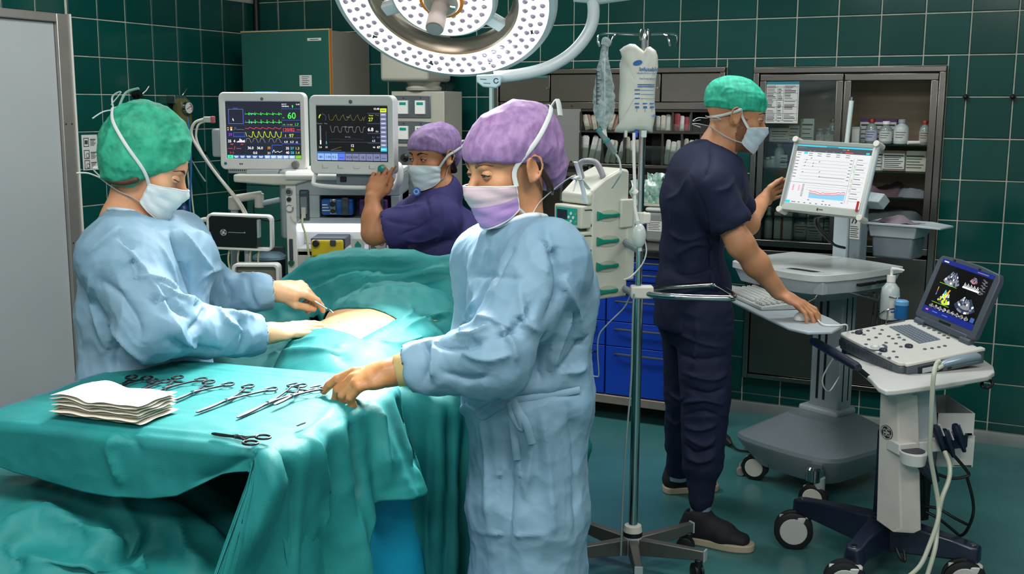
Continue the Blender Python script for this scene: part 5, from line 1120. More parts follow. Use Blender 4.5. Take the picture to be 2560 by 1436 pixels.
for r_ in range(6):
 for c_ in range(19):
  if c_ in(14,):continue
  o=bpy.data.objects.new('key',kme);COL.objects.link(o);o.parent=KB;y=-.058+.0215*r_;o.location=(-.19+.0198*c_,y,.021+(y+.075)*.0933-.0005)
MO=thing('computer_mouse','white computer mouse under the man\'s right hand on tray','mouse',(1.09,3.965,TZ0+.001),R(-60))
m=MB();m.sph((0,0,.006),(.031,.055,.028),22);mm=[(x,y,max(z,.0))for x,y,z in m.v];m.v=mm;m.build('shell',mat('mouse_white','#cdd0ce',.35),MO)
m=MB();m.box(-.003,.003,.02,.036,.024,.034);m.build('wheel',DGREY,MO,bev=.001)
I5=inv(MO);m=MB();m.tube(catmull([(0,.05,.008)]+[I5@Vector(p)for p in((1.12,3.85,TZ0+.006),(1.17,3.84,TZ0+.004),(1.225,3.90,TZ0-.01),(1.235,3.99,TZ0-.1),(1.19,4.05,TZ0-.24),(1.23,4.1,TZ0-.31),(1.33,4.3,TZ0-.30))],7),.0028,6);m.build('mouse_cord',WHITE,MO)
T=thing('coiled_cable','coiled grey cable with plugs lying on the floor behind cart','cable',(1.28,5.06,0));P=[]
for i in range(420):
 t=i/419;a=2.2*PI*t+1.6;rr=.085+.035*t;c=Vector((.0+rr*math.cos(a)*1.35,.05+rr*math.sin(a),.02+.012*t));ph=i*.95;rad=Vector((math.cos(a),math.sin(a),0));P.append(c+rad*.017*math.cos(ph)+Vector((0,0,.017*math.sin(ph))))
m=MB();m.tube(P,.0042,6);m.tube(catmull([P[-1],(-.1,-.1,.02),(-.2,-.16,.01),(-.235,-.30,.02)],6),.005,6);m.tube([(-.235,-.30,.02),(-.24,-.33,.02)],.018,10);m.build('coil',mat('cord_grey','#9a948e',.45),T)
m=MB();m.tube(catmull([(.05,-.02,.01),(-.06,.0,.01),(-.17,.02,.01),(-.2,.08,.02)],6),.005,6);m.tube([(-.2,.08,.02),(-.215,.13,.03),(-.22,.16,.035)],[.008,.022,.018],10);m.build('plug',BLACK,T)
# ------------------------------------------------------------------ ultrasound cart and device
UC=thing('ultrasound_cart','white ultrasound trolley with navy base, cup holder and emblem on its column','cart',(1.36,3.76,0),R(-74));I=inv(UC)
UL=lambda px,py,Y:I@at(px,py,Y)
UW=mat('trolley_white','#c9c8c3',.36,var=.04,vscale=5);NV=mat('navy_base','#161d33',.38,var=.15,vscale=8,coat=.2)
def poly_px(pts):return[((I@at(px,py,Y)).x,(I@at(px,py,Y)).y)for px,py,Y in pts]
TT=.765
def pz(px,py,z):
 d=ray(px,py);p=CAM+d*((z-CAMH)/d.z);q=I@p;return(q.x,q.y)
tp=[pz(2088,868,TT),pz(2130,905,TT),pz(2180,950,TT),pz(2196,968,TT),pz(2215,977,TT),pz(2240,976,TT),pz(2360,960,TT),pz(2470,941,TT),pz(2487,930,TT),pz(2484,916,TT),pz(2440,885,TT),pz(2330,825,TT),pz(2200,830,TT)]
m=MB();m.prism(tp,TT-.018,TT);m.build('table_top',UW,UC,bev=.005,seg=3)
m=MB();m.prism([(x*.75-.0,y*.75)for x,y in tp],TT-.05,TT-.0185,top=[(x*.85,y*.85)for x,y in tp]);m.build('table_base',LGREY,UC,bev=.004)
a,b=UL(2032,852,3.93),UL(2146,920,3.52)
m=MB();m.tube([a,a.lerp(b,.06),a.lerp(b,.94),b],[.013,.018,.018,.013],12,flat=.85);m.build('push_handle',NV,UC)
m=MB()
for t in(.25,.93):p=a.lerp(b,t);m.tube([p,(p.x,p.y+.06,TT-.01)],.008,8);m.build('handle_bracket',BLACK,UC);m=MB()
f=[UL(2200,975,3.56),UL(2243,985,3.50),UL(2253,1322,3.52),UL(2232,1332,3.53),UL(2190,1302,3.60)]
m=MB();bk=Vector((.03,.06,0));m.add(list(f)+[v+bk for v in f],[(0,4,3,2,1),(5,6,7,8,9)]+[(i,(i+1)%5,5+(i+1)%5,5+i)for i in range(5)]);col=m.build('column_face',mat('column_warm_white','#c8c1ba',.4,var=.05),UC,bev=.004)
o=[UL(2243,978,3.51),UL(2340,970,3.53),UL(2345,1060,3.55),UL(2330,1110,3.55),UL(2248,1125,3.51)]
m=MB();bk=Vector((-.10,.03,0));m.add(list(o)+[v+bk for v in o],[(0,1,2,3,4),(9,8,7,6,5)]+[((i+1)%5,i,5+i,5+(i+1)%5)for i in range(5)]);m.build('column_body',LGREY,UC,bev=.008,seg=3)
c=UL(2283,1128,3.47)
cs=[(c.x+.052*math.cos(t),c.y+.043*math.sin(t))for t in np.linspace(0,2*PI,29)[:-1]]
m=MB();m.prism([(c.x+(x-c.x)*.85,c.y+(y-c.y)*.85)for x,y in cs],c.z-.045,c.z,top=cs);m.box(c.x-.09,c.x-.02,c.y-.04,c.y+.14,c.z-.02,c.z+.02);m.build('cup_holder',UW,UC,bev=.004)
m=MB();m.lathe([(.038,.0012),(.030,-.0005),(.0,-.001)],c+Vector((0,0,.0005)),26);m.build('cup_hole',NV,UC)
M_=(f[0]+f[1]+f[2]+f[4])/4;u=(f[1]-f[0]).normalized();w=(f[0]-f[4]).normalized();nn=u.cross(w).normalized()
ce=UL(2218,1081,3.545);em=thing('emblem_mount',None,None);em.parent=UC
bpy.data.objects.remove(em)
g=monogram(UC,0,0,.0255,-.004,bg=mat('emblem_dark','#2a2c30',.4),fg=mat('emblem_pale','#c8c4be',.4))
w2=(w-u*w.dot(u)).normalized();n2=w2.cross(u).normalized();g.matrix_local=Matrix(((u.x,n2.x,w2.x,ce.x),(u.y,n2.y,w2.y,ce.y),(u.z,n2.z,w2.z,ce.z),(0,0,0,1)))
cst=[Vector((1.107,3.955,0)),Vector((1.165,3.50,0)),Vector((1.575,3.515,0)),Vector((1.53,3.99,0))]
cc=I@Vector((1.33,3.70,0));zt_=.135
for k,p in enumerate(cst):
 lp=I@p;m=MB();d=Vector((lp.x-cc.x,lp.y-cc.y,0));s=Vector((-d.y,d.x,0)).normalized();L_=d.length
 prof=[(.0,.05,.10,.22),(.35,.042,.11,.21),(.8,.034,.125,.195),(1.0,.037,.12,.185),(1.08,.024,.125,.18)]
 vs=[];
 for t,hw,z0,z1 in prof:q_=Vector((cc.x,cc.y,0))+d*t;vs+=[q_+s*hw+Vector((0,0,z0)),q_-s*hw+Vector((0,0,z0)),q_-s*hw*.8+Vector((0,0,z1)),q_+s*hw*.8+Vector((0,0,z1))]
 m.add(vs,[(3,2,1,0),(16,17,18,19)]+[(i*4+j,i*4+(j+1)%4,i*4+4+(j+1)%4,i*4+4+j)for i in range(4)for j in range(4)]);l=m.build('leg',NV,UC,bev=.008,seg=3)
 m=MB();m.cyl((lp.x,lp.y,.184),(lp.x,lp.y,.1875),.011,n=16);m.build('leg_screw',CHROME,l)
 castor(l,lp+(I.to_3x3()@Vector((-.035,-.03,0))),.072,.055,mat('caster_disc','#b9bab4',.4),R(150),.13,rim=UW)
m=MB();q_=I@Vector((1.36,3.72,0));m.box(q_.x-.05,q_.x+.05,q_.y-.04,q_.y+.06,.12,.52);m.box(q_.x-.02,q_.x+.06,q_.y+.06,q_.y+.12,.2,.36,1);m.build('spine',[NV,BLACK],UC,bev=.006)
def open_bin(px0,py0,px1,py1,Y,d,name):
 p0,p1=UL(px0,py0,Y),UL(px1,py1,Y);m=MB();fx=Vector((p1.x-p0.x,p1.y-p0.y,0));h=p0.z-p1.z;n_=Vector((-fx.y,fx.x,0)).normalized()*d;t=fx.normalized()*.005;tn=n_.normalized()*.005
 base=Vector((p0.x,p0.y,p1.z))
 def wall(a,e1,e2,z0,z1):m.add([a+Vector((0,0,z0)),a+e1+Vector((0,0,z0)),a+e1+e2+Vector((0,0,z0)),a+e2+Vector((0,0,z0)),a+Vector((0,0,z1)),a+e1+Vector((0,0,z1)),a+e1+e2+Vector((0,0,z1)),a+e2+Vector((0,0,z1))],[(0,3,2,1),(4,5,6,7),(0,1,5,4),(1,2,6,5),(2,3,7,6),(3,0,4,7)])
 wall(base,fx,tn,0,h);wall(base+n_,fx,tn,0,h);wall(base,t,n_,0,h);wall(base+fx,t,n_,0,h);wall(base,fx,n_,0,.006)
 return m.build(name,UW,UC)
open_bin(2342,1034,2430,1088,3.62,.24,'side_bin');open_bin(2345,1090,2428,1168,3.64,.20,'lower_bin')
m=MB();q0,q1=UL(2345,1036,3.66),UL(2426,1036,3.66);m.tube([q0-Vector((0,0,.0)),q1],.002,4);dk_=m.build('bin_black_strip',BLACK,UC)  # thin black tube just inside the side bin
for i,(px,py,r_)in enumerate(((2345,1088,.5),(2368,1098,.55),(2395,1085,.6))):
 T=thing('ultrasound_probe',('black ultrasound probe in holder nearest the cup holder','black ultrasound probe in the middle holder','black ultrasound probe in holder nearest the open bins')[i],'probe',at(px,py,3.50+.01*i));
 d=Vector((.45,.1,-1)).normalized();m=MB();m.tube([d*-.035,d*-.02,d*.03,d*.07],[.012,.018,.016,.008],10,flat=.8);m.build('handle',NV,T)
 m=MB();m.tube([d*-.036+Vector((.016,0,.004)),d*.0+Vector((.018,0,0))],[.008,.011],6,flat=.4);m.build('head',LGREY,T)
m=MB();q_=UL(2368,1100,3.58);m.box(q_.x-.03,q_.x+.02,q_.y-.06,q_.y+.07,q_.z-.03,q_.z+.02);m.build('probe_rack',NV,UC,bev=.006)
m=MB();q_=UL(2330,1165,3.52);m.tube([UL(2300,1150,3.52),UL(2322,1175,3.5),UL(2338,1205,3.5)],[.03,.028,.016],12);m.build('cable_hook',NV,UC)
m=MB();m.tube(catmull([UL(2455,955,3.60),UL(2455,966,3.58),UL(2468,970,3.58),UL(2481,962,3.58),UL(2478,952,3.6)],6),.006,8);m.build('cable_ring',BLACK,UC)
T=thing('probe_cable','pale probe cable hanging in loops from trolley to floor','cable',at(2345,900,3.30));I6=inv(T);g=lambda px,py,Y:I6@at(px,py,Y)
m=MB();m.tube(catmull([g(2352,902,3.36),g(2341,912,3.36),g(2333,950,3.34),g(2327,1060,3.36),g(2325,1130,3.38),g(2336,1200,3.40),g(2346,1260,3.40),g(2345,1300,3.38),g(2325,1360,3.36),g(2300,1415,3.34),g(2262,1450,3.34)],7),.0075,10)
m.tube(catmull([g(2362,1130,3.48),g(2374,1165,3.44),g(2372,1200,3.42),g(2354,1250,3.4),g(2344,1310,3.4),g(2338,1370,3.36),g(2318,1440,3.34)],7),.0075,10);m.build('cable',mat('cable_cream','#b5b8a6',.4),T)
T=thing('power_cable','black power cables drooping between trolley column and base','cable',at(2400,1180,3.6));I6=inv(T)
m=MB()
for P in([(2340,1185,3.55),(2380,1197,3.55),(2420,1190,3.55),(2415,1175,3.55),(2385,1140,3.55),(2365,1120,3.56)],[(2418,1195,3.56),(2432,1250,3.58),(2432,1290,3.6),(2415,1330,3.62),(2398,1342,3.64)],[(2315,1268,3.66),(2345,1272,3.64),(2385,1295,3.62),(2418,1312,3.62)],[(2315,1280,3.66),(2350,1300,3.64),(2396,1338,3.64)],[(2300,1178,3.6),(2312,1200,3.6),(2312,1260,3.64)],[(2280,1175,3.58),(2296,1200,3.58),(2290,1225,3.6),(2278,1250,3.62)],[(2240,1370,3.62),(2250,1395,3.6),(2262,1402,3.6),(2258,1370,3.62)]):
 m.tube(catmull([g(*p)for p in P],6),.0055,8)
m.build('cables',BLACK,T)['kind']='stuff'
# ------- the device itself: keyboard body and hinged screen
UD=thing('ultrasound_device','portable ultrasound machine with grey keys and hinged dark screen on the trolley','ultrasound machine',(1.405,3.79,.838),rot=(R(6.2),R(5.7),R(-71.6)))
w,h=.355,.325
def DP(px,py):
 M=inv(UD);d=M.to_3x3()@ray(px,py);o_=M@CAM;t=-o_.z/d.z;q_=o_+d*t;return q_.x,q_.y
DG=mat('device_grey','#4c555e',.42,var=.08,vscale=9);DWH=mat('device_white','#cbcac2',.38,var=.04)
m=MB();m.prism(rrect(w,h,.02,4),-.058,-.014);m.build('body',DG,UD,bev=.004)
m=MB();m.prism(rrect(w,h,.02,4),-.013,.0);m.build('top_shell',DWH,UD,bev=.004,seg=3)
m=MB();m.box(w/2-.004,w/2+.014,-h/2+.02,h/2+.01,-.056,-.012);m.box(w/2-.01,w/2+.016,-h/2+.015,h/2+.012,-.012,.001,1);sd=m.build('side_module',[DG,DWH],UD,bev=.005)
m=MB();x=w/2+.0145;m.box(x-.001,x+.002,-.10,.0,-.05,-.02);m.box(x+.001,x+.004,-.085,-.015,-.044,-.026,1);m.box(x,x+.002,.02,.035,-.05,-.02,2);m.build('port',[BLACK,LGREY,BLACK],sd,bev=.001)
m=MB()
for i in range(12):m.box(-.17+.026*i,-.15+.026*i,-h/2-.001,-h/2+.002,-.045,-.022)
m.build('vent_slots',DGREY,UD)['kind']='stuff'
m=MB();m.prism(rrect(.05,.04,.012,3,.145,-.15),-.075,-.05);m.prism(rrect(.04,.04,.012,3,-.145,-.14),-.075,-.05);m.prism(rrect(.3,.04,.012,3,0,.13),-.10,-.05);m.build('tilt_foot',NV,UD,bev=.004)
kc=[DP(*p)for p in((2222,818),(2275,813),(2352,850),(2298,860))]
m=MB();m.M=Matrix.Translation((0,0,.0006));m.add([(x,y,0)for x,y in kc],[(0,3,2,1)if True else(0,1,2,3)]);kbm=m.build('key_bed',mat('bed_grey','#5c656c',.5),UD,ang=None)
kme=bpy.data.meshes.new('key');b=bmesh.new();bmesh.ops.create_cube(b,size=1);[setattr(v,'co',Vector((v.co.x*(1 if v.co.z<0 else .8),v.co.y*(1 if v.co.z<0 else .8),v.co.z)))for v in b.verts];b.to_mesh(kme);b.free();kme.materials.append(mat('key_grey','#76808a',.45))
K4=[Vector((x,y,0))for x,y in kc]
for r_ in range(6):
 for c_ in range(13):
  u_,v_=(c_+.5)/13,(r_+.5)/6;A_=K4[0].lerp(K4[3],u_);B_=K4[1].lerp(K4[2],u_);p=A_.lerp(B_,v_);o=bpy.data.objects.new('key',kme);COL.objects.link(o);o.parent=UD
  e=(K4[3]-K4[0]);o.location=(p.x,p.y,.002);o.scale=(e.length/13*.85,(K4[1]-K4[0]).length/6*.8,.004);o.rotation_euler=(0,0,math.atan2(e.y,e.x))
bt=None
def btn(px,py,r_=.0062,hh=.003,mm=DG):
 x,y=DP(px,py);m=MB();m.lathe([(r_,0),(r_,hh*.7),(r_*.8,hh)],(x,y,0),14);return m.build('button',mm,UD)
for p in((2132,833),(2153,826),(2170,828),(2185,822),(2160,838),(2200,836),(2205,826),(2222,842),(2232,848),(2248,845),(2260,851),(2240,860),(2215,858),(2252,868),(2234,880),(2200,885),(2245,838),(2312,874),(2330,872),(2347,869),(2362,866),(2298,812),(2310,817),(2322,822),(2335,827),(2348,834),(2360,840),(2370,846),(2310,808),(2325,814),(2340,820),(2223,896),(2242,894),(2190,845),(2172,850),(2165,862)):btn(*p)
for p in((2147,834),(2208,878),(2272,868)):btn(*p,.014,.009,NV)
for k in range(8):
 x,y=DP(2216+6*k,812-1.2*k);m=MB();m.M=Matrix.Translation((x,y,0));m.box(-.003,.003,-.006,.006,0,.004);m.build('slider',DG,UD,bev=.001)
x,y=DP(2188,868);m=MB();m.lathe([(.017,.0),(.017,.002),(.013,.002)],(x,y,0),24,mi=0);m.sph((x,y,.001),(.0125,.0125,.007),18,1);m.build('trackball',[LGREY,OFFW],UD)
m=MB();m.tube([(x+.036*math.cos(t),y+.036*math.sin(t),.001)for t in np.linspace(-1.9,1.7,18)],.006,6,flat=.3);m.build('button_arc',DG,UD)
HX=thing('screen_lid',None,None);HX.parent=UD;HX.location=(.0,h/2-.012,.008);HX.rotation_euler=(R(-25),0,0)
bpy.context.view_layer.update()
SM=HX.matrix_basis.copy();bpy.data.objects.remove(HX)
sw,sh=.315,.262
m=MB();m.M=SM;ol=[(-sw/2,.02),(-sw/2+.01,.012),(sw/2-.01,.012),(sw/2,.02),(sw/2,sh-.03),(sw/2-.012,sh-.008),(.05,sh),(-.05,sh),(-sw/2+.012,sh-.008),(-sw/2,sh-.03)]
m.prismY(ol,-.004,.020);m.box(-.12,.12,-.006,.014,.0,.022);lid=m.build('screen_lid',mat('lid_grey','#48505a',.42,var=.1),UD,bev=.003)
for x in(-.12,.12):m=MB();m.M=SM;m.cyl((x-.025,.004,.0),(x+.025,.004,.0),.013,n=16);m.build('hinge',DG,UD)
def draw4(m,c):
 m.M=SM;X=lambda u:-.132+.264*u;Z=lambda v:.246-.205*v;y0,y1,y2=-.0046,-.0051,-.0056
 r=lambda a,b,t,s_,col,y=y1:m.quad(X(a),X(b),Z(s_),Z(t),y,c(col));ln=lambda P,w_,col,y=y2:m.line([(X(a),Z(b))for a,b in P],w_,y,c(col))
 r(0,1,0,1,'black',y0);r(0,1,0,.075,'navy');r(0,1,.89,1,'navy');ln([(.05,.04),(.13,.04)],.004,'white');ln([(.7,.04),(.9,.04)],.003,'grey')
 rr=random.Random(8)
 def fan(u,v,s_,a0,a1,r0=.25,tilt=.0,cols=('grey','dim','white')):
  for k in range(7):
   ra=s_*(r0+(1-r0)*k/7);rb=s_*(r0+(1-r0)*(k+1)/7);n_=9
   for j in range(n_):
    t0,t1=a0+(a1-a0)*j/n_,a0+(a1-a0)*(j+1)/n_;col=cols[0 if rr.random()<.45 else(1 if rr.random()<.75 else 2)]
    P=[(X(u)+q_*math.sin(R(t)),Z(v)-q_*math.cos(R(t)))for q_,t in((ra,t0),(ra,t1),(rb,t1),(rb,t0))];m.add([(a,y1,b_)for a,b_ in P],[(0,1,2,3)],c(col))
 fan(.32,.10,.068,-38,38);fan(.70,.11,.030,-40,40,cols=('grey','dim','pink'));fan(.33,.47,.062,-35,30,cols=('dim','yellow','white'));fan(.72,.43,.075,-45,45,.3)
 ln([(.31,.60),(.33,.68),(.30,.74)],.008,'yellow');ln([(.36,.50),(.33,.58)],.006,'orange');ln([(.29,.52),(.28,.58)],.005,'cyan')
 for k in range(14):ln([(.56+.02*k,.36),(.566+.02*k,.28+.02*(k%3))],.0024,'white')
 ln([(.55,.36),(.85,.36)],.006,'white')
 for v in(.42,.78):ln([(.12,v),(.45,v)],.002,'lime')
 for k in range(16):ln([(.84+.05*(k%3)*.5,.13+.017*k),(.88+.05*(k%3)*.5+.02*(k%2),.13+.017*k)],.0018,'grey')
 for k in range(9):fan(.14+.085*k,.805,.017,-50,50,.1,cols=('grey','dim','orange')if k in(0,7)else('grey','black','white'))
 for k in range(5):r(.13,.142,.5+.03*k,.53+.03*k,('yellow','orange','red','blue','cyan')[k])
 r(.9,.97,.80,.88,'bar');ln([(.07,.945),(.11,.945)],.005,'pink');ln([(.2,.945),(.3,.945)],.003,'blue');ln([(.4,.945),(.5,.945)],.003,'blue')
screen(lid,'screen',draw4).matrix_parent_inverse=Matrix()
m=MB();m.M=SM;m.box(-.03,.03,-.0055,-.004,.026,.033);m.box(-.08,-.07,-.006,-.004,sh-.014,sh-.008);m.box(.05,.06,-.006,-.004,sh-.016,sh-.01);m.build('lid_marks',BLACK,lid)['kind']='stuff'
T=thing('linear_probe','silver hand probe resting against the ultrasound machine\'s side','probe',at(2398,908,3.42));I6=inv(T);g=lambda px,py,Y:I6@at(px,py,Y)
m=MB();m.tube([g(2350,914,3.37),g(2362,910,3.375),g(2400,900,3.40),g(2440,893,3.43),g(2447,892,3.435)],[.009,.015,.0185,.019,.012],14,flat=.8);m.build('shell',mat('probe_silver','#8fa0ac',.3,.3),T)
m=MB();m.tube([g(2342,922,3.36),g(2352,914,3.37)],[.008,.011],10);m.build('strain_relief',OFFW,T)
# ------------------------------------------------------------------ solid modelling of bodies and clothes: blended limbs turned into one mesh
A3=lambda p:np.array(p,float)
def nrm(v):v=A3(v);return v/(np.linalg.norm(v)+1e-12)
def frame(f,up=(0,0,1)):
 """rows: right, forward, up"""
 f=nrm(f);r=nrm(np.cross(f,up));return np.stack([r,f,np.cross(r,f)])
def prim_d(P,q):
 t=q[0].lstrip('-')
 if t=='c':
  a,b,ra,rb=A3(q[1]),A3(q[2]),q[3],q[4];ab=b-a;h=np.clip((P-a)@ab/(ab@ab+1e-12),0,1)
  return np.linalg.norm(P-a-h[:,None]*ab,axis=1)-(ra+(rb-ra)*h)
 if t=='e':
  v=P-A3(q[1])
  if q[3]is not None:v=v@A3(q[3]).T
  r=A3(q[2]);k0=np.linalg.norm(v/r,axis=1);k1=np.linalg.norm(v/(r*r),axis=1)+1e-9;return k0*(k0-1)/k1
 if t=='t':
  a,b,w=A3(q[1]),A3(q[2]),nrm(q[3]);ab=b-a;L=np.linalg.norm(ab);ax=ab/L;w=nrm(w-ax*(w@ax));n=np.cross(ax,w)
  v=P-a;s=v@ax;h=np.clip(s/L,0,1);u=v@w;m=v@n;o=s-h*L
  rw=q[4][0]+(q[5][0]-q[4][0])*h;rd=q[4][1]+(q[5][1]-q[4][1])*h;ro=(rw+rd)/2*.7
  k0=np.sqrt((u/rw)**2+(m/rd)**2+(o/ro)**2);k1=np.sqrt((u/rw**2)**2+(m/rd**2)**2+(o/ro**2)**2)+1e-9
  return np.where(k0<1e-6,-np.minimum(rw,rd),k0*(k0-1)/k1)
 if t=='p':return P@nrm(q[1])-q[2]
def prim_b(q):
 t=q[0].lstrip('-')
 if t=='c':a,b=A3(q[1]),A3(q[2]);return(a+b)/2,np.linalg.norm(b-a)/2+max(q[3],q[4])
 if t=='e':return A3(q[1]),max(q[2])
 if t=='t':a,b=A3(q[1]),A3(q[2]);return(a+b)/2,np.linalg.norm(b-a)/2+max(q[4]+q[5])
 return None,None
def field(P,prims):
 d=np.full(len(P),10.0)
 for q in prims:
  neg=q[0][0]=='-';k=q[-1]
  if q[0]in('p','-p'):d=np.maximum(d,prim_d(P,q));continue
  c,r=prim_b(q);g=np.linalg.norm(P-c,axis=1)-r;m=g<.07
  if neg:
   if m.any():
    e=-prim_d(P[m],q);x=d[m];h=np.clip(.5-.5*(x-e)/k,0,1);d[m]=x+(e-x)*h+k*h*(1-h)
  else:
   e=g.copy()
   if m.any():e[m]=prim_d(P[m],q)
   h=np.clip(.5+.5*(e-d)/k,0,1);d=e+(d-e)*h-k*h*(1-h)
 return d
def sdf_mesh(prims,h,smooth=2):
 bs=[prim_b(q)for q in prims if q[0][0]!='-' and q[0]!='p']
 lo=np.min([c-r for c,r in bs],axis=0)-3*h;hi=np.max([c+r for c,r in bs],axis=0)+3*h
 H=4*h;nb=np.ceil((hi-lo)/H).astype(int)+1
 gx=np.stack(np.meshgrid(*[np.arange(n)for n in nb],indexing='ij'),-1).reshape(-1,3)
 dc=field(lo+(gx+.5)*H,prims);act=gx[np.abs(dc)<H*1.25]
 nf=nb*4+1
 off5=np.stack(np.meshgrid(*[np.arange(5)]*3,indexing='ij'),-1).reshape(-1,3)
 pts=(act[:,None,:]*4+off5[None]).reshape(-1,3);fl=np.unique((pts[:,0]*nf[1]+pts[:,1])*nf[2]+pts[:,2])
 D=np.full(nf[0]*nf[1]*nf[2],9.0,np.float32)
 ijk=np.stack([fl//(nf[1]*nf[2]),fl//nf[2]%nf[1],fl%nf[2]],1);D[fl]=field(lo+ijk*h,prims)
 off4=np.stack(np.meshgrid(*[np.arange(4)]*3,indexing='ij'),-1).reshape(-1,3)
 cells=(act[:,None,:]*4+off4[None]).reshape(-1,3);st=np.array([nf[1]*nf[2],nf[2],1]);cf=cells@st
 co=np.array([[i,j,k]for i in(0,1)for j in(0,1)for k in(0,1)]);V=np.stack([D[cf+o@st]for o in co],1)
 ok=(V.min(1)<0)&(V.max(1)>=0)&(V.max(1)<8);cells,cf,V=cells[ok],cf[ok],V[ok]
 S=np.zeros((len(cf),3));cnt=np.zeros(len(cf))
 for a in range(8):
  for b in range(a+1,8):
   if np.abs(co[a]-co[b]).sum()!=1:continue
   x=(V[:,a]<0)!=(V[:,b]<0);t=np.where(x,V[:,a]/(V[:,a]-V[:,b]+1e-12),0)
   S+=np.where(x[:,None],co[a]+t[:,None]*(co[b]-co[a]),0);cnt+=x
 verts=lo+(cells+S/cnt[:,None])*h
 order=np.argsort(cf);scf=cf[order]
 def vid(c):
  i=np.searchsorted(scf,c);i=np.minimum(i,len(scf)-1);return np.where(scf[i]==c,order[i],-1)
 faces=[]
 for ax in range(3):
  u,v=(ax+1)%3,(ax+2)%3;d0,d1=D[cf],D[cf+st[ax]];x=(d0<0)!=(d1<0);c=cf[x];fl_=d0[x]<0
  q=np.stack([vid(c-st[u]-st[v]),vid(c-st[v]),vid(c),vid(c-st[u])],1);good=(q>=0).all(1);q=q[good];fl_=fl_[good]
  q[~fl_]=q[~fl_][:,::-1];faces.append(q)
 F=np.concatenate(faces)
 for _ in range(smooth):verts=laplace(verts,F)
 return verts,F
def laplace(V,F,lam=.5):
 E=np.concatenate([F[:,[0,1]],F[:,[1,2]],F[:,[2,3]],F[:,[3,0]]]);n=len(V);deg=np.bincount(E.ravel(),minlength=n)[:,None]+1e-9
 A=np.stack([np.bincount(E[:,0],V[E[:,1],k],n)+np.bincount(E[:,1],V[E[:,0],k],n)for k in range(3)],1);return V*(1-lam)+lam*A/deg
def normals(V,F):
 n=np.cross(V[F[:,2]]-V[F[:,0]],V[F[:,3]]-V[F[:,1]]);N=np.stack([np.bincount(F.ravel(),np.repeat(n[:,k],4),len(V))for k in range(3)],1)
 return N/(np.linalg.norm(N,axis=1,keepdims=True)+1e-12)
def _h(i,s):x=np.sin(i@np.array([127.1,311.7,74.7])+s*19.19)*43758.5453;return x-np.floor(x)
def noise(P,s=0):
 i=np.floor(P);f=P-i;f=f*f*(3-2*f);r=0
 for a in(0,1):
  for b in(0,1):
   for c in(0,1):r=r+_h(i+[a,b,c],s)*(f[:,0]if a else 1-f[:,0])*(f[:,1]if b else 1-f[:,1])*(f[:,2]if c else 1-f[:,2])
 return r*2-1
def ridged(P,s=0):return 1-2*np.abs(noise(P,s))
def worley(P,s=0):
 i0=np.floor(P);best=np.full(len(P),9.0)
 for a in(-1,0,1):
  for b in(-1,0,1):
   for c in(-1,0,1):
    i=i0+[a,b,c];q=i+np.stack([_h(i,s+1),_h(i,s+2),_h(i,s+3)],1);best=np.minimum(best,((P-q)**2).sum(1))
 return best
def facets(V,sc,seed,st=(1,1,.6)):
 """flat crumpled facets meeting in sharp creases, about -1..1"""
 P=V*A3(st)*sc+.35*np.stack([noise(V*sc*.8,seed+4),noise(V*sc*.8,seed+5),noise(V*sc*.8,seed+6)],1);return(worley(P,seed)-.3)*2.2
def crumple(V,N,amp=.006,sc=9.0,st=(1,1,.55),seed=0,fine=.35,facet=.0):
 """cloth creases: sharp ridges of two sizes, longer along z"""
 P=V*A3(st)*sc;W=np.stack([noise(V*5,seed+7),noise(V*5,seed+8),noise(V*5,seed+9)],1)*.5
 d=ridged(P+W,seed)+fine*ridged(P*2.3+W*2,seed+1)-.25
 if facet:d=d*.55+facet*facets(V,sc*1.5,seed+20,st)+facet*.45*facets(V,sc*3.2,seed+30,(1,1,1))
 return V+N*(d*amp)[:,None]
def trace_folds(V,F,specs):
 """folds follow the lines read from the photograph, dropped on to the cloth; amp > 0 is a ridge, < 0 a valley"""
 N=normals(V,F);bv=BVHTree.FromPolygons([tuple(v)for v in V],[tuple(f)for f in F]);D=np.zeros(len(V))
 for pts,amp,w in specs:
  H=[]
  for p in catmull([(x,y,0)for x,y in pts],5):
   hit=bv.ray_cast(CAM,ray(p.x,p.y).normalized())[0]
   if hit:H.append(A3(hit))
  m=len(H)
  for i in range(m-1):
   a,b=H[i],H[i+1]
   if np.linalg.norm(b-a)>.12:continue
   near=np.where(np.linalg.norm(V-(a+b)/2,axis=1)<3.2*w+np.linalg.norm(b-a))[0]
   if not len(near):continue
   ab=b-a;h=np.clip((V[near]-a)@ab/(ab@ab+1e-12),0,1);dist=np.linalg.norm(V[near]-a-h[:,None]*ab,axis=1)
   tt=(i+h)/(m-1);tp=np.clip(np.minimum(tt,1-tt)*4,0,1);val=1.35*amp*tp*np.exp(-(dist/(.85*w))**1.15)
   D[near]=np.where(np.abs(val)>np.abs(D[near]),val,D[near])
 return V+N*D[:,None]
def mesh_obj(name,V,F,m,parent=None,mi=None):
 me=bpy.data.meshes.new(name);n=len(V);F=np.asarray(F,np.int32);k=F.shape[1]
 me.vertices.add(n);me.vertices.foreach_set('co',V.astype(np.float32).ravel());me.loops.add(len(F)*k);me.loops.foreach_set('vertex_index',F.ravel())
 me.polygons.add(len(F));me.polygons.foreach_set('loop_start',np.arange(len(F),dtype=np.int32)*k);me.update(calc_edges=True);me.validate()
 me.polygons.foreach_set('use_smooth',[True]*len(me.polygons))
 ms=m if isinstance(m,(list,tuple))else[m]
 for x in ms:me.materials.append(x)
 if mi is not None:me.polygons.foreach_set('material_index',np.asarray(mi,np.int32))
 o=bpy.data.objects.new(name,me);COL.objects.link(o)
 if parent:o.parent=parent;o.matrix_parent_inverse=Matrix.Translation(-Vector(parent.location))
 return o
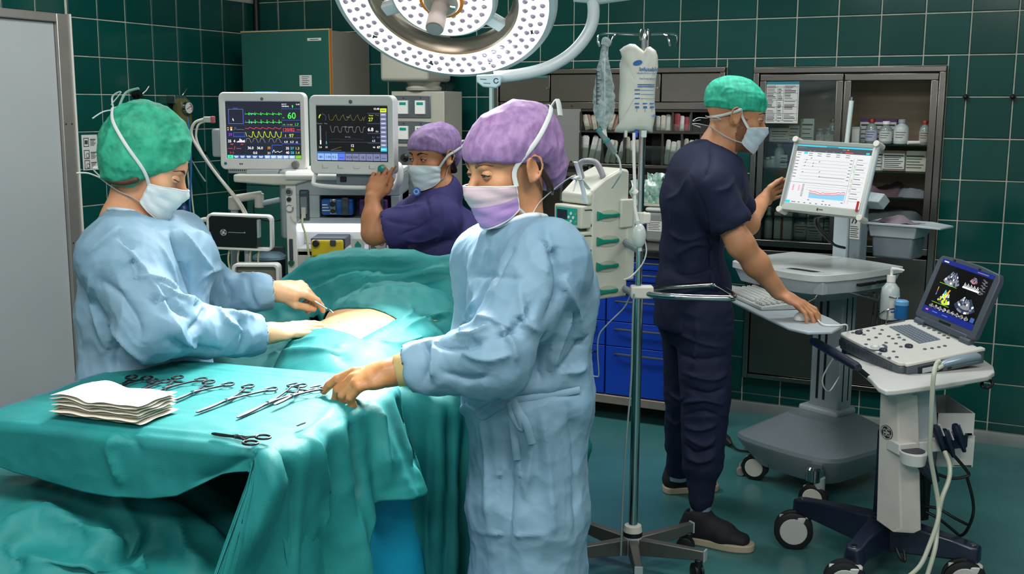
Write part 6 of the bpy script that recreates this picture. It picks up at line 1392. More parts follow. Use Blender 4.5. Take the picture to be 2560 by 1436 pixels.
 # ------------------------------------------------------------------ anatomy
def head_prims(c,Rm,s=1.0,neck=None,nr=.052,male=False,ears=True):
 """c: point between the ears at eye height; Rm rows right, forward, up"""
 T=lambda x,y,z:A3(c)+s*(x*Rm[0]+y*Rm[1]+z*Rm[2]);E=lambda x,y,z,r,k=.03,n='e':(n,T(x,y,z),tuple(s*v for v in r),Rm,k)
 jw=1.08 if male else 1.0
 p=[E(0,-.022,.035,(.074,.092,.08)),E(0,.03,.04,(.062,.054,.052),.03),E(0,.03,-.035,(.057*jw,.056,.072)),E(0,.042,-.085,(.041*jw,.044,.03)),E(0,.074,-.098,(.018,.016,.015),.02),('c',T(0,.088,.002),T(0,.109,-.036),.0075*s,.0115*s,.014),('c',T(-.03,.078,.021),T(.03,.078,.021),.010*s,.010*s,.016),E(0,.088,-.064,(.025,.012,.014),.012)]
 for sx in(-1,1):
  p+=[E(sx*.041,.056,-.024,(.021,.02,.018),.02),E(sx*.033,.095,.001,(.0165,.0115,.0095),.010,'-e')]
  Re=Rm.copy();a=sx*.35;Re=np.stack([Rm[0]*math.cos(a)-Rm[1]*math.sin(a),Rm[0]*math.sin(a)+Rm[1]*math.cos(a),Rm[2]])
  if not ears:continue
  p+=[('e',T(sx*.078,-.016,-.006),(.0095*s,.019*s,.031*s),Re,.006),('-e',T(sx*.0905,-.010,-.002),(.007*s,.011*s,.018*s),Re,.005),('c',T(sx*.081,-.002,.002),T(sx*.079,-.006,-.030),.004*s,.006*s,.004)]
  er=[(-.008,-.030),(-.022,-.022),(-.034,.0),(-.031,.018),(-.018,.027),(-.004,.019),(.0,.006)]
  for(y0,z0),(y1,z1)in zip(er[:-1],er[1:]):p.append(('c',T(sx*(.084-.25*min(y0,0)),y0,z0),T(sx*(.084-.25*min(y1,0)),y1,z1),.0036*s,.0036*s,.003))
 if neck is not None:p+=[('c',T(0,-.028,-.055),neck,nr*s,nr*1.12,.03)]
 return p
def hand_prims(wr,D,N,sg,curls,thumb,spread=.0,s=1.0,r=.0,k=.006,palm=1.0):
 """curls: four (mcp, pip, dip) in degrees, index first; thumb: three points right of the palm frame"""
 D=nrm(D);N=nrm(A3(N)-D*(A3(N)@D));X=sg*np.cross(D,N);T=lambda x,y,z:A3(wr)+s*(x*X+y*D+z*N)
 p=[('t',T(0,-.01,0),T(-.001,.045,0),X,(.027*s+r,.019*s+r),(.037*s+r,.0155*s+r),.012),('t',T(-.001,.04,0),T(.0,.08,.001),X,(.037*s+r,.0155*s+r),(.036*s+r,.011*s+r),.012),('c',T(.018,.018,-.008),T(.03,.05,-.012),.016*s+r,.012*s+r,.012)]
 for(bx,by,L,rr),cu,sp in zip(((.0295,.088,(.043,.026,.021),.0088),(.0095,.093,(.047,.029,.022),.0090),(-.0105,.089,(.043,.027,.022),.0085),(-.0295,.080,(.034,.021,.019),.0076)),curls,(1,.25,-.5,-1.3)):
  a=.0;q=T(bx,by,.0);sa=math.radians(spread)*sp;Df=nrm(D*math.cos(sa)+X*math.sin(sa));rad=rr*s+r
  p.append(('c',T(bx*.75,by-.035,.001),q,rad*.95,rad*1.08,k))
  for L_,c_,f0,f1 in zip(L,cu,(1.05,.97,.9),(.97,.9,.78)):
   a+=math.radians(c_);e=q+s*L_*(Df*math.cos(a)-N*math.sin(a));p.append(('c',q,e,rad*f0,rad*f1,k));q=e
 t=[T(*v)for v in thumb];b=T(.022,.022,-.008)
 for a_,e_,r0,r1 in((b,t[0],.0135,.0115),(t[0],t[1],.0108,.0098),(t[1],t[2],.0098,.0078)):p.append(('c',a_,e_,r0*s+r,r1*s+r,k))
 return p
def limb(a,b,c,r0,r1,r2,k=.03):return[('c',a,b,r0,r1,k),('c',b,c,r1,r2,k)]
def torso_prims(pel,wai,che,nek,shL,shR,g=.0,fem=True):
 w=A3(shR)-A3(shL);mid=(A3(shL)+A3(shR))/2
 return[('t',pel,wai,w,(.165+g,.115+g),(.128+g,.095+g),.04),('t',wai,che,w,(.128+g,.095+g),(.152+g,.112+g),.04),('t',che,mid,w,(.152+g,.112+g),(.125+g,.062+g),.04),('c',shL,shR,.054+g,.054+g,.04),('c',nek,A3(shL)*.7+mid*.3,.05+g,.048+g,.04),('c',nek,A3(shR)*.7+mid*.3,.05+g,.048+g,.04)]
def skin(name,col,col2):return mat(name,col,.5,sss=.12,var=.3,vscale=14,col2=col2,bump=.12,bscale=420,spec=.4)
FOLDK={}
class Face:
 """eyes, brows, mask and straps laid over a finished head"""
 def __init__(s,P,body,c,Rm,sc=1.0,extra=()):
  s.P,s.c,s.R,s.s=P,A3(c),Rm,sc;vs=[];fs=[]
  for o in(body,)+tuple(extra):
   b=len(vs);off=A3(P.location)*0;me=o.data;n=len(me.vertices);co=np.zeros(n*3);me.vertices.foreach_get('co',co);vs+=[tuple(v)for v in co.reshape(-1,3)];fs+=[tuple(b+i for i in p.vertices)for p in me.polygons]
  s.bv=BVHTree.FromPolygons(vs,fs)
 def T(s,x,y,z):return Vector(s.c+s.s*(x*s.R[0]+y*s.R[1]+z*s.R[2]))
 def hug(s,x,y,z,off=.003,o=(0,-.02,.01)):
  c=s.T(o[0],o[1],z if z<-.03 else o[2]);d=(s.T(x,y,z)-c).normalized();h=s.bv.ray_cast(c+d*.19,-d)[0];return(h if h else s.T(x,y,z))+d*off
 def add(s,m,name,mt,parent=None,bev=0):
  o=m.build(name,mt,parent or s.P,bev=bev,ang=60);o.matrix_parent_inverse=Matrix.Translation(-Vector(s.P.location))if parent is None else Matrix();return o
 def eyes(s,skinm,iris='#3a2a1c',openup=18,opendn=-16,look=(0,1,-.1),brow='#2a1c14',lashes=True,white='#d8d2cc',sides=(-1,1)):
  lk=nrm(look[0]*s.R[0]+look[1]*s.R[1]+look[2]*s.R[2]);EW=mat('eye_white',white,.2,coat=.4);IR=mat('iris'+iris,iris,.2,coat=.5)
  for sx in sides:
   e=s.T(sx*.032,.0738,.001);r=.0122*s.s;m=MB();m.sph(e,r,18);ey=s.add(m,'eye',EW)
   q=Vector(lk);m=MB();m.lathe([(r*.47,r*.885),(r*.3,r*.96),(r*.2,r*.99)],e,16,0,q);m.lathe([(r*.22,r*.985),(.0001,r*1.015)],e,12,1,q);i=m.build('iris',[IR,BLACK],ey);i.matrix_parent_inverse=Matrix()
   for nm,e0,e1 in(('upper_eyelid',openup,95),('lower_eyelid',opendn,-95)):
    vs=[];n=20;mm_=5;R2=r*1.08
    for a in range(mm_+1):
     for b in range(n+1):
      az=R(-100+200*b/n);k=max(.0,1-(az/R(54))**2)**.5;el=R(e0*k+(1-k)*-4+(e1-e0*k-(1-k)*-4)*a/mm_);v=R2*(math.cos(el)*math.sin(az)*s.R[0]+math.cos(el)*math.cos(az)*s.R[1]+math.sin(el)*s.R[2]);vs.append(Vector(e)+Vector(v))
    m=MB();m.add(vs,[(a*(n+1)+b,a*(n+1)+b+1,(a+1)*(n+1)+b+1,(a+1)*(n+1)+b)for a in range(mm_)for b in range(n)]);s.add(m,nm,skinm)
    if lashes and nm[0]=='u':m=MB();m.tube([v+Vector(.0008*s.R[1])for v in vs[1:n]],[.0004]+[.0013]*(n-3)+[.0005],6);s.add(m,'eyelashes',mat('lash_dark','#1a1210',.6))
   pts=[]
   for x,z in((.013,.020),(.024,.0255),(.036,.0265),(.049,.019)):
    h=s.bv.ray_cast(s.T(sx*x,.14,z),-Vector(s.R[1]))[0];pts.append((h if h else s.T(sx*x,.09,z))+Vector(.0005*s.R[1]))
   m=MB();m.tube(catmull(pts,5),[.0012]+[.0034]*9+[.003,.0026,.0022,.0016,.001,.0006][:6],8,flat=.35,up=tuple(s.R[1]));s.add(m,'eyebrow',mat('brow'+brow,brow,.7))
 def mask(s,m1,m2=None,th=68,top=(-.018,-.034),bot=(-.122,-.088),split=.45,strapm=None):
  nu,nv=30,18;Rr=np.zeros((nv,nu));ts=np.linspace(-th,th,nu);zz=np.zeros((nv,nu))
  for j in range(nv):
   for i in range(nu):
    a=abs(ts[i])/th;z0=top[0]+(top[1]-top[0])*a**1.3;z1=bot[0]+(bot[1]-bot[0])*a**1.6;z=z0+(z1-z0)*j/(nv-1);zz[j,i]=z
    c=s.T(0,0,z);d=Vector(math.sin(R(ts[i]))*s.R[0]+math.cos(R(ts[i]))*s.R[1]);h=s.bv.ray_cast(c+d*.15,-d)[0];Rr[j,i]=(h-c).length/s.s if h else .07
  G=Rr.copy()
  for _ in range(5):
   Pd=np.pad(G,1,mode='edge');mx=np.max([Pd[a:a+nv,b:b+nu]for a in range(3)for b in range(3)],axis=0);av=np.mean([Pd[a:a+nv,b:b+nu]for a in range(3)for b in range(3)],axis=0);e=np.clip(np.minimum(np.arange(nu),nu-1-np.arange(nu))/5,0,1)[None];G=np.maximum(av*(1-.5*e)+mx*.5*e,Rr)
  for _ in range(3):
   Pd=np.pad(G,1,mode='edge');G=np.mean([Pd[a:a+nv,b:b+nu]for a in range(3)for b in range(3)],axis=0)
  G=np.maximum(G,Rr)+.003
  for j in range(nv):
   v=j/(nv-1);pl=(v*3.2)%1.0;G[j]+=.0028*(pl-.5)*np.clip(1-(np.abs(ts)/th)**4,.2,1)+.0012*np.sin(ts/7+j)
  vs=[s.T(G[j,i]*math.sin(R(ts[i])),G[j,i]*math.cos(R(ts[i])),zz[j,i])for j in range(nv)for i in range(nu)]
  fs=[(j*nu+i,(j+1)*nu+i,(j+1)*nu+i+1,j*nu+i+1)for j in range(nv-1)for i in range(nu-1)]
  m=MB()
  for f in fs:m.f.append(list(f));m.mi.append(1 if m2 and f[0]//nu>=split*nv else 0)
  m.v=[tuple(v)for v in vs];o=s.add(m,'face_mask',[m1,m2]if m2 else m1);md=o.modifiers.new('thick','SOLIDIFY');md.thickness=.0015
  m=MB()
  for row in([vs[i]for i in range(nu)],[vs[(nv-1)*nu+i]for i in range(nu)],[vs[j*nu]for j in range(nv)],[vs[j*nu+nu-1]for j in range(nv)]):m.tube(row,.0022,6)
  e=m.build('edge_binding',strapm or m1,o);e['kind']='stuff'
  s.corner={(1,'t'):vs[nu-1],(-1,'t'):vs[0],(1,'b'):vs[-1],(-1,'b'):vs[(nv-1)*nu]};return o
 def strap(s,start,way,mt,r=.0042,tail=None,off=.0055):
  pts=[start]+[s.hug(*w,off=off)for w in way]
  if tail:pts+=[pts[-1]+Vector(A3(t)[0]*s.R[0]+A3(t)[1]*s.R[1]+A3(t)[2]*s.R[2])for t in tail]
  cc=s.T(0,-.02,.01);m=MB();m.tube(catmull(pts,5),r,8,flat=.28,up=lambda p:(p-cc));return s.add(m,'mask_strap',mt)
 def ribbon(s,pts,mt,r=.006,name='strap_tail'):
  m=MB();m.tube(catmull([s.T(*p)for p in pts],5),r,8,flat=.25);return s.add(m,name,mt)
  # ------------------------------------------------------------------ drapes
DRP=mat('teal_drape','#1d8483',.62,bump=.25,bscale=420,var=.12,vscale=7,col2='#187677',spec=.35,crease=.006,cscale=10)
DRB=mat('bright_blue_drape','#109fc2',.5,bump=.2,bscale=300,var=.1,vscale=6)
FILM=mat('blue_film_edge','#1f6f8c',.25,var=.35,vscale=30,coat=.4)
def sheet(perim,Hf,L,fold,nr=60,nd=30,bend=.018,center=None,wave=None,drift=None):
 """a cloth lying on a top (height Hf) and falling over the rim; perim: closed outline, L: drop of each rim point"""
 n=len(perim);Pm=A3(perim);c=A3(center)if center is not None else Pm.mean(0);tan=np.roll(Pm,-1,0)-np.roll(Pm,1,0);out=np.stack([tan[:,1],-tan[:,0]],1);out/=np.linalg.norm(out,axis=1,keepdims=True)+1e-12
 if((Pm-c)*out).sum()<0:out=-out
 rows=[]
 for i in range(nr):
  t=max(i/(nr-1),.002);q=c+(Pm-c)*t;rows.append(np.column_stack([q,Hf(q[:,0],q[:,1])]))
 top=rows[-1];ii=np.arange(n)
 for j in range(1,nd+1):
  v=j/nd;dz=L*v;a=np.minimum(dz/bend,PI/2)if bend else np.full(n,PI/2);o=bend*np.sin(a);z=bend*(1-np.cos(a))+np.maximum(dz-bend*PI/2,0)
  w=fold*np.clip(dz/.25,0,1.6)*(wave(ii,dz)if wave is not None else 0);q=top[:,:2]+out*(o+w)[:,None]
  if drift is not None:q=q+drift(ii,dz)
  rows.append(np.column_stack([q,top[:,2]-z]))
 V=np.concatenate(rows);F=[]
 m=len(rows);idx=np.arange(n);nx=(idx+1)%n;F=[]
 for i in range(m-1):F.append(np.stack([i*n+idx,(i+1)*n+idx,(i+1)*n+nx,i*n+nx],1))
 return V,np.concatenate(F)
def outline(pts,per=12):return[(p.x,p.y)for p in catmull([(x,y,0)for x,y in pts],per,True)]
# --- patient lying under the drape; only the bare belly shows
BEL=[('e',(-.42,3.06,.90),(.245,.47,.160),None,.05),('e',(-.40,3.45,.93),(.19,.2,.12),None,.05),('t',(-.40,2.9,.89),(-.36,3.70,.90),(1,0,0),(.19,.11),(.17,.10),.05),('c',(-.36,3.74,.92),(-.35,3.84,.93),.05,.05,.03),('e',(-.35,3.94,.95),(.08,.11,.1),None,.03),('c',(-.50,2.9,.87),(-.51,2.84,.87),.075,.06,.04),('c',(-.30,2.9,.87),(-.31,2.84,.87),.075,.06,.04),('-e',(-.44,2.98,1.058),(.010,.008,.012),None,.012)]
PAT=thing('person','patient lying on the table with only the bare belly showing through the drape opening','person',(-.4,3.2,.80))
m=MB();m.box(-.68,-.18,2.80,4.06,.70,.78);m.box(-.55,-.25,3.0,3.5,.08,.70);m.box(-.62,-.18,2.9,3.6,.0,.08)
tag(m.build('operating_table',MGREY,None,bev=.01),'padded operating table hidden under the teal drape','operating table')
def Hbody(x,y):
 z=np.full(np.shape(x),.925)
 def smax(a,b,k):h=np.clip(.5+.5*(a-b)/k,0,1);return b+(a-b)*h+k*h*(1-h)
 r=1-((x+.42)/.253)**2-((y-3.06)/.478)**2;z=smax(z,np.where(r>0,.90+.168*np.sqrt(np.clip(r,0,1)),.80),.03)
 r=1-((x+.38)/.26)**2-((y-3.48)/.26)**2;z=smax(z,np.where(r>0,.92+.150*np.sqrt(np.clip(r,0,1)),.80),.03)
 for lx in(-.50,-.30):r=1-((x-lx)/.10)**2;z=smax(z,np.where((r>0)&(y<2.9),.90+.055*np.sqrt(np.clip(r,0,1)),.8),.03)
 z=z-.05*np.clip((-.60-x)/.15,0,1)**2-.10*np.clip((x+.22)/.25,0,1)**1.5
 ridge=np.interp(x,[-1.05,-.93,-.82,-.71,-.62,-.45,-.2,.0,.15],[.85,.94,1.04,1.12,1.15,1.155,1.145,1.13,1.11]);ry=3.76+.03*np.sin(x*7)
 t=np.clip((y-(ry-.27))/.27,0,1);wl_=.86+(ridge-.86)*(.15*t+.85*t**1.7);wl_=np.where(y>ry,ridge-.9*(y-ry),wl_);return smax(z,wl_,.035)
V,F=sdf_mesh(BEL,.009);N=normals(V,F);H_=Hbody(V[:,0],V[:,1])-.011;up_=(N[:,2]>.12)&(np.abs(V[:,0]+.42)<.30)&(V[:,1]<3.45);V[:,2]=np.where(up_,H_,np.minimum(V[:,2],H_-.012));V=laplace(V,F);mesh_obj('body',V,F,mat('patient_skin','#e0ae7c',.5,sss=.15,var=.12,vscale=9,col2='#d8a070',bump=.05,bscale=200),PAT)
m=MB();rr=random.Random(3)
bvb=BVHTree.FromPolygons([tuple(v)for v in V],[tuple(f)for f in F])
for px,py in((914,810),(940,784),(914,823),(893,832),(848,806)):
 h=bvb.ray_cast(CAM,ray(px,py).normalized())[0]
 if h:m.sph(h,(.0022,.0022,.001),8)
o=m.build('moles',mat('mole_brown','#8a4a2c',.6),PAT);o.matrix_parent_inverse=Matrix.Translation(-Vector(PAT.location));o['kind']='stuff'
per=outline([(-.74,2.72),(-.45,2.66),(-.18,2.67),(-.085,2.76),(-.06,3.0),(.06,3.4),(.16,3.7),(.1,3.88),(-.4,3.90),(-.85,3.88),(-1.02,3.74),(-.97,3.5),(-.84,3.2),(-.80,2.85)],20)
n_=len(per);V,F=sheet(per,Hbody,np.full(n_,.74),.03,110,40,.03,(-.40,3.1),lambda i,dz:np.sin(i*.23)+.6*np.sin(i*.61+1)+.3*np.sin(i*1.3+dz*6))
hole=[];bvd=BVHTree.FromPolygons([tuple(v)for v in V],[tuple(f)for f in F])
for px,py in((757,803),(790,786),(828,772),(866,764),(905,764),(945,769),(972,779),(992,791),(966,806),(935,822),(900,841),(880,830),(860,823),(838,818),(800,812)):
 h=bvd.ray_cast(CAM,ray(px,py).normalized())[0];hole.append((h.x,h.y))
HP=A3(hole)
def inside(Q,poly):
 c=np.zeros(len(Q),bool);n=len(poly)
 for i in range(n):
  a,b=poly[i],poly[(i+1)%n];cr=((a[1]>Q[:,1])!=(b[1]>Q[:,1]))&(Q[:,0]<(b[0]-a[0])*(Q[:,1]-a[1])/(b[1]-a[1]+1e-12)+a[0]);c^=cr
 return c
best=np.full(len(V),9.0);bp_=V[:,:2].copy()
for i in range(len(HP)):
 a,b=HP[i],HP[(i+1)%len(HP)];ab=b-a;h=np.clip((V[:,:2]-a)@ab/(ab@ab),0,1);q_=a+h[:,None]*ab;d=np.linalg.norm(V[:,:2]-q_,axis=1);u=d<best;best[u]=d[u];bp_[u]=q_[u]
topm=np.arange(len(V))<n_*110;sn=(best<.0042)&topm;V[sn,:2]=bp_[sn];V[sn,2]=Hbody(V[sn,0],V[sn,1])
N=normals(V,F);drop=np.clip((.90-V[:,2])/.3,0,1);far=np.clip((V[:,1]-3.3)/.2,0,1)
d=facets(V,9,60,(1,1,1))*(.0005+.006*far+.003*drop)+facets(V,22,63,(1,1,1))*(.0004+.002*far+.001*drop)+ridged(V*[11,5,5],3)*(.003+.006*far)+ridged(V*[26,14,14],5)*(.0012+.004*far)+ridged(V*[9,9,2.5],6)*.008*drop
d*=np.clip(best/.02,0,1);V=V+N*d[:,None];V[:,2]-=np.where(topm,.0085*np.exp(-(best/.018)**2),0)
V=trace_folds(V,F,[([(700,690),(760,665),(850,650),(960,648),(1150,655)],.012,.018),([(690,740),(760,700),(860,672),(960,672),(1060,668)],-.012,.02),([(700,770),(800,725),(880,690),(980,678)],.014,.016),([(830,740),(900,700),(1000,695),(1120,672),(1160,668)],.016,.015),([(850,755),(920,715),(1010,705),(1140,690)],-.016,.018),([(690,720),(745,655),(770,640)],.008,.008),([(725,700),(740,670),(735,650)],.006,.006),([(1030,760),(1025,790),(1000,800)],.008,.01),([(1020,765),(1060,790),(1120,800)],-.01,.012),([(1000,830),(1060,800),(1130,780)],.010,.012),([(840,880),(848,890),(858,905),(856,915)],-.006,.008),([(835,876),(850,868),(862,860)],.008,.008),([(640,900),(740,878),(850,882)],.010,.014),([(930,850),(1000,860),(1080,840)],.007,.012),([(600,880),(700,865),(830,835)],.006,.01),([(1010,880),(1060,850),(1120,830)],-.008,.012),([(1090,1000),(1095,1200),(1088,1400)],.012,.02),([(1120,980),(1125,1200),(1120,1400)],-.012,.015)])
Fc=F;cen=V[Fc].mean(1)[:,:2];keep=~(inside(cen,HP)&(np.arange(len(Fc))<n_*110))
PD=mesh_obj('patient_drape',V,Fc[keep],DRP);PD.modifiers.new('thick','SOLIDIFY').thickness=.0015
tag(PD,'large teal surgical drape over the patient, raised as a screen and open at the belly','drape')
# --- instrument table and its drape
TO=A3((-1.147,2.256));EX=nrm((.684,-.227,0))[:2];EY=nrm((.176,.535,0))[:2];EX=nrm((EX[0],EX[1],0))[:2]
tw,td,tz=.725,.56,1.0
def tp_(u,v):return tuple(TO+EX*u+EY*v)
IT=thing('instrument_table','steel instrument table hidden beneath its teal drape','table',(*tp_(.36,.28),0),math.atan2(EX[1],EX[0]))
m=MB();m.box(-.355,.355,-.275,.275,.975,.985);m.build('tray',STEEL,IT,bev=.003)
for x in(-.15,.30):
 for y in(-.05,.22):m=MB();m.cyl((x,y,0),(x,y,.975),.012,n=12);m.build('leg',STEEL,IT)
r_=.02;P=[];seg=[]
def side(a,b,n,nm):
 for i in range(n):t=i/n;P.append((a[0]+(b[0]-a[0])*t,a[1]+(b[1]-a[1])*t));seg.append((nm,t))
c_=.03
side((c_,0),(tw-c_,0),90,'f');
for i in range(10):a=R(-90+90*i/10);P.append((tw-c_+c_*math.cos(a),c_+c_*math.sin(a)));seg.append(('fr',i/10))
side((tw,c_),(tw,td-c_),80,'r')
for i in range(8):a=R(90*i/8);P.append((tw-c_+c_*math.cos(a),td-c_+c_*math.sin(a)));seg.append(('br',i/8))
side((tw-c_,td),(c_,td),70,'b')
for i in range(8):a=R(90+90*i/8);P.append((c_+c_*math.cos(a),td-c_+c_*math.sin(a)));seg.append(('bl',i/8))
side((0,td-c_),(0,c_),60,'l')
for i in range(8):a=R(180+90*i/8);P.append((c_+c_*math.cos(a),c_+c_*math.sin(a)));seg.append(('fl',i/8))
Lr=[]
for nm,t in seg:
 Lr.append({'f':.105+.045*math.sin(PI*min(t*1.15,1))-.055*max(0,t-.72)/.28,'fr':.06+.86*min(1,t*2.2)**1.2,'r':.225+.02*math.sin(9*t)+.66*math.exp(-(t/.34)**2),'br':.22,'b':.17+.08*max(0,1-t/.35)**1.5,'bl':.17-.1*t,'l':.07,'fl':.07+.035*t}[nm])
Lr=A3(Lr);nP=len(P);SG=[s[0]for s in seg];ST=A3([s[1]for s in seg]);isR=np.array([s in('r','br')for s in SG]);isF=np.array([s=='f' for s in SG]);isC=np.array([s=='fr' for s in SG])
per=[tp_(u,v)for u,v in P]
def Ht(x,y):
 q_=np.stack([x-TO[0],y-TO[1]],1);u=q_@EX;v=q_@EY
 return tz-.010*np.clip(1-u/.25,0,1)**2-.006*np.clip(1-v/.08,0,1)**2-.01*np.clip((u-.62)/.1,0,1)**2
def wv(i,dz):
 s=ST[i];w=np.where(isR[i]&(np.array([x=='r' for x in SG])[i]),.55+.75*np.sin(s*17+.6)+.3*np.sin(s*37),.0);w=np.where(isF[i],-.55-.25*np.sin(s*9),w);return np.where(isC[i],.9,w)
def dr(i,dz):
 s=ST[i];k=np.where(isR[i],np.exp(-s*4.0),.0)+np.where(isC[i],1.0,0);k2=np.where(isR[i],np.clip(s-.3,0,1),0)
 return(-EX[None]*.42-EY[None]*.12)*(k*np.clip(dz-.05,0,1))[:,None]+EX[None]*.42*(k2*dz)[:,None]+EX[None]*(np.where(isR[i],.06,0)*dz)[:,None]
V,F=sheet(per,Ht,Lr,.032,50,46,.022,tp_(.36,.28),wv,dr)
N=normals(V,F);q_=np.stack([V[:,0]-TO[0],V[:,1]-TO[1]],1);hang=np.clip((.985-V[:,2])/.15,0,1)
d=ridged(np.column_stack([q_@EX*3,q_@EY*14,V[:,2]*3]),2)*.0016*(1-hang)+facets(V,8,70,(1,1,.5))*.0045*hang+facets(V,20,73,(1,1,.7))*.0016*hang+ridged(V*[10,10,3],4)*.005*hang+ridged(V*24,9)*.0016*hang
V=V+N*d[:,None]
V=trace_folds(V,F,[([(120,1020),(300,1065),(520,1090),(640,1105)],.004,.012),([(290,1085),(275,1120),(290,1170),(302,1215)],.012,.012),([(310,1085),(330,1095),(350,1140)],-.006,.012),([(430,1080),(560,1085),(650,1080)],.003,.008),([(640,1130),(560,1180),(480,1210)],-.01,.02),([(660,1130),(680,1200),(640,1300),(590,1420)],.03,.025),([(700,1120),(735,1200),(740,1300),(730,1420)],-.02,.02),([(780,1080),(800,1200),(810,1350)],.018,.022),([(880,1040),(900,1150),(905,1300)],-.022,.02),([(940,1010),(960,1120),(985,1300),(1000,1420)],.018,.018),([(990,985),(1030,1100),(1060,1250)],-.012,.018),([(380,900),(600,930),(830,950)],.003,.01),([(500,985),(700,1005),(860,1020)],.002,.008),([(850,1000),(800,1060),(740,1100)],.005,.014),([(930,990),(850,1050),(700,1120)],-.004,.014)])
mi=np.zeros(len(F),int);mi[:len(F)][(np.isin(np.tile(np.array(SG),95)[:len(F)],['l','bl','fl']))&(np.arange(len(F))>=nP*48)]=1
TD=mesh_obj('instrument_drape',V,F,[DRP,FILM],None,mi);TD.modifiers.new('thick','SOLIDIFY').thickness=.0015
tag(TD,'teal drape spread over the instrument table with long hanging front corner','drape')
m=MB();n=26;Pq=[]
for j in range(14):
 for i in range(n):
  u,v=i/(n-1),j/13;p=A3(tp_(tw-.012+.03*v,.02+.60*u));p=p+EX*(.06*v+.016*math.sin(u*15+v)*min(1,2*v)+.05*v*max(0,u-.5));Pq.append((p[0],p[1],.93-.82*v))
V2=A3(Pq);F2=np.array([(j*n+i,(j+1)*n+i,(j+1)*n+i+1,j*n+i+1)for j in range(13)for i in range(n-1)])
o=mesh_obj('under_sheet',V2,F2,[DRB,DRP],None,[0 if(k%(n-1))>11 else 1 for k in range(13*(n-1))]);tag(o,'bright cyan and teal under sheet showing below the hanging drape','drape');o.modifiers.new('thick','SOLIDIFY').thickness=.002
gx,gy=np.meshgrid(np.linspace(-1.55,-.40,130),np.linspace(1.62,2.62,110));X,Y=gx.ravel(),gy.ravel()
Z=np.interp(Y,[1.62,1.80,1.95,2.08,2.22,2.38,2.62],[.25,.50,.62,.69,.755,.785,.79])-.30*np.clip((X+.80)/.4,0,1)**1.3
V=np.column_stack([X,Y,Z]);nx_=130;F=np.array([(j*nx_+i,j*nx_+i+1,(j+1)*nx_+i+1,(j+1)*nx_+i)for j in range(109)for i in range(nx_-1)])
N=normals(V,F);V=V+N*(ridged(V*[4.5,6,4],21)*.035+ridged(V*[11,9,9],22)*.010+ridged(V*26,23)*.002+facets(V,5,80,(1,1,1))*.012+facets(V,13,83,(1,1,1))*.004)[:,None]
V=trace_folds(V,F,[([(0,1330),(60,1300),(110,1280)],.02,.03),([(60,1262),(200,1330),(330,1390)],.03,.03),([(100,1400),(200,1420),(330,1380),(420,1360)],-.03,.03),([(290,1230),(340,1330),(350,1420)],.02,.02),([(430,1290),(460,1370),(500,1430)],.03,.025),([(30,1350),(40,1436)],-.02,.02)])
LD=mesh_obj('foot_drape',V,F,DRP);LD.modifiers.new('thick','SOLIDIFY').thickness=.002;tag(LD,'crumpled teal drape bunched in the lower left corner below the instrument table','drape')
# ------------------------------------------------------------------ instruments on the table
INS=mat('instrument_steel','#515358',.3,.95,var=.1,vscale=20);INSD=mat('instrument_dark','#2a2c30',.35,.8)
def on_table(px,py,z=1.004):
 d=ray(px,py);return CAM+d*((z-CAMH)/d.z)
def clamp(tip,r1,r2,label,m1=None,curve=.0,blade=.45,ringr=.0125,zz=.0):
 """ring-handled clamp lying flat: tip, and the centres of its two finger rings"""
 tip,r1,r2=[on_table(*p)for p in(tip,r1,r2)];mid=(r1+r2)/2;ax=mid-tip;ax.z=0;L=ax.length;ax.normalize();sd=Vector((-ax.y,ax.x,0));w=max(abs((r1-r2).dot(sd))/2,.012)
 T=thing('surgical_clamp',label,'clamp',tip+Vector((0,0,zz)),math.atan2(ax.y,ax.x));T['group']='ring-handled clamps on the instrument table';st=m1 or INS
 for s in(-1,1):
  m=MB();P=[(0,s*.0012,.003),(L*blade*.5,s*.0022+curve*.25,.003),(L*blade,-s*.001,.004),(L*(blade+.15),-s*.005,.004),(L*.8,-s*w*.55,.004),(L-ringr*.9,-s*w*.93,.004)]
  m.tube(catmull(P,4),[.0014]+[.0026]*6+[.0034]*5+[.0024]*12,8);arm=m.build('arm',st,T)
  m=MB();m.tube([(L+ringr*1.25*math.cos(t),-s*w+ringr*math.sin(t),.004)for t in np.linspace(0,2*PI,19)[:-1]],.0023,8,closed=True);m.build('finger_ring',st,arm)
 m=MB();m.cyl((L*blade,0,.0005),(L*blade,0,.008),.0042,n=14);m.build('pivot',CHROME,T)
 m=MB();m.box(L*.78,L*.80,-w*.5,w*.5,.003,.006);m.build('ratchet',st,T)
clamp((262,986),(334,945),(362,952),'dark handled scissors lying farthest left, partly behind the gauze',INSD)
clamp((322,998),(380,957),(414,957),'short clamp with curved tip, second from the left behind the gauze',curve=.01)
clamp((355,1000),(447,947),(499,955),'long clamp with wide spread rings beside the curved short clamp')
clamp((425,1008),(522,960),(570,966),'long slim clamp fourth from the left, tip at the gauze corner')
clamp((492,1035),(622,970),(676,979),'longest clamp lying alone in the middle of the table')
clamp((594,1048),(735,967),(790,975),'heavy broad-jawed clamp nearest the tan gloved hand',blade=.42)
clamp((686,1024),(762,972),(800,988),'small clamp crossing over the heavy clamp at the hand',zz=.007)
clamp((530,1088),(662,1099),(622,1112),'scissor clamp lying apart at the table\'s front edge',INSD,blade=.55)
T=thing('scalpel','tiny loose scalpel blade on the drape near the front corner','blade',on_table(756,1062),R(62))
m=MB();m.prism([(-.012,-.002),(.006,-.003),(.012,.0),(.004,.003),(-.012,.0025)],.001,.002);m.build('blade',CHROME,T)
m=MB();m.box(-.017,-.008,-.0018,.0018,.0008,.0026);m.build('shank',INS,T)
GZ=mat('gauze_white','#d8d4c6',.9,bump=.35,bscale=260,var=.06,vscale=30)
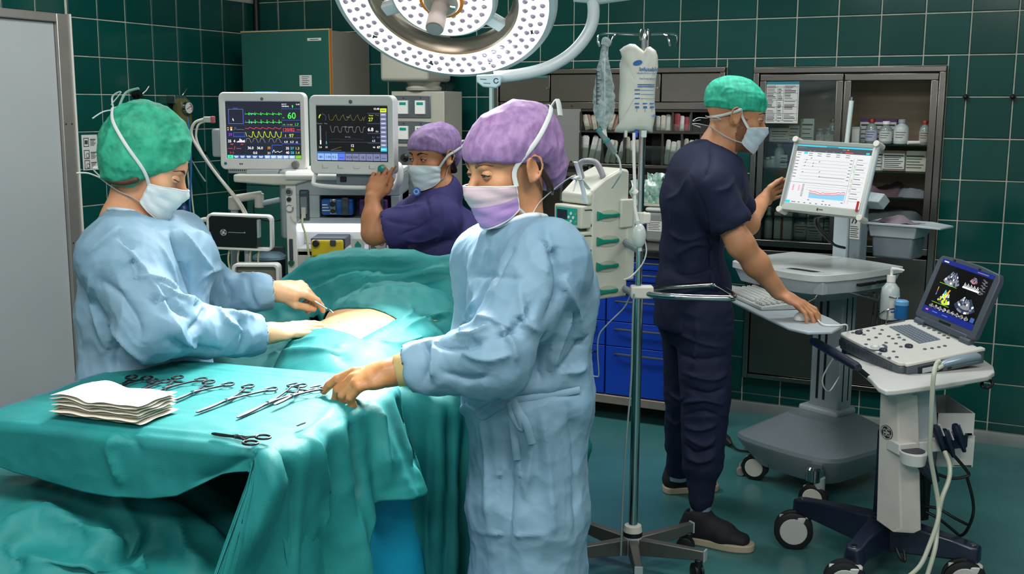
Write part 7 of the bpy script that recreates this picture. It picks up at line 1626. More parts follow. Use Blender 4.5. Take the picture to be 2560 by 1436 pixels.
ga,gb,gc_=on_table(128,1040),on_table(345,1068),on_table(428,1030);ex=(gb-ga);ex.z=0;Lx=ex.length;ex.normalize();ey=Vector((-ex.y,ex.x,0));Ly=.125
T=thing('gauze_stack','stack of folded white gauze swabs at the left of the table','gauze',ga+Vector((0,0,.001)),math.atan2(ex.y,ex.x));rr=random.Random(6)
NX,NY=30,16
for k in range(7):
 m=MB();ox,oy,sk=rr.uniform(-.006,.006),rr.uniform(-.005,.005),rr.uniform(-.05,.05);vs=[]
 for lay in(0,1):
  for j in range(NY):
   for i in range(NX):
    u,v=i/(NX-1),j/(NY-1);e=min(1,9*min(u,1-u),7*min(v,1-v));z=.0065*k+(.0063*(.45+.55*e)if lay else .0063*(.45-.45*e));bulge=.006*(k/6)*math.exp(-((u-.42)/.09)**2)*-1+.008*(k/6)*math.exp(-((u-.2)/.2)**2)
    vs.append((Lx*u+ox+.002*math.sin(9*v+k),Ly*v+oy+sk*(u-.5)*.05,z+bulge+.0008*math.sin(23*u+11*v+k*2)))
 n0=NX*NY;fs=[]
 for j in range(NY-1):
  for i in range(NX-1):a=j*NX+i;fs.append((n0+a,n0+a+1,n0+a+NX+1,n0+a+NX));fs.append((a,a+NX,a+NX+1,a+1))
 bd=[i for i in range(NX)]+[j*NX+NX-1 for j in range(1,NY)]+[(NY-1)*NX+i for i in range(NX-2,-1,-1)]+[j*NX for j in range(NY-2,0,-1)]
 for a,b in zip(bd,bd[1:]+bd[:1]):fs.append((a,b,n0+b,n0+a))
 m.add(vs,fs);m.build('gauze_fold',GZ,T,ang=60)
 # ------------------------------------------------------------------ people
GOWN=mat('gown_blue','#7d9fb4',.6,bump=.22,bscale=380,var=.10,vscale=5,col2='#7396ad',spec=.3,crease=.007,cscale=11)
GOWNTRIM=mat('gown_binding','#b4cdd8',.6,bump=.1,bscale=200)
GLV=mat('latex_pale','#d9ae86',.42,sss=.08,bump=.22,bscale=120,var=.10,vscale=18,col2='#cf9f76');GLV2=mat('latex_tan','#bb8455',.42,sss=.08,bump=.22,bscale=120,var=.10,vscale=18,col2='#ad7647')
CUFF=mat('latex_cuff','#d9c98c',.5,bump=.15,bscale=150,var=.08);CUFF2=mat('latex_cuff_tan','#d4b87c',.5,bump=.15,bscale=150,var=.08)
CAPG=mat('cap_green','#178a6c',.7,bump=.5,bscale=55,var=.28,vscale=30,col2='#3bb592');CAPM=mat('cap_mint','#2fbf9c',.7,bump=.5,bscale=60,var=.25,vscale=32,col2='#1f9d80',stretch=(2.4,1,1))
CAPL=mat('cap_lilac','#a585b4',.7,bump=.5,bscale=70,var=.28,vscale=45,col2='#8a6a9e',stretch=(1.6,1.6,.7))
MSKW=mat('mask_white','#d4dfe2',.7,bump=.1,bscale=200);MSKB=mat('mask_blue_white','#c6d6e0',.7,bump=.1,bscale=200);MSKP=mat('mask_pale_pink','#d2bcc6',.7,bump=.1,bscale=200);MSKL=mat('mask_lilac','#b490cc',.7,bump=.1,bscale=200);TIE=mat('mask_tie','#d0d6d6',.7,bump=.1,bscale=200)
SCRUB=mat('navy_scrubs','#191f3a',.75,bump=.25,bscale=500,var=.12,vscale=8,spec=.25,crease=.003,cscale=10);SCRUBP=mat('indigo_scrubs','#3f3a70',.75,bump=.25,bscale=500,var=.12,vscale=8,spec=.25,crease=.003,cscale=10)
SK1=skin('skin_fair','#d3a07c','#c48c69');SK2=skin('skin_warm','#cc9770','#bb8460');SK3=skin('skin_brown','#c78a62','#b4764f');SK4=skin('skin_olive','#c68f69','#b57d59')
a3=lambda px,py,Y:A3(at(px,py,Y))
def person(label,loc):return thing('person',label,'person',loc)
def cloth(name,prims,h,m,P,crum,seed,specs=(),extra=None,smooth=2,facet=.0):
 V,F=sdf_mesh(prims,h,smooth);N=normals(V,F)
 if crum:V=crumple(V,N,*crum,seed=seed,facet=facet)
 if extra:V=extra(V,normals(V,F))
 if specs:V=trace_folds(V,F,specs)
 return mesh_obj(name,V,F,m,P)
def cap_prims(c,Rm,s,blobs,cut,after=()):
 T=lambda p:A3(c)+s*(p[0]*Rm[0]+p[1]*Rm[1]+p[2]*Rm[2]);p=[('e',T(b[0]),tuple(s*v for v in b[1]),Rm,b[2]if len(b)>2 else .03)for b in blobs]
 for n,o in cut:nn=n[0]*Rm[0]+n[1]*Rm[1]+n[2]*Rm[2];p.append(('p',tuple(nn),float(nrm(nn)@A3(c)+s*o)))
 return[q if q[0]!='p' else('p',q[1],q[2],0)for q in p]+[('e',T(b[0]),tuple(s*v for v in b[1]),Rm,b[2]if len(b)>2 else .03)for b in after]
def mesh_bvh(o):
 c=np.zeros(len(o.data.vertices)*3);o.data.vertices.foreach_get('co',c);return BVHTree.FromPolygons([tuple(v)for v in c.reshape(-1,3)],[tuple(p.vertices)for p in o.data.polygons])
def neck_ring(c,r,bv,lift=.002):
 out=[]
 for t in np.linspace(0,2*PI,28):
  best=None
  for k in np.linspace(.7,1.5,12):
   p=Vector(c)+Vector((r*k*math.cos(t),r*k*math.sin(t),.12));h=bv.ray_cast(p,Vector((0,0,-1)))[0]
   if h and(best is None or h.z>best.z):best=h
   if best and h and h.z<best.z-.004:break
  if best:out.append(A3(best)+A3((0,0,lift)))
 return out
def hold(o,P):o.parent=P;o.matrix_parent_inverse=Matrix.Translation(-Vector(P.location));return o
def tube_part(P,name,pts,r,m,flat=1.0,n=10,per=5,up=None):
 mb=MB();mb.tube(catmull([Vector(p)for p in pts],per),r,n,flat=flat,up=up);return hold(mb.build(name,m,None,ang=60),P)
def glove_cuff(P,wr,D,r0,r1,L,m):
 D=nrm(D);a=A3(wr)-D*L;b=A3(wr)+D*.006;mb=MB();ax=Vector(b-a).normalized();Ln=float(np.linalg.norm(b-a));mb.lathe([(r1*.93,.0),(r1,-.002),(r1*1.02,.004),(r1,.010),((r0+r1)/2*1.01,Ln*.5),(r0,Ln)],Vector(a),26,axis=ax,caps=False);o=hold(mb.build('glove_cuff',m,None,ang=60),P);o.modifiers.new('thick','SOLIDIFY').thickness=.0015;return o
FLAT=[(4,6,4)]*4
# ============ 1 surgeon at the left
P=person('surgeon in green cap and white mask leaning over the patient with a scalpel',(-.98,2.86,0));
hc=a3(374,416,2.86);Rm=frame((.86,.10,-.40));nk=a3(312,560,2.86)
shR,shL=a3(292,640,2.70),a3(440,610,3.06);elR,elL=a3(385,812,2.62),a3(530,745,3.16);wrR,wrL=a3(668,834,2.90),a3(690,728,3.14)
pel,wai,che=A3((-.985,2.86,.93)),A3((-.985,2.86,1.10)),A3((-.965,2.87,1.25))
DR,DL=nrm(a3(832,812,3.0)-wrR),nrm(a3(772,722,3.17)-wrL)
NR=(.1,-.25,.95);NL=(.25,-.40,.85)
B=head_prims(hc,Rm,1.0,nk,.047,ears=False)+torso_prims(pel,wai,che,nk,shL*.92+shR*.08,shR*.92+shL*.08)+limb(shR,elR,wrR,.042,.034,.024)+limb(shL,elL,wrL,.042,.034,.024)
for s_ in(-.09,.09):hp=pel+A3((0,s_,-.03));kn=hp+A3((.02,0,-.42));an=A3((kn[0]-.02,kn[1],.09));B+=limb(hp,kn,an,.08,.055,.04)+[('c',(an[0]-.04,an[1],.045),(an[0]+.15,an[1],.035),.042,.034,.02)]
B+=hand_prims(wrR,DR,NR,-1,FLAT,((.05,.05,-.012),(.055,.08,-.014),(.052,.105,-.016)),4,.92)+hand_prims(wrL,DL,NL,1,[(38,22,12),(55,50,30),(62,55,30),(66,55,30)],((.04,.055,-.03),(.036,.088,-.045),(.030,.112,-.058)),0,.92)
V,F=sdf_mesh(B,.0042);body=mesh_obj('body',V,F,SK1,P)
for wr,D,N,sg,cu,th,sp in((wrR,DR,NR,-1,FLAT,((.05,.05,-.012),(.055,.08,-.014),(.052,.105,-.016)),4),(wrL,DL,NL,1,[(38,22,12),(55,50,30),(62,55,30),(66,55,30)],((.04,.055,-.03),(.036,.088,-.045),(.030,.112,-.058)),0)):
 g=hand_prims(wr,D,N,sg,cu,th,sp,.95,.0022,k=.0035)+[('c',A3(wr)-D*.055,A3(wr)+D*.01,.031,.028,.02)];V,F=sdf_mesh(g,.0023);mesh_obj('glove',V,F,GLV,P);glove_cuff(P,A3(wr)-D*.012,D,.033,.036,.052,CUFF)
SG=[('t',pel+A3((0,0,-.62)),pel,shR-shL,(.23,.20),(.205,.155),.05),('t',pel,wai,shR-shL,(.205,.155),(.20,.142),.06),('t',wai,che,shR-shL,(.20,.145),(.195,.142),.06),('t',che,(shL+shR)/2+A3((-.01,0,.01)),shR-shL,(.20,.15),(.17,.09),.06),('c',shR,shL,.075,.07,.05),('c',nk-A3((0,0,.042)),shR,.056,.072,.05),('c',nk-A3((0,0,.042)),shL,.056,.07,.05),('c',shR,elR,.088,.082,.05),('c',elR,wrR-DR*.05,.080,.062,.03),('c',shL,elL,.08,.072,.05),('c',elL,wrL-DL*.045,.07,.058,.03),('c',a3(470,640,3.0),a3(520,720,3.12),.06,.06,.05),('-c',wrR-DR*.06,wrR+DR*.05,.040,.05,.006),('-c',wrL-DL*.055,wrL+DL*.05,.040,.048,.006),('-c',nk+A3((.02,0,-.005)),nk+A3((.07,0,.09)),.058,.10,.012)]
FS1=[([(285,560),(330,640),(345,720)],-.006,.01),([(420,560),(455,650),(480,720),(500,800)],-.018,.012),([(440,560),(500,640),(540,690)],.010,.012),([(290,600),(350,660),(400,740),(420,790)],.010,.012),([(250,700),(300,740),(340,800),(350,860)],-.012,.014),([(225,680),(240,780),(270,880)],.012,.014),([(330,690),(400,700),(450,730)],.012,.010),([(370,740),(420,760),(480,800)],-.012,.010),([(380,700),(440,740),(505,755)],.012,.009),([(430,790),(460,850),(500,880)],.010,.012),([(520,750),(500,800),(470,830)],-.012,.010),([(530,745),(560,800),(610,830)],.012,.010),([(560,780),(600,790),(640,800)],.012,.010),([(600,800),(610,840),(600,880)],-.010,.009),([(410,850),(480,870),(560,880)],-.010,.012),([(270,800),(330,870),(380,910)],.014,.014),([(300,850),(290,900),(300,920)],-.014,.014),([(500,700),(520,680),(560,670)],.010,.009),([(560,690),(575,730),(570,765)],-.012,.009),([(580,670),(620,690),(660,680)],.010,.009),([(620,680),(625,730),(640,770)],-.009,.008),([(215,640),(260,600),(300,560)],.006,.012),([(390,600),(430,680),(440,760)],.008,.012)]
gw=cloth('gown',SG,.0052,GOWN,P,(.0075,8.5,(1,1,.6)),31,FS1,facet=.62);gbv=mesh_bvh(gw)
tube_part(P,'neck_binding',neck_ring(nk+A3((.02,0,0)),.055,gbv),.0065,GOWNTRIM,.8)
cb=cap_prims(hc,Rm,1.0,[((0,-.02,.044),(.090,.106,.094)),((0,-.055,.055),(.094,.088,.095)),((0,-.055,-.01),(.090,.075,.08)),((0,-.02,.09),(.075,.08,.065))],[((0,.75,-.66),.030),((0,.05,-1),.070)])
cap=cloth('surgical_cap',cb,.0035,CAPG,P,(.0045,24,(1,1,1)),5)
tube_part(P,'hair',[hc+x*Rm[0]+y*Rm[1]+z*Rm[2]for x,y,z in((.072,.0,-.03),(.070,-.03,-.055),(.058,-.06,-.066),(.03,-.08,-.072))],[.004,.008,.009,.008]+[.008]*12,mat('hair_dark','#4a3022',.6,bump=.4,bscale=150),1.0)
f=Face(P,body,hc,Rm,1.0,(cap,));f.eyes(SK1,openup=-14,opendn=-18,look=(0,.8,-.6),brow='#3a2418');f.mask(MSKW,None,strapm=TIE)
f.strap(f.corner[(1,'t')],[(.075,.0,.0),(.085,-.05,.035),(.07,-.1,.07),(.03,-.13,.10)],TIE);f.strap(f.corner[(1,'b')],[(.07,.0,-.085),(.065,-.05,-.085),(.03,-.09,-.075)],TIE);f.strap(f.corner[(-1,'t')],[(-.075,.0,.0),(-.085,-.05,.035),(-.06,-.1,.07),(.0,-.13,.10)],TIE)
f.ribbon([(.03,-.13,.10),(.03,-.145,.13),(.03,-.13,.15),(.03,-.14,.11)],TIE);f.ribbon([(.03,-.13,.10),(.04,-.15,.085),(.05,-.165,.06)],TIE,.008);f.ribbon([(.01,-.125,.11),(.0,-.125,.15),(.0,-.10,.175)],TIE,.007);f.ribbon([(.03,-.09,-.075),(.04,-.125,-.075),(.05,-.15,-.085)],TIE,.009);f.ribbon([(.03,-.09,-.075),(.035,-.12,-.06),(.035,-.11,-.05)],TIE,.008)
T=thing('scalpel','small steel scalpel held in the surgeon\'s far gloved hand','scalpel',at(812,770,3.14));I=Matrix.Translation(-T.location)
m=MB();m.tube([I@at(775,742,3.16),I@at(790,755,3.15),I@at(818,773,3.13)],[.0035,.0045,.004],8,flat=.5);m.build('handle',mat('scalpel_steel','#9fb0ba',.3,.7),T)
m=MB();a,b=I@at(818,773,3.13),I@at(833,783,3.12);d=(b-a);m.add([a+Vector((0,0,.004)),a-Vector((0,0,.004)),b,a+d*.7+Vector((0,0,.003))]+[a+Vector((.001,.001,.004)),a+Vector((.001,.001,-.004)),b+Vector((.001,.001,0)),a+d*.7+Vector((.001,.001,.003))],[(0,1,2,3),(7,6,5,4),(0,4,5,1),(1,5,6,2),(2,6,7,3),(3,7,4,0)]);m.build('blade',CHROME,T)
# ============ 2 scrub nurse in the middle
P=person('scrub nurse in pale blue gown, lilac cap and lilac mask reaching for instruments',(.06,2.52,0))
hc=a3(1270,418,2.52);Rm=frame((-.83,-.52,-.20));nk=a3(1300,555,2.54)
shL,shR=a3(1368,660,2.40),a3(1215,655,2.74);elL,elR=a3(1232,905,2.30),a3(1195,880,2.82);wrL=a3(984,930,2.37);wrR=a3(1150,880,2.70)
pel,wai,che=A3((.04,2.535,.86)),A3((.055,2.54,1.04)),A3((.045,2.54,1.20))
DLh=nrm(a3(840,962,2.36)-wrL);NLh=(-.1,-.42,.9);CU=[(12,18,10),(30,36,20),(36,42,20),(40,44,20)];TH=((.036,.058,-.032),(.032,.092,-.048),(.022,.118,-.056))
B=head_prims(hc,Rm,1.02,nk,.047)+torso_prims(pel,wai,che,nk,shL*.92+shR*.08,shR*.92+shL*.08,-.02)+limb(shL,elL,wrL,.042,.034,.024)+limb(shR,elR,wrR,.042,.034,.024)+hand_prims(wrL,DLh,NLh,1,CU,TH,2,.95)+hand_prims(wrR,(-1,.1,0),(0,0,1),-1,[(20,20,10)]*4,((.05,.05,-.012),(.055,.08,-.014),(.052,.105,-.016)),0,.9)
for s_ in(-.07,.07):hp=pel+A3((.0,s_,-.03));kn=hp+A3((.0,0,-.40));an=A3((kn[0]+.02,kn[1],.09));B+=limb(hp,kn,an,.07,.045,.035)+[('c',(an[0]+.04,an[1],.045),(an[0]-.15,an[1],.035),.042,.034,.02)]
V,F=sdf_mesh(B,.0042);body=mesh_obj('body',V,F,SK2,P)
g=hand_prims(wrL,DLh,NLh,1,CU,TH,2,.99,.0022,k=.0035)+[('c',wrL-DLh*.06,wrL+DLh*.01,.034,.030,.02)];V,F=sdf_mesh(g,.0022);N=normals(V,F);V=V+N*(ridged(V*[40,40,60],2)*.0005)[:,None];mesh_obj('glove',V,F,GLV2,P);glove_cuff(P,wrL-DLh*.012,DLh,.036,.044,.062,CUFF2)
SG=[('t',A3((.04,2.53,.22)),A3((.04,2.53,.70)),shR-shL,(.175,.15),(.165,.135),.05),('t',A3((.04,2.53,.70)),A3((.042,2.53,.98)),shR-shL,(.165,.135),(.165,.14),.05),('t',A3((.042,2.53,.98)),che+A3((.005,0,0)),shR-shL,(.165,.14),(.18,.14),.06),('t',che+A3((.005,0,0)),(shL+shR)/2+A3((.0,0,.01)),shR-shL,(.18,.14),(.15,.085),.06),('c',shL,shR,.072,.07,.05),('c',nk-A3((0,0,.042)),shL,.056,.07,.05),('c',nk-A3((0,0,.042)),shR,.056,.068,.05),('c',shL,elL,.088,.080,.05),('c',elL,wrL-DLh*.055,.078,.058,.03),('c',shR,elR,.078,.07,.05),('c',elR,wrR,.07,.055,.03),('-c',wrL-DLh*.065,wrL+DLh*.05,.046,.056,.006),('-c',nk-A3((.005,0,.010)),nk+A3((-.03,-.01,.10)),.056,.085,.012)]
FS2=[([(1290,610),(1260,660),(1235,720)],-.006,.010),([(1355,600),(1390,660),(1395,740),(1360,800)],-.016,.012),([(1360,560),(1380,640),(1400,740)],.008,.012),([(1180,690),(1240,690),(1310,700)],-.006,.008),([(1300,700),(1310,800),(1350,830)],.010,.010),([(1400,680),(1440,780),(1460,860)],.012,.014),([(1370,830),(1350,900),(1350,960)],-.018,.014),([(1160,790),(1230,800),(1290,830)],.010,.010),([(1100,830),(1180,840),(1230,810)],.014,.010),([(1080,860),(1150,870),(1215,850)],-.012,.010),([(1150,880),(1220,900),(1290,880)],.010,.010),([(1240,800),(1280,860),(1290,910)],.010,.010),([(1100,930),(1170,950),(1230,940)],-.010,.010),([(1055,850),(1070,900),(1060,960)],-.012,.009),([(1090,840),(1085,900),(1080,950)],.010,.009),([(1200,740),(1170,790),(1150,840)],.010,.012),([(1330,760),(1290,820),(1240,850)],-.010,.010),([(1430,760),(1400,850),(1380,930)],.014,.012),([(1465,830),(1430,890),(1400,930)],-.012,.012),([(1400,930),(1440,930),(1465,915)],.012,.010),([(1190,1010),(1290,1000),(1400,985),(1460,975)],-.012,.010),([(1200,1030),(1220,1150),(1215,1300)],.010,.016),([(1270,1050),(1275,1200),(1265,1400)],-.012,.016),([(1350,1010),(1370,1150),(1385,1350)],.012,.016),([(1420,1000),(1440,1150),(1440,1350)],-.010,.016),([(1320,1020),(1330,1120),(1310,1250)],.008,.012),([(1160,1010),(1165,1150),(1170,1400)],.010,.014),([(1180,1180),(1280,1190),(1400,1180)],.003,.006),([(1180,1330),(1290,1340),(1420,1330)],.003,.006)]
gw=cloth('gown',SG,.0052,GOWN,P,(.0075,8.0,(1,1,.6)),47,FS2,facet=.62);gbv=mesh_bvh(gw)
def on_gown(px,py,Y,k=.006):
 h=gbv.ray_cast(CAM,ray(px,py).normalized())[0];return A3(h-ray(px,py).normalized()*k)if h else a3(px,py,Y)
tube_part(P,'neck_binding',neck_ring(nk+A3((-.012,0,0)),.055,gbv),.0085,mat('white_binding','#cfdde2',.6,bump=.2,bscale=120),.8)
for pts,r in(([(1165,1010,2.41),(1200,1030,2.37),(1240,1010,2.355),(1275,1002,2.35)],.008),([(1275,1002,2.35),(1330,995,2.35),(1400,985,2.36),(1450,975,2.43)],.008),([(1275,1002,2.345),(1240,1020,2.335),(1205,1040,2.34),(1200,1020,2.34),(1240,1005,2.335),(1275,1000,2.34)],.009),([(1278,1002,2.345),(1300,1040,2.335),(1305,1070,2.335),(1285,1040,2.335),(1275,1005,2.34)],.009),([(1275,1002,2.345),(1285,1080,2.34),(1293,1150,2.35)],.009),([(1282,1002,2.345),(1315,1060,2.34),(1330,1110,2.35)],.009)):
 tube_part(P,'waist_tie',[on_gown(*p)for p in pts],r,GOWN,.35,8,up=(0,-1,.2))
cb=cap_prims(hc,Rm,1.02,[((0,-.015,.048),(.084,.104,.084)),((0,-.05,.062),(.088,.085,.078)),((0,.02,.045),(.074,.072,.06))],[((0,.22,-.975),-.013)],[((0,-.088,.012),(.074,.046,.070),.03),((0,-.105,-.025),(.055,.036,.052),.03)])
cap=cloth('surgical_cap',cb,.0035,CAPL,P,(.0035,20,(1,1,1)),15)
tube_part(P,'hair',[hc+x*Rm[0]+y*Rm[1]+z*Rm[2]for x,y,z in((-.074,.018,.022),(-.076,-.02,.012),(-.072,-.045,-.02),(-.060,-.066,-.055),(-.04,-.078,-.07))],[.003,.007,.008,.009,.009]+[.009]*20,mat('hair_brown','#3a2619',.6,bump=.4,bscale=150),.8)
f=Face(P,body,hc,Rm,1.02,(cap,));f.eyes(SK2,iris='#3c4a44',openup=12,opendn=-14,look=(-.15,1,-.3),brow='#6a4a38');f.mask(MSKP,MSKL,strapm=TIE,split=.42)
f.strap(f.corner[(-1,'t')],[(-.08,.03,.005),(-.09,-.02,.05),(-.085,-.06,.085),(-.04,-.11,.11),(.0,-.12,.11)],TIE,.0055);f.strap(f.corner[(1,'t')],[(.08,.03,.005),(.09,-.02,.05),(.085,-.06,.085),(.04,-.11,.11),(.0,-.12,.11)],TIE,.005)
f.strap(f.corner[(-1,'b')],[(-.06,.0,-.11),(-.07,-.05,-.085),(-.05,-.12,-.055)],TIE,.005,tail=((0,-.03,.0),(.0,-.015,-.03)))
for k in((-.05,-.175,-.09),(-.045,-.165,-.12),(-.05,-.15,-.02)):f.ribbon([(-.05,-.135,-.055),(-.05,-.155,-.06),k],TIE,.009)
f.ribbon([(-.02,-.125,.11),(-.03,-.14,.125),(-.04,-.135,.09)],TIE,.012)
# ============ 3 man in navy scrubs
P=person('man in navy scrubs, mint cap and white mask typing at the computer cart',(.74,4.15,0))
hc=a3(1842,290,4.12);Rm=frame((.965,-.05,-.20));nk=a3(1792,372,4.12)
shR,shL=a3(1775,455,3.93),a3(1800,450,4.30);elR,elL=a3(1852,612,3.90),a3(1868,560,4.42);wrR,wrL=a3(1948,732,3.97),a3(1906,504,4.58)
pel,wai,che=A3((.70,4.15,.93)),A3((.69,4.14,1.10)),A3((.70,4.12,1.28))
DRh=nrm(a3(2008,764,3.935)-wrR);NRh=(.45,-.32,.83);CUm=[(6,28,20),(10,30,20),(14,30,20),(16,28,18)];THm=((.05,.045,-.02),(.06,.075,-.035),(.058,.10,-.045))
DLm=nrm((.62,.62,.42));NLm=(-.72,.60,-.05)
B=head_prims(hc,Rm,1.06,nk,.058,True)+torso_prims(pel,wai,che,nk,shL*.88+shR*.12-A3((0,0,.03)),shR*.88+shL*.12-A3((0,0,.03)),.0,False)+[('c',shR-A3((0,0,.03)),elR,.05,.047,.04),('c',elR,elR*.6+wrR*.4,.045,.044,.03),('c',elR*.6+wrR*.4,wrR,.044,.029,.03)]+limb(shL,elL,wrL,.054,.045,.03)+hand_prims(wrR,DRh,NRh,-1,CUm,THm,9,1.06)+hand_prims(wrL,DLm,NLm,1,[(30,30,15),(32,32,18),(34,34,18),(36,34,18)],((.046,.045,-.022),(.056,.075,-.040),(.058,.102,-.050)),4,1.0)
hpR,hpL=pel+A3((.02,-.12,-.05)),pel+A3((0,.10,-.05));knR,knL=a3(1765,985,3.98),a3(1720,985,4.33);anR,anL=a3(1752,1255,3.97),A3((.72,4.50,.115))
B+=limb(hpR,knR,anR,.088,.055,.038)+limb(hpL,knL,anL,.088,.055,.038)
V,F=sdf_mesh(B,.0042);body=mesh_obj('body',V,F,SK4,P)
T_=lambda x,y,z:hc+1.06*(x*Rm[0]+y*Rm[1]+z*Rm[2]);L_=(V-hc)@Rm.T/1.06;sel=(L_[:,2]<-.030)&(L_[:,2]>-.125)&(L_[:,1]>.0+.25*np.clip(-.06-L_[:,2],0,1))&(np.abs(L_[:,0])<.085)&(np.linalg.norm(L_,axis=1)<.15);sel|=(np.abs(L_[:,1]-.018)<.014)&(L_[:,2]<.0)&(L_[:,2]>-.06)&(np.abs(L_[:,0])>.04)&(np.abs(L_[:,0])<.09)
N=normals(V,F);fk=sel[F].all(1);ids=np.unique(F[fk]);mp=np.full(len(V),-1);mp[ids]=np.arange(len(ids));BRD=mat('stubble','#9c6a48',.7,var=.75,vscale=380,col2='#54331f',bump=.4,bscale=500);mesh_obj('beard',V[ids]+N[ids]*.0008,mp[F[fk]],BRD,P)
TP=torso_prims(pel+A3((0,0,-.08)),wai,che,nk-A3((.0,0,.045)),shL-A3((0,.02,.015)),shR-A3((0,-.02,.015)),.018,False)+[('e',a3(1748,455,4.12),(.125,.17,.15),None,.06),('e',a3(1800,470,4.12),(.10,.16,.13),None,.06)]
TOP=TP+[('t',pel+A3((0,0,-.13)),pel+A3((0,0,.05)),shR-shL,(.195,.145),(.19,.14),.04),('c',shR-A3((0,0,.02)),shR*.38+elR*.62,.068,.080,.05),('c',shL-A3((0,0,.02)),shL*.4+elL*.6,.066,.076,.05),('-c',shR*.42+elR*.58,shR*-.2+elR*1.2,.068,.075,.008),('-c',shL*.45+elL*.55,shL*-.2+elL*1.2,.064,.07,.008),('-c',nk-A3((-.01,0,.035)),nk+A3((.07,0,.08)),.066,.095,.012),('p',(.04,0,-1),-(.795),0),('p',tuple(nrm(elR-shR)),float(nrm(elR-shR)@(shR*.36+elR*.64)),0)if False else('c',pel,pel+A3((0,0,.01)),.1,.1,.03)]
FS3=[([(1720,430),(1760,520),(1775,600),(1780,740)],-.006,.008),([(1690,640),(1740,610),(1790,620)],.010,.012),([(1680,680),(1730,690),(1790,670)],-.010,.012),([(1670,580),(1710,600),(1760,590)],.008,.012),([(1800,560),(1790,650),(1800,740)],.009,.012),([(1690,740),(1760,720),(1840,730)],.008,.012),([(1830,620),(1845,690),(1840,750)],-.008,.012),([(1660,500),(1700,480),(1740,400)],.006,.012),([(1770,340),(1780,400),(1760,450)],-.008,.010),([(1780,480),(1820,470),(1838,440)],.006,.009)]
cloth('scrub_top',TOP,.006,SCRUB,P,(.005,7.5,(1,1,.7)),61,FS3)
TR_=[('t',pel+A3((0,0,.05)),pel+A3((.01,0,-.09)),shR-shL,(.185,.135),(.19,.14),.03),('c',hpR,knR,.112,.092,.03),('c',knR,knR*.35+anR*.65,.090,.074,.03),('c',knR*.36+anR*.64,anR-A3((0,0,-.01)),.058,.050,.008),('c',hpL,knL,.11,.09,.03),('c',knL,knL*.35+anL*.65,.088,.072,.03),('c',knL*.36+anL*.64,anL,.056,.048,.008)]
FS4=[([(1690,830),(1760,860),(1830,870)],.009,.012),([(1680,880),(1750,900),(1820,890)],-.009,.012),([(1700,930),(1780,950),(1820,930)],.012,.010),([(1710,970),(1770,985),(1815,970)],-.012,.009),([(1700,1010),(1760,1000),(1810,1015)],.014,.009),([(1705,1040),(1760,1030),(1805,1045)],-.012,.009),([(1710,1065),(1750,1075),(1795,1060)],.012,.009),([(1710,1110),(1740,1135),(1790,1120)],-.012,.009),([(1710,1090),(1760,1115),(1790,1095)],.010,.009),([(1712,1140),(1750,1155),(1790,1140)],.012,.009),([(1670,980),(1700,1000),(1712,990)],.010,.010),([(1665,1040),(1690,1060),(1705,1050)],.010,.010),([(1740,780),(1740,860),(1730,930)],.007,.010)]
cloth('trousers',TR_,.0055,SCRUB,P,(.006,8,(.8,.8,1.3)),71,FS4)
SHOE=mat('black_knit','#15151a',.75,bump=.4,bscale=300,var=.2,vscale=20);SOLE=mat('cream_sole','#b5a890',.6,var=.12,vscale=9);SOCK=mat('grey_sock','#6c8394',.8,bump=.3,bscale=200)
for an,heel,toe in((anR,A3((.655,4.00,0)),A3((.915,3.885,0))),(anL,A3((.665,4.52,0)),A3((.905,4.56,0)))):
 d=nrm(toe-heel);w=np.cross(d,(0,0,1));L=np.linalg.norm(toe-heel);q=lambda t,z,s=0:tuple(heel+d*L*t+w*s+A3((0,0,z)))
 V,F=sdf_mesh([('c',q(.12,.06),q(.25,.115),.038,.046,.03),('t',q(.15,.05),q(.60,.05),w,(.038,.042),(.048,.038),.03),('t',q(.58,.045),q(.86,.036),w,(.048,.036),(.040,.026),.03),('c',q(.22,.10),q(.62,.06),.040,.03,.03),('-c',q(.19,.135),q(.27,.19),.033,.04,.01),('p',(0,0,-1),-.024,0)],.004);sh=mesh_obj('shoe',V,F,SHOE,P)
 m=MB();pr=[];
 for t,hw in((-.02,.012),(.02,.033),(.12,.040),(.35,.040),(.6,.050),(.78,.050),(.93,.036),(1.0,.016)):pr.append((t,hw))
 pts=[q(t,0,hw)[:2]for t,hw in pr]+[q(t,0,-hw)[:2]for t,hw in reversed(pr)];pts=[(v.x,v.y)for v in catmull([(a,b,0)for a,b in pts],4,True)];m.prism(list(reversed(pts)),.0,.030);so=m.build('sole',SOLE,None,bev=.006,seg=3);hold(so,P)
 m=MB();m.tube([q(.30,.105,-.030),q(.45,.092,.0),q(.60,.06,.046)],.010,8,flat=.4);m.tube([q(.30,.105,.030),q(.45,.092,.0),q(.60,.06,-.046)],.010,8,flat=.4);st=hold(m.build('cross_strap',mat('elastic_black','#0d0d10',.6),None),P);st['kind']='stuff'
 m=MB();m.cyl(Vector(an)+Vector((0,0,-.05)),Vector(an)+Vector((0,0,.03)),.040,.040,18);hold(m.build('sock',SOCK,None),P)
m=MB();lb=at(1697,767,3.83);
cb=cap_prims(hc,Rm,1.06,[((0,-.018,.046),(.081,.102,.080)),((0,-.03,.06),(.08,.09,.07)),((0,.02,.05),(.07,.066,.055))],[((0,.10,-.99),-.022),((0,-.25,-1),.022)])
cap=cloth('surgical_cap',cb,.0038,CAPM,P,(.004,22,(.6,1,1.4)),25)
f=Face(P,body,hc,Rm,1.06,(cap,));f.eyes(SK4,iris='#2a1a10',openup=9,opendn=-9,look=(0,1,-.15),brow='#1f140e',white='#a59c94');f.mask(MSKB,None,strapm=TIE,th=62)
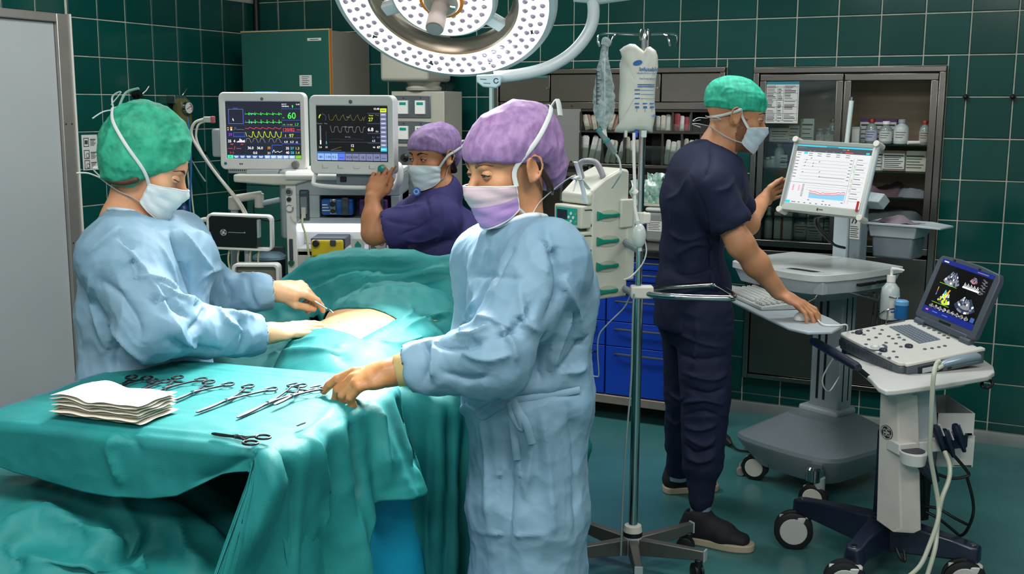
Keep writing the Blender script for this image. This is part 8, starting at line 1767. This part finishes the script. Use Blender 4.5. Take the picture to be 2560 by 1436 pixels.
f.strap(f.corner[(1,'t')],[(.078,.01,.0),(.082,-.006,.02),(.08,-.02,.012),(.07,-.06,-.01),(.03,-.105,-.03)],TIE,.005,tail=((0,-.02,.0),));f.strap(f.corner[(1,'b')],[(.07,.0,-.085),(.06,-.04,-.075),(.03,-.09,-.055)],TIE,.005);
for pts in([(.03,-.105,-.03),(.035,-.135,-.035),(.035,-.15,-.05),(.035,-.125,-.04)],[(.03,-.09,-.055),(.04,-.13,-.055),(.04,-.15,-.06),(.04,-.12,-.065)],[(.03,-.105,-.03),(.05,-.09,-.02),(.065,-.06,-.025),(.05,-.095,-.035)]):f.ribbon(pts,TIE,.005)
m=MB();b=f.bv
# ============ 4 nurse behind the patient
P=person('nurse in indigo scrubs and lilac cap touching the teal knob of a screen',(-.30,4.32,0))
hc=a3(1080,392,4.28);Rm=frame((-.66,-.74,-.12));nk=a3(1102,478,4.30)
shL,shR=a3(1100,545,4.16),a3(1030,545,4.46);elL=a3(935,582,4.18);wrL=a3(931,497,4.22);elR=a3(1000,720,4.46);wrR=a3(950,760,4.4)
pel,wai,che=A3((-.26,4.34,.86)),A3((-.25,4.34,1.00)),A3((-.27,4.32,1.12));DLb=nrm(a3(957,420,4.28)-wrL);NLb=(-.1,-.97,.12);CUb=[(12,14,8),(22,30,14),(26,34,16),(30,36,16)];THb=((.045,.05,-.012),(.05,.082,-.012),(.047,.108,-.012))
B=head_prims(hc,Rm,.98,nk,.048)+torso_prims(pel,wai,che,nk,shL*.92+shR*.08,shR*.92+shL*.08)+[('c',shL,elL,.052,.045,.04),('c',elL,elL*.6+wrL*.4,.044,.041,.03),('c',elL*.6+wrL*.4,wrL,.041,.027,.03)]+limb(shR,elR,wrR,.05,.04,.026)+hand_prims(wrL,DLb,NLb,1,CUb,THb,5,.98)+hand_prims(wrR,(-.8,0,-.5),(0,0,1),-1,[(20,20,10)]*4,THb,3,.95)
for s_ in(-.09,.09):hp=pel+A3((0,s_,-.03));kn=hp+A3((-.02,0,-.40));an=A3((kn[0]+.02,kn[1],.09));B+=limb(hp,kn,an,.085,.055,.04)+[('c',(an[0]+.04,an[1],.045),(an[0]-.15,an[1],.035),.042,.034,.02)]
V,F=sdf_mesh(B,.0042);body=mesh_obj('body',V,F,SK3,P)
TOP=torso_prims(pel-A3((0,0,.08)),wai,che,nk-A3((0,0,.012)),shL,shR,.026)+[('c',shL,shL*.30+elL*.70,.076,.082,.03),('c',shR,shR*.4+elR*.6,.07,.072,.03),('-c',shL*.36+elL*.64,shL*-.3+elL*1.3,.066,.08,.008),('-c',nk-A3((.0,0,.02)),nk+A3((-.04,-.04,.10)),.054,.08,.012),('c',A3((-.24,4.34,1.12)),A3((-.25,4.34,.9)),.13,.13,.05),('p',(0,0,-1),-.72,0)]
FS5=[([(1060,480),(1075,540),(1070,590)],-.004,.007),([(970,520),(1010,520),(1060,510)],.008,.010),([(960,550),(1010,560),(1060,570)],-.006,.010),([(1000,590),(1050,570),(1090,540)],-.010,.010),([(1010,600),(1060,600),(1110,580)],.008,.012),([(1110,500),(1110,560),(1090,610)],.008,.014),([(1040,620),(1090,610),(1140,600)],-.008,.012),([(1070,510),(1090,490),(1110,500)],.006,.010),([(1130,540),(1140,590),(1135,630)],.007,.012)]
cloth('scrub_top',TOP,.006,SCRUBP,P,(.0045,7.5,(1,1,.7)),81,FS5)
TRN=[('t',pel+A3((0,0,.05)),pel+A3((0,0,-.09)),shR-shL,(.18,.13),(.185,.14),.03)]
for s_ in(-.09,.09):hp=pel+A3((0,s_,-.03));kn=hp+A3((-.02,0,-.40));an=A3((kn[0]+.02,kn[1],.12));TRN+=limb(hp,kn,an,.11,.085,.075)
cloth('trousers',TRN,.008,SCRUBP,P,(.005,8,(.8,.8,1.3)),91)
m=MB();c=at(1041,479,4.12);m.cyl(c,c+Vector((0,-.004,0)),.016,n=24,mi=0);
bd=hold(m.build('badge',mat('badge_blue','#2a5aa8',.4),None),P)
m=MB();m.cyl(c+Vector((0,-.0042,0)),c+Vector((0,-.005,0)),.011,n=24);m.cyl(c+Vector((0,-.0052,0)),c+Vector((0,-.006,0)),.006,n=16,mi=1);o=m.build('badge_ring',[mat('badge_pale','#8fb0e0',.4),MATS['badge_blue']],bd);o.matrix_parent_inverse=bd.matrix_basis.inverted()if False else Matrix()
cb=cap_prims(hc,Rm,.98,[((0,-.018,.044),(.082,.104,.084)),((0,-.05,.05),(.083,.085,.075)),((0,.02,.042),(.072,.072,.06))],[((0,.30,-.955),-.013)],[((0,-.09,.0),(.062,.040,.065),.03)])
cap=cloth('surgical_cap',cb,.0038,CAPL,P,(.003,20,(1,1,1)),35)
tube_part(P,'hair',[hc+x*Rm[0]+y*Rm[1]+z*Rm[2]for x,y,z in((-.072,.01,.01),(-.073,-.03,.0),(-.066,-.05,-.04),(-.05,-.07,-.065),(-.02,-.08,-.07))],[.003,.006,.008,.009,.009]+[.009]*20,mat('hair_black','#17100d',.6,bump=.4,bscale=150),.8)
f=Face(P,body,hc,Rm,.98,(cap,));f.eyes(SK3,iris='#1c120c',openup=16,opendn=-16,look=(.25,1,.02),brow='#120c09');f.mask(MSKW,None,strapm=TIE)
f.strap(f.corner[(-1,'t')],[(-.08,.0,.005),(-.085,-.05,.02),(-.06,-.11,.03),(-.03,-.13,.03)],TIE,.005);f.strap(f.corner[(1,'t')],[(.08,.0,.005),(.085,-.05,.02),(.05,-.11,.03)],TIE,.005);f.strap(f.corner[(-1,'b')],[(-.07,.0,-.08),(-.078,-.05,-.04),(-.05,-.11,.01),(-.03,-.13,.02)],TIE,.005)
f.ribbon([(-.03,-.13,.03),(-.045,-.15,.03),(-.07,-.17,.005),(-.085,-.19,-.02)],TIE,.008);f.ribbon([(-.03,-.13,.03),(-.035,-.145,.045),(-.03,-.16,.035)],TIE,.009)
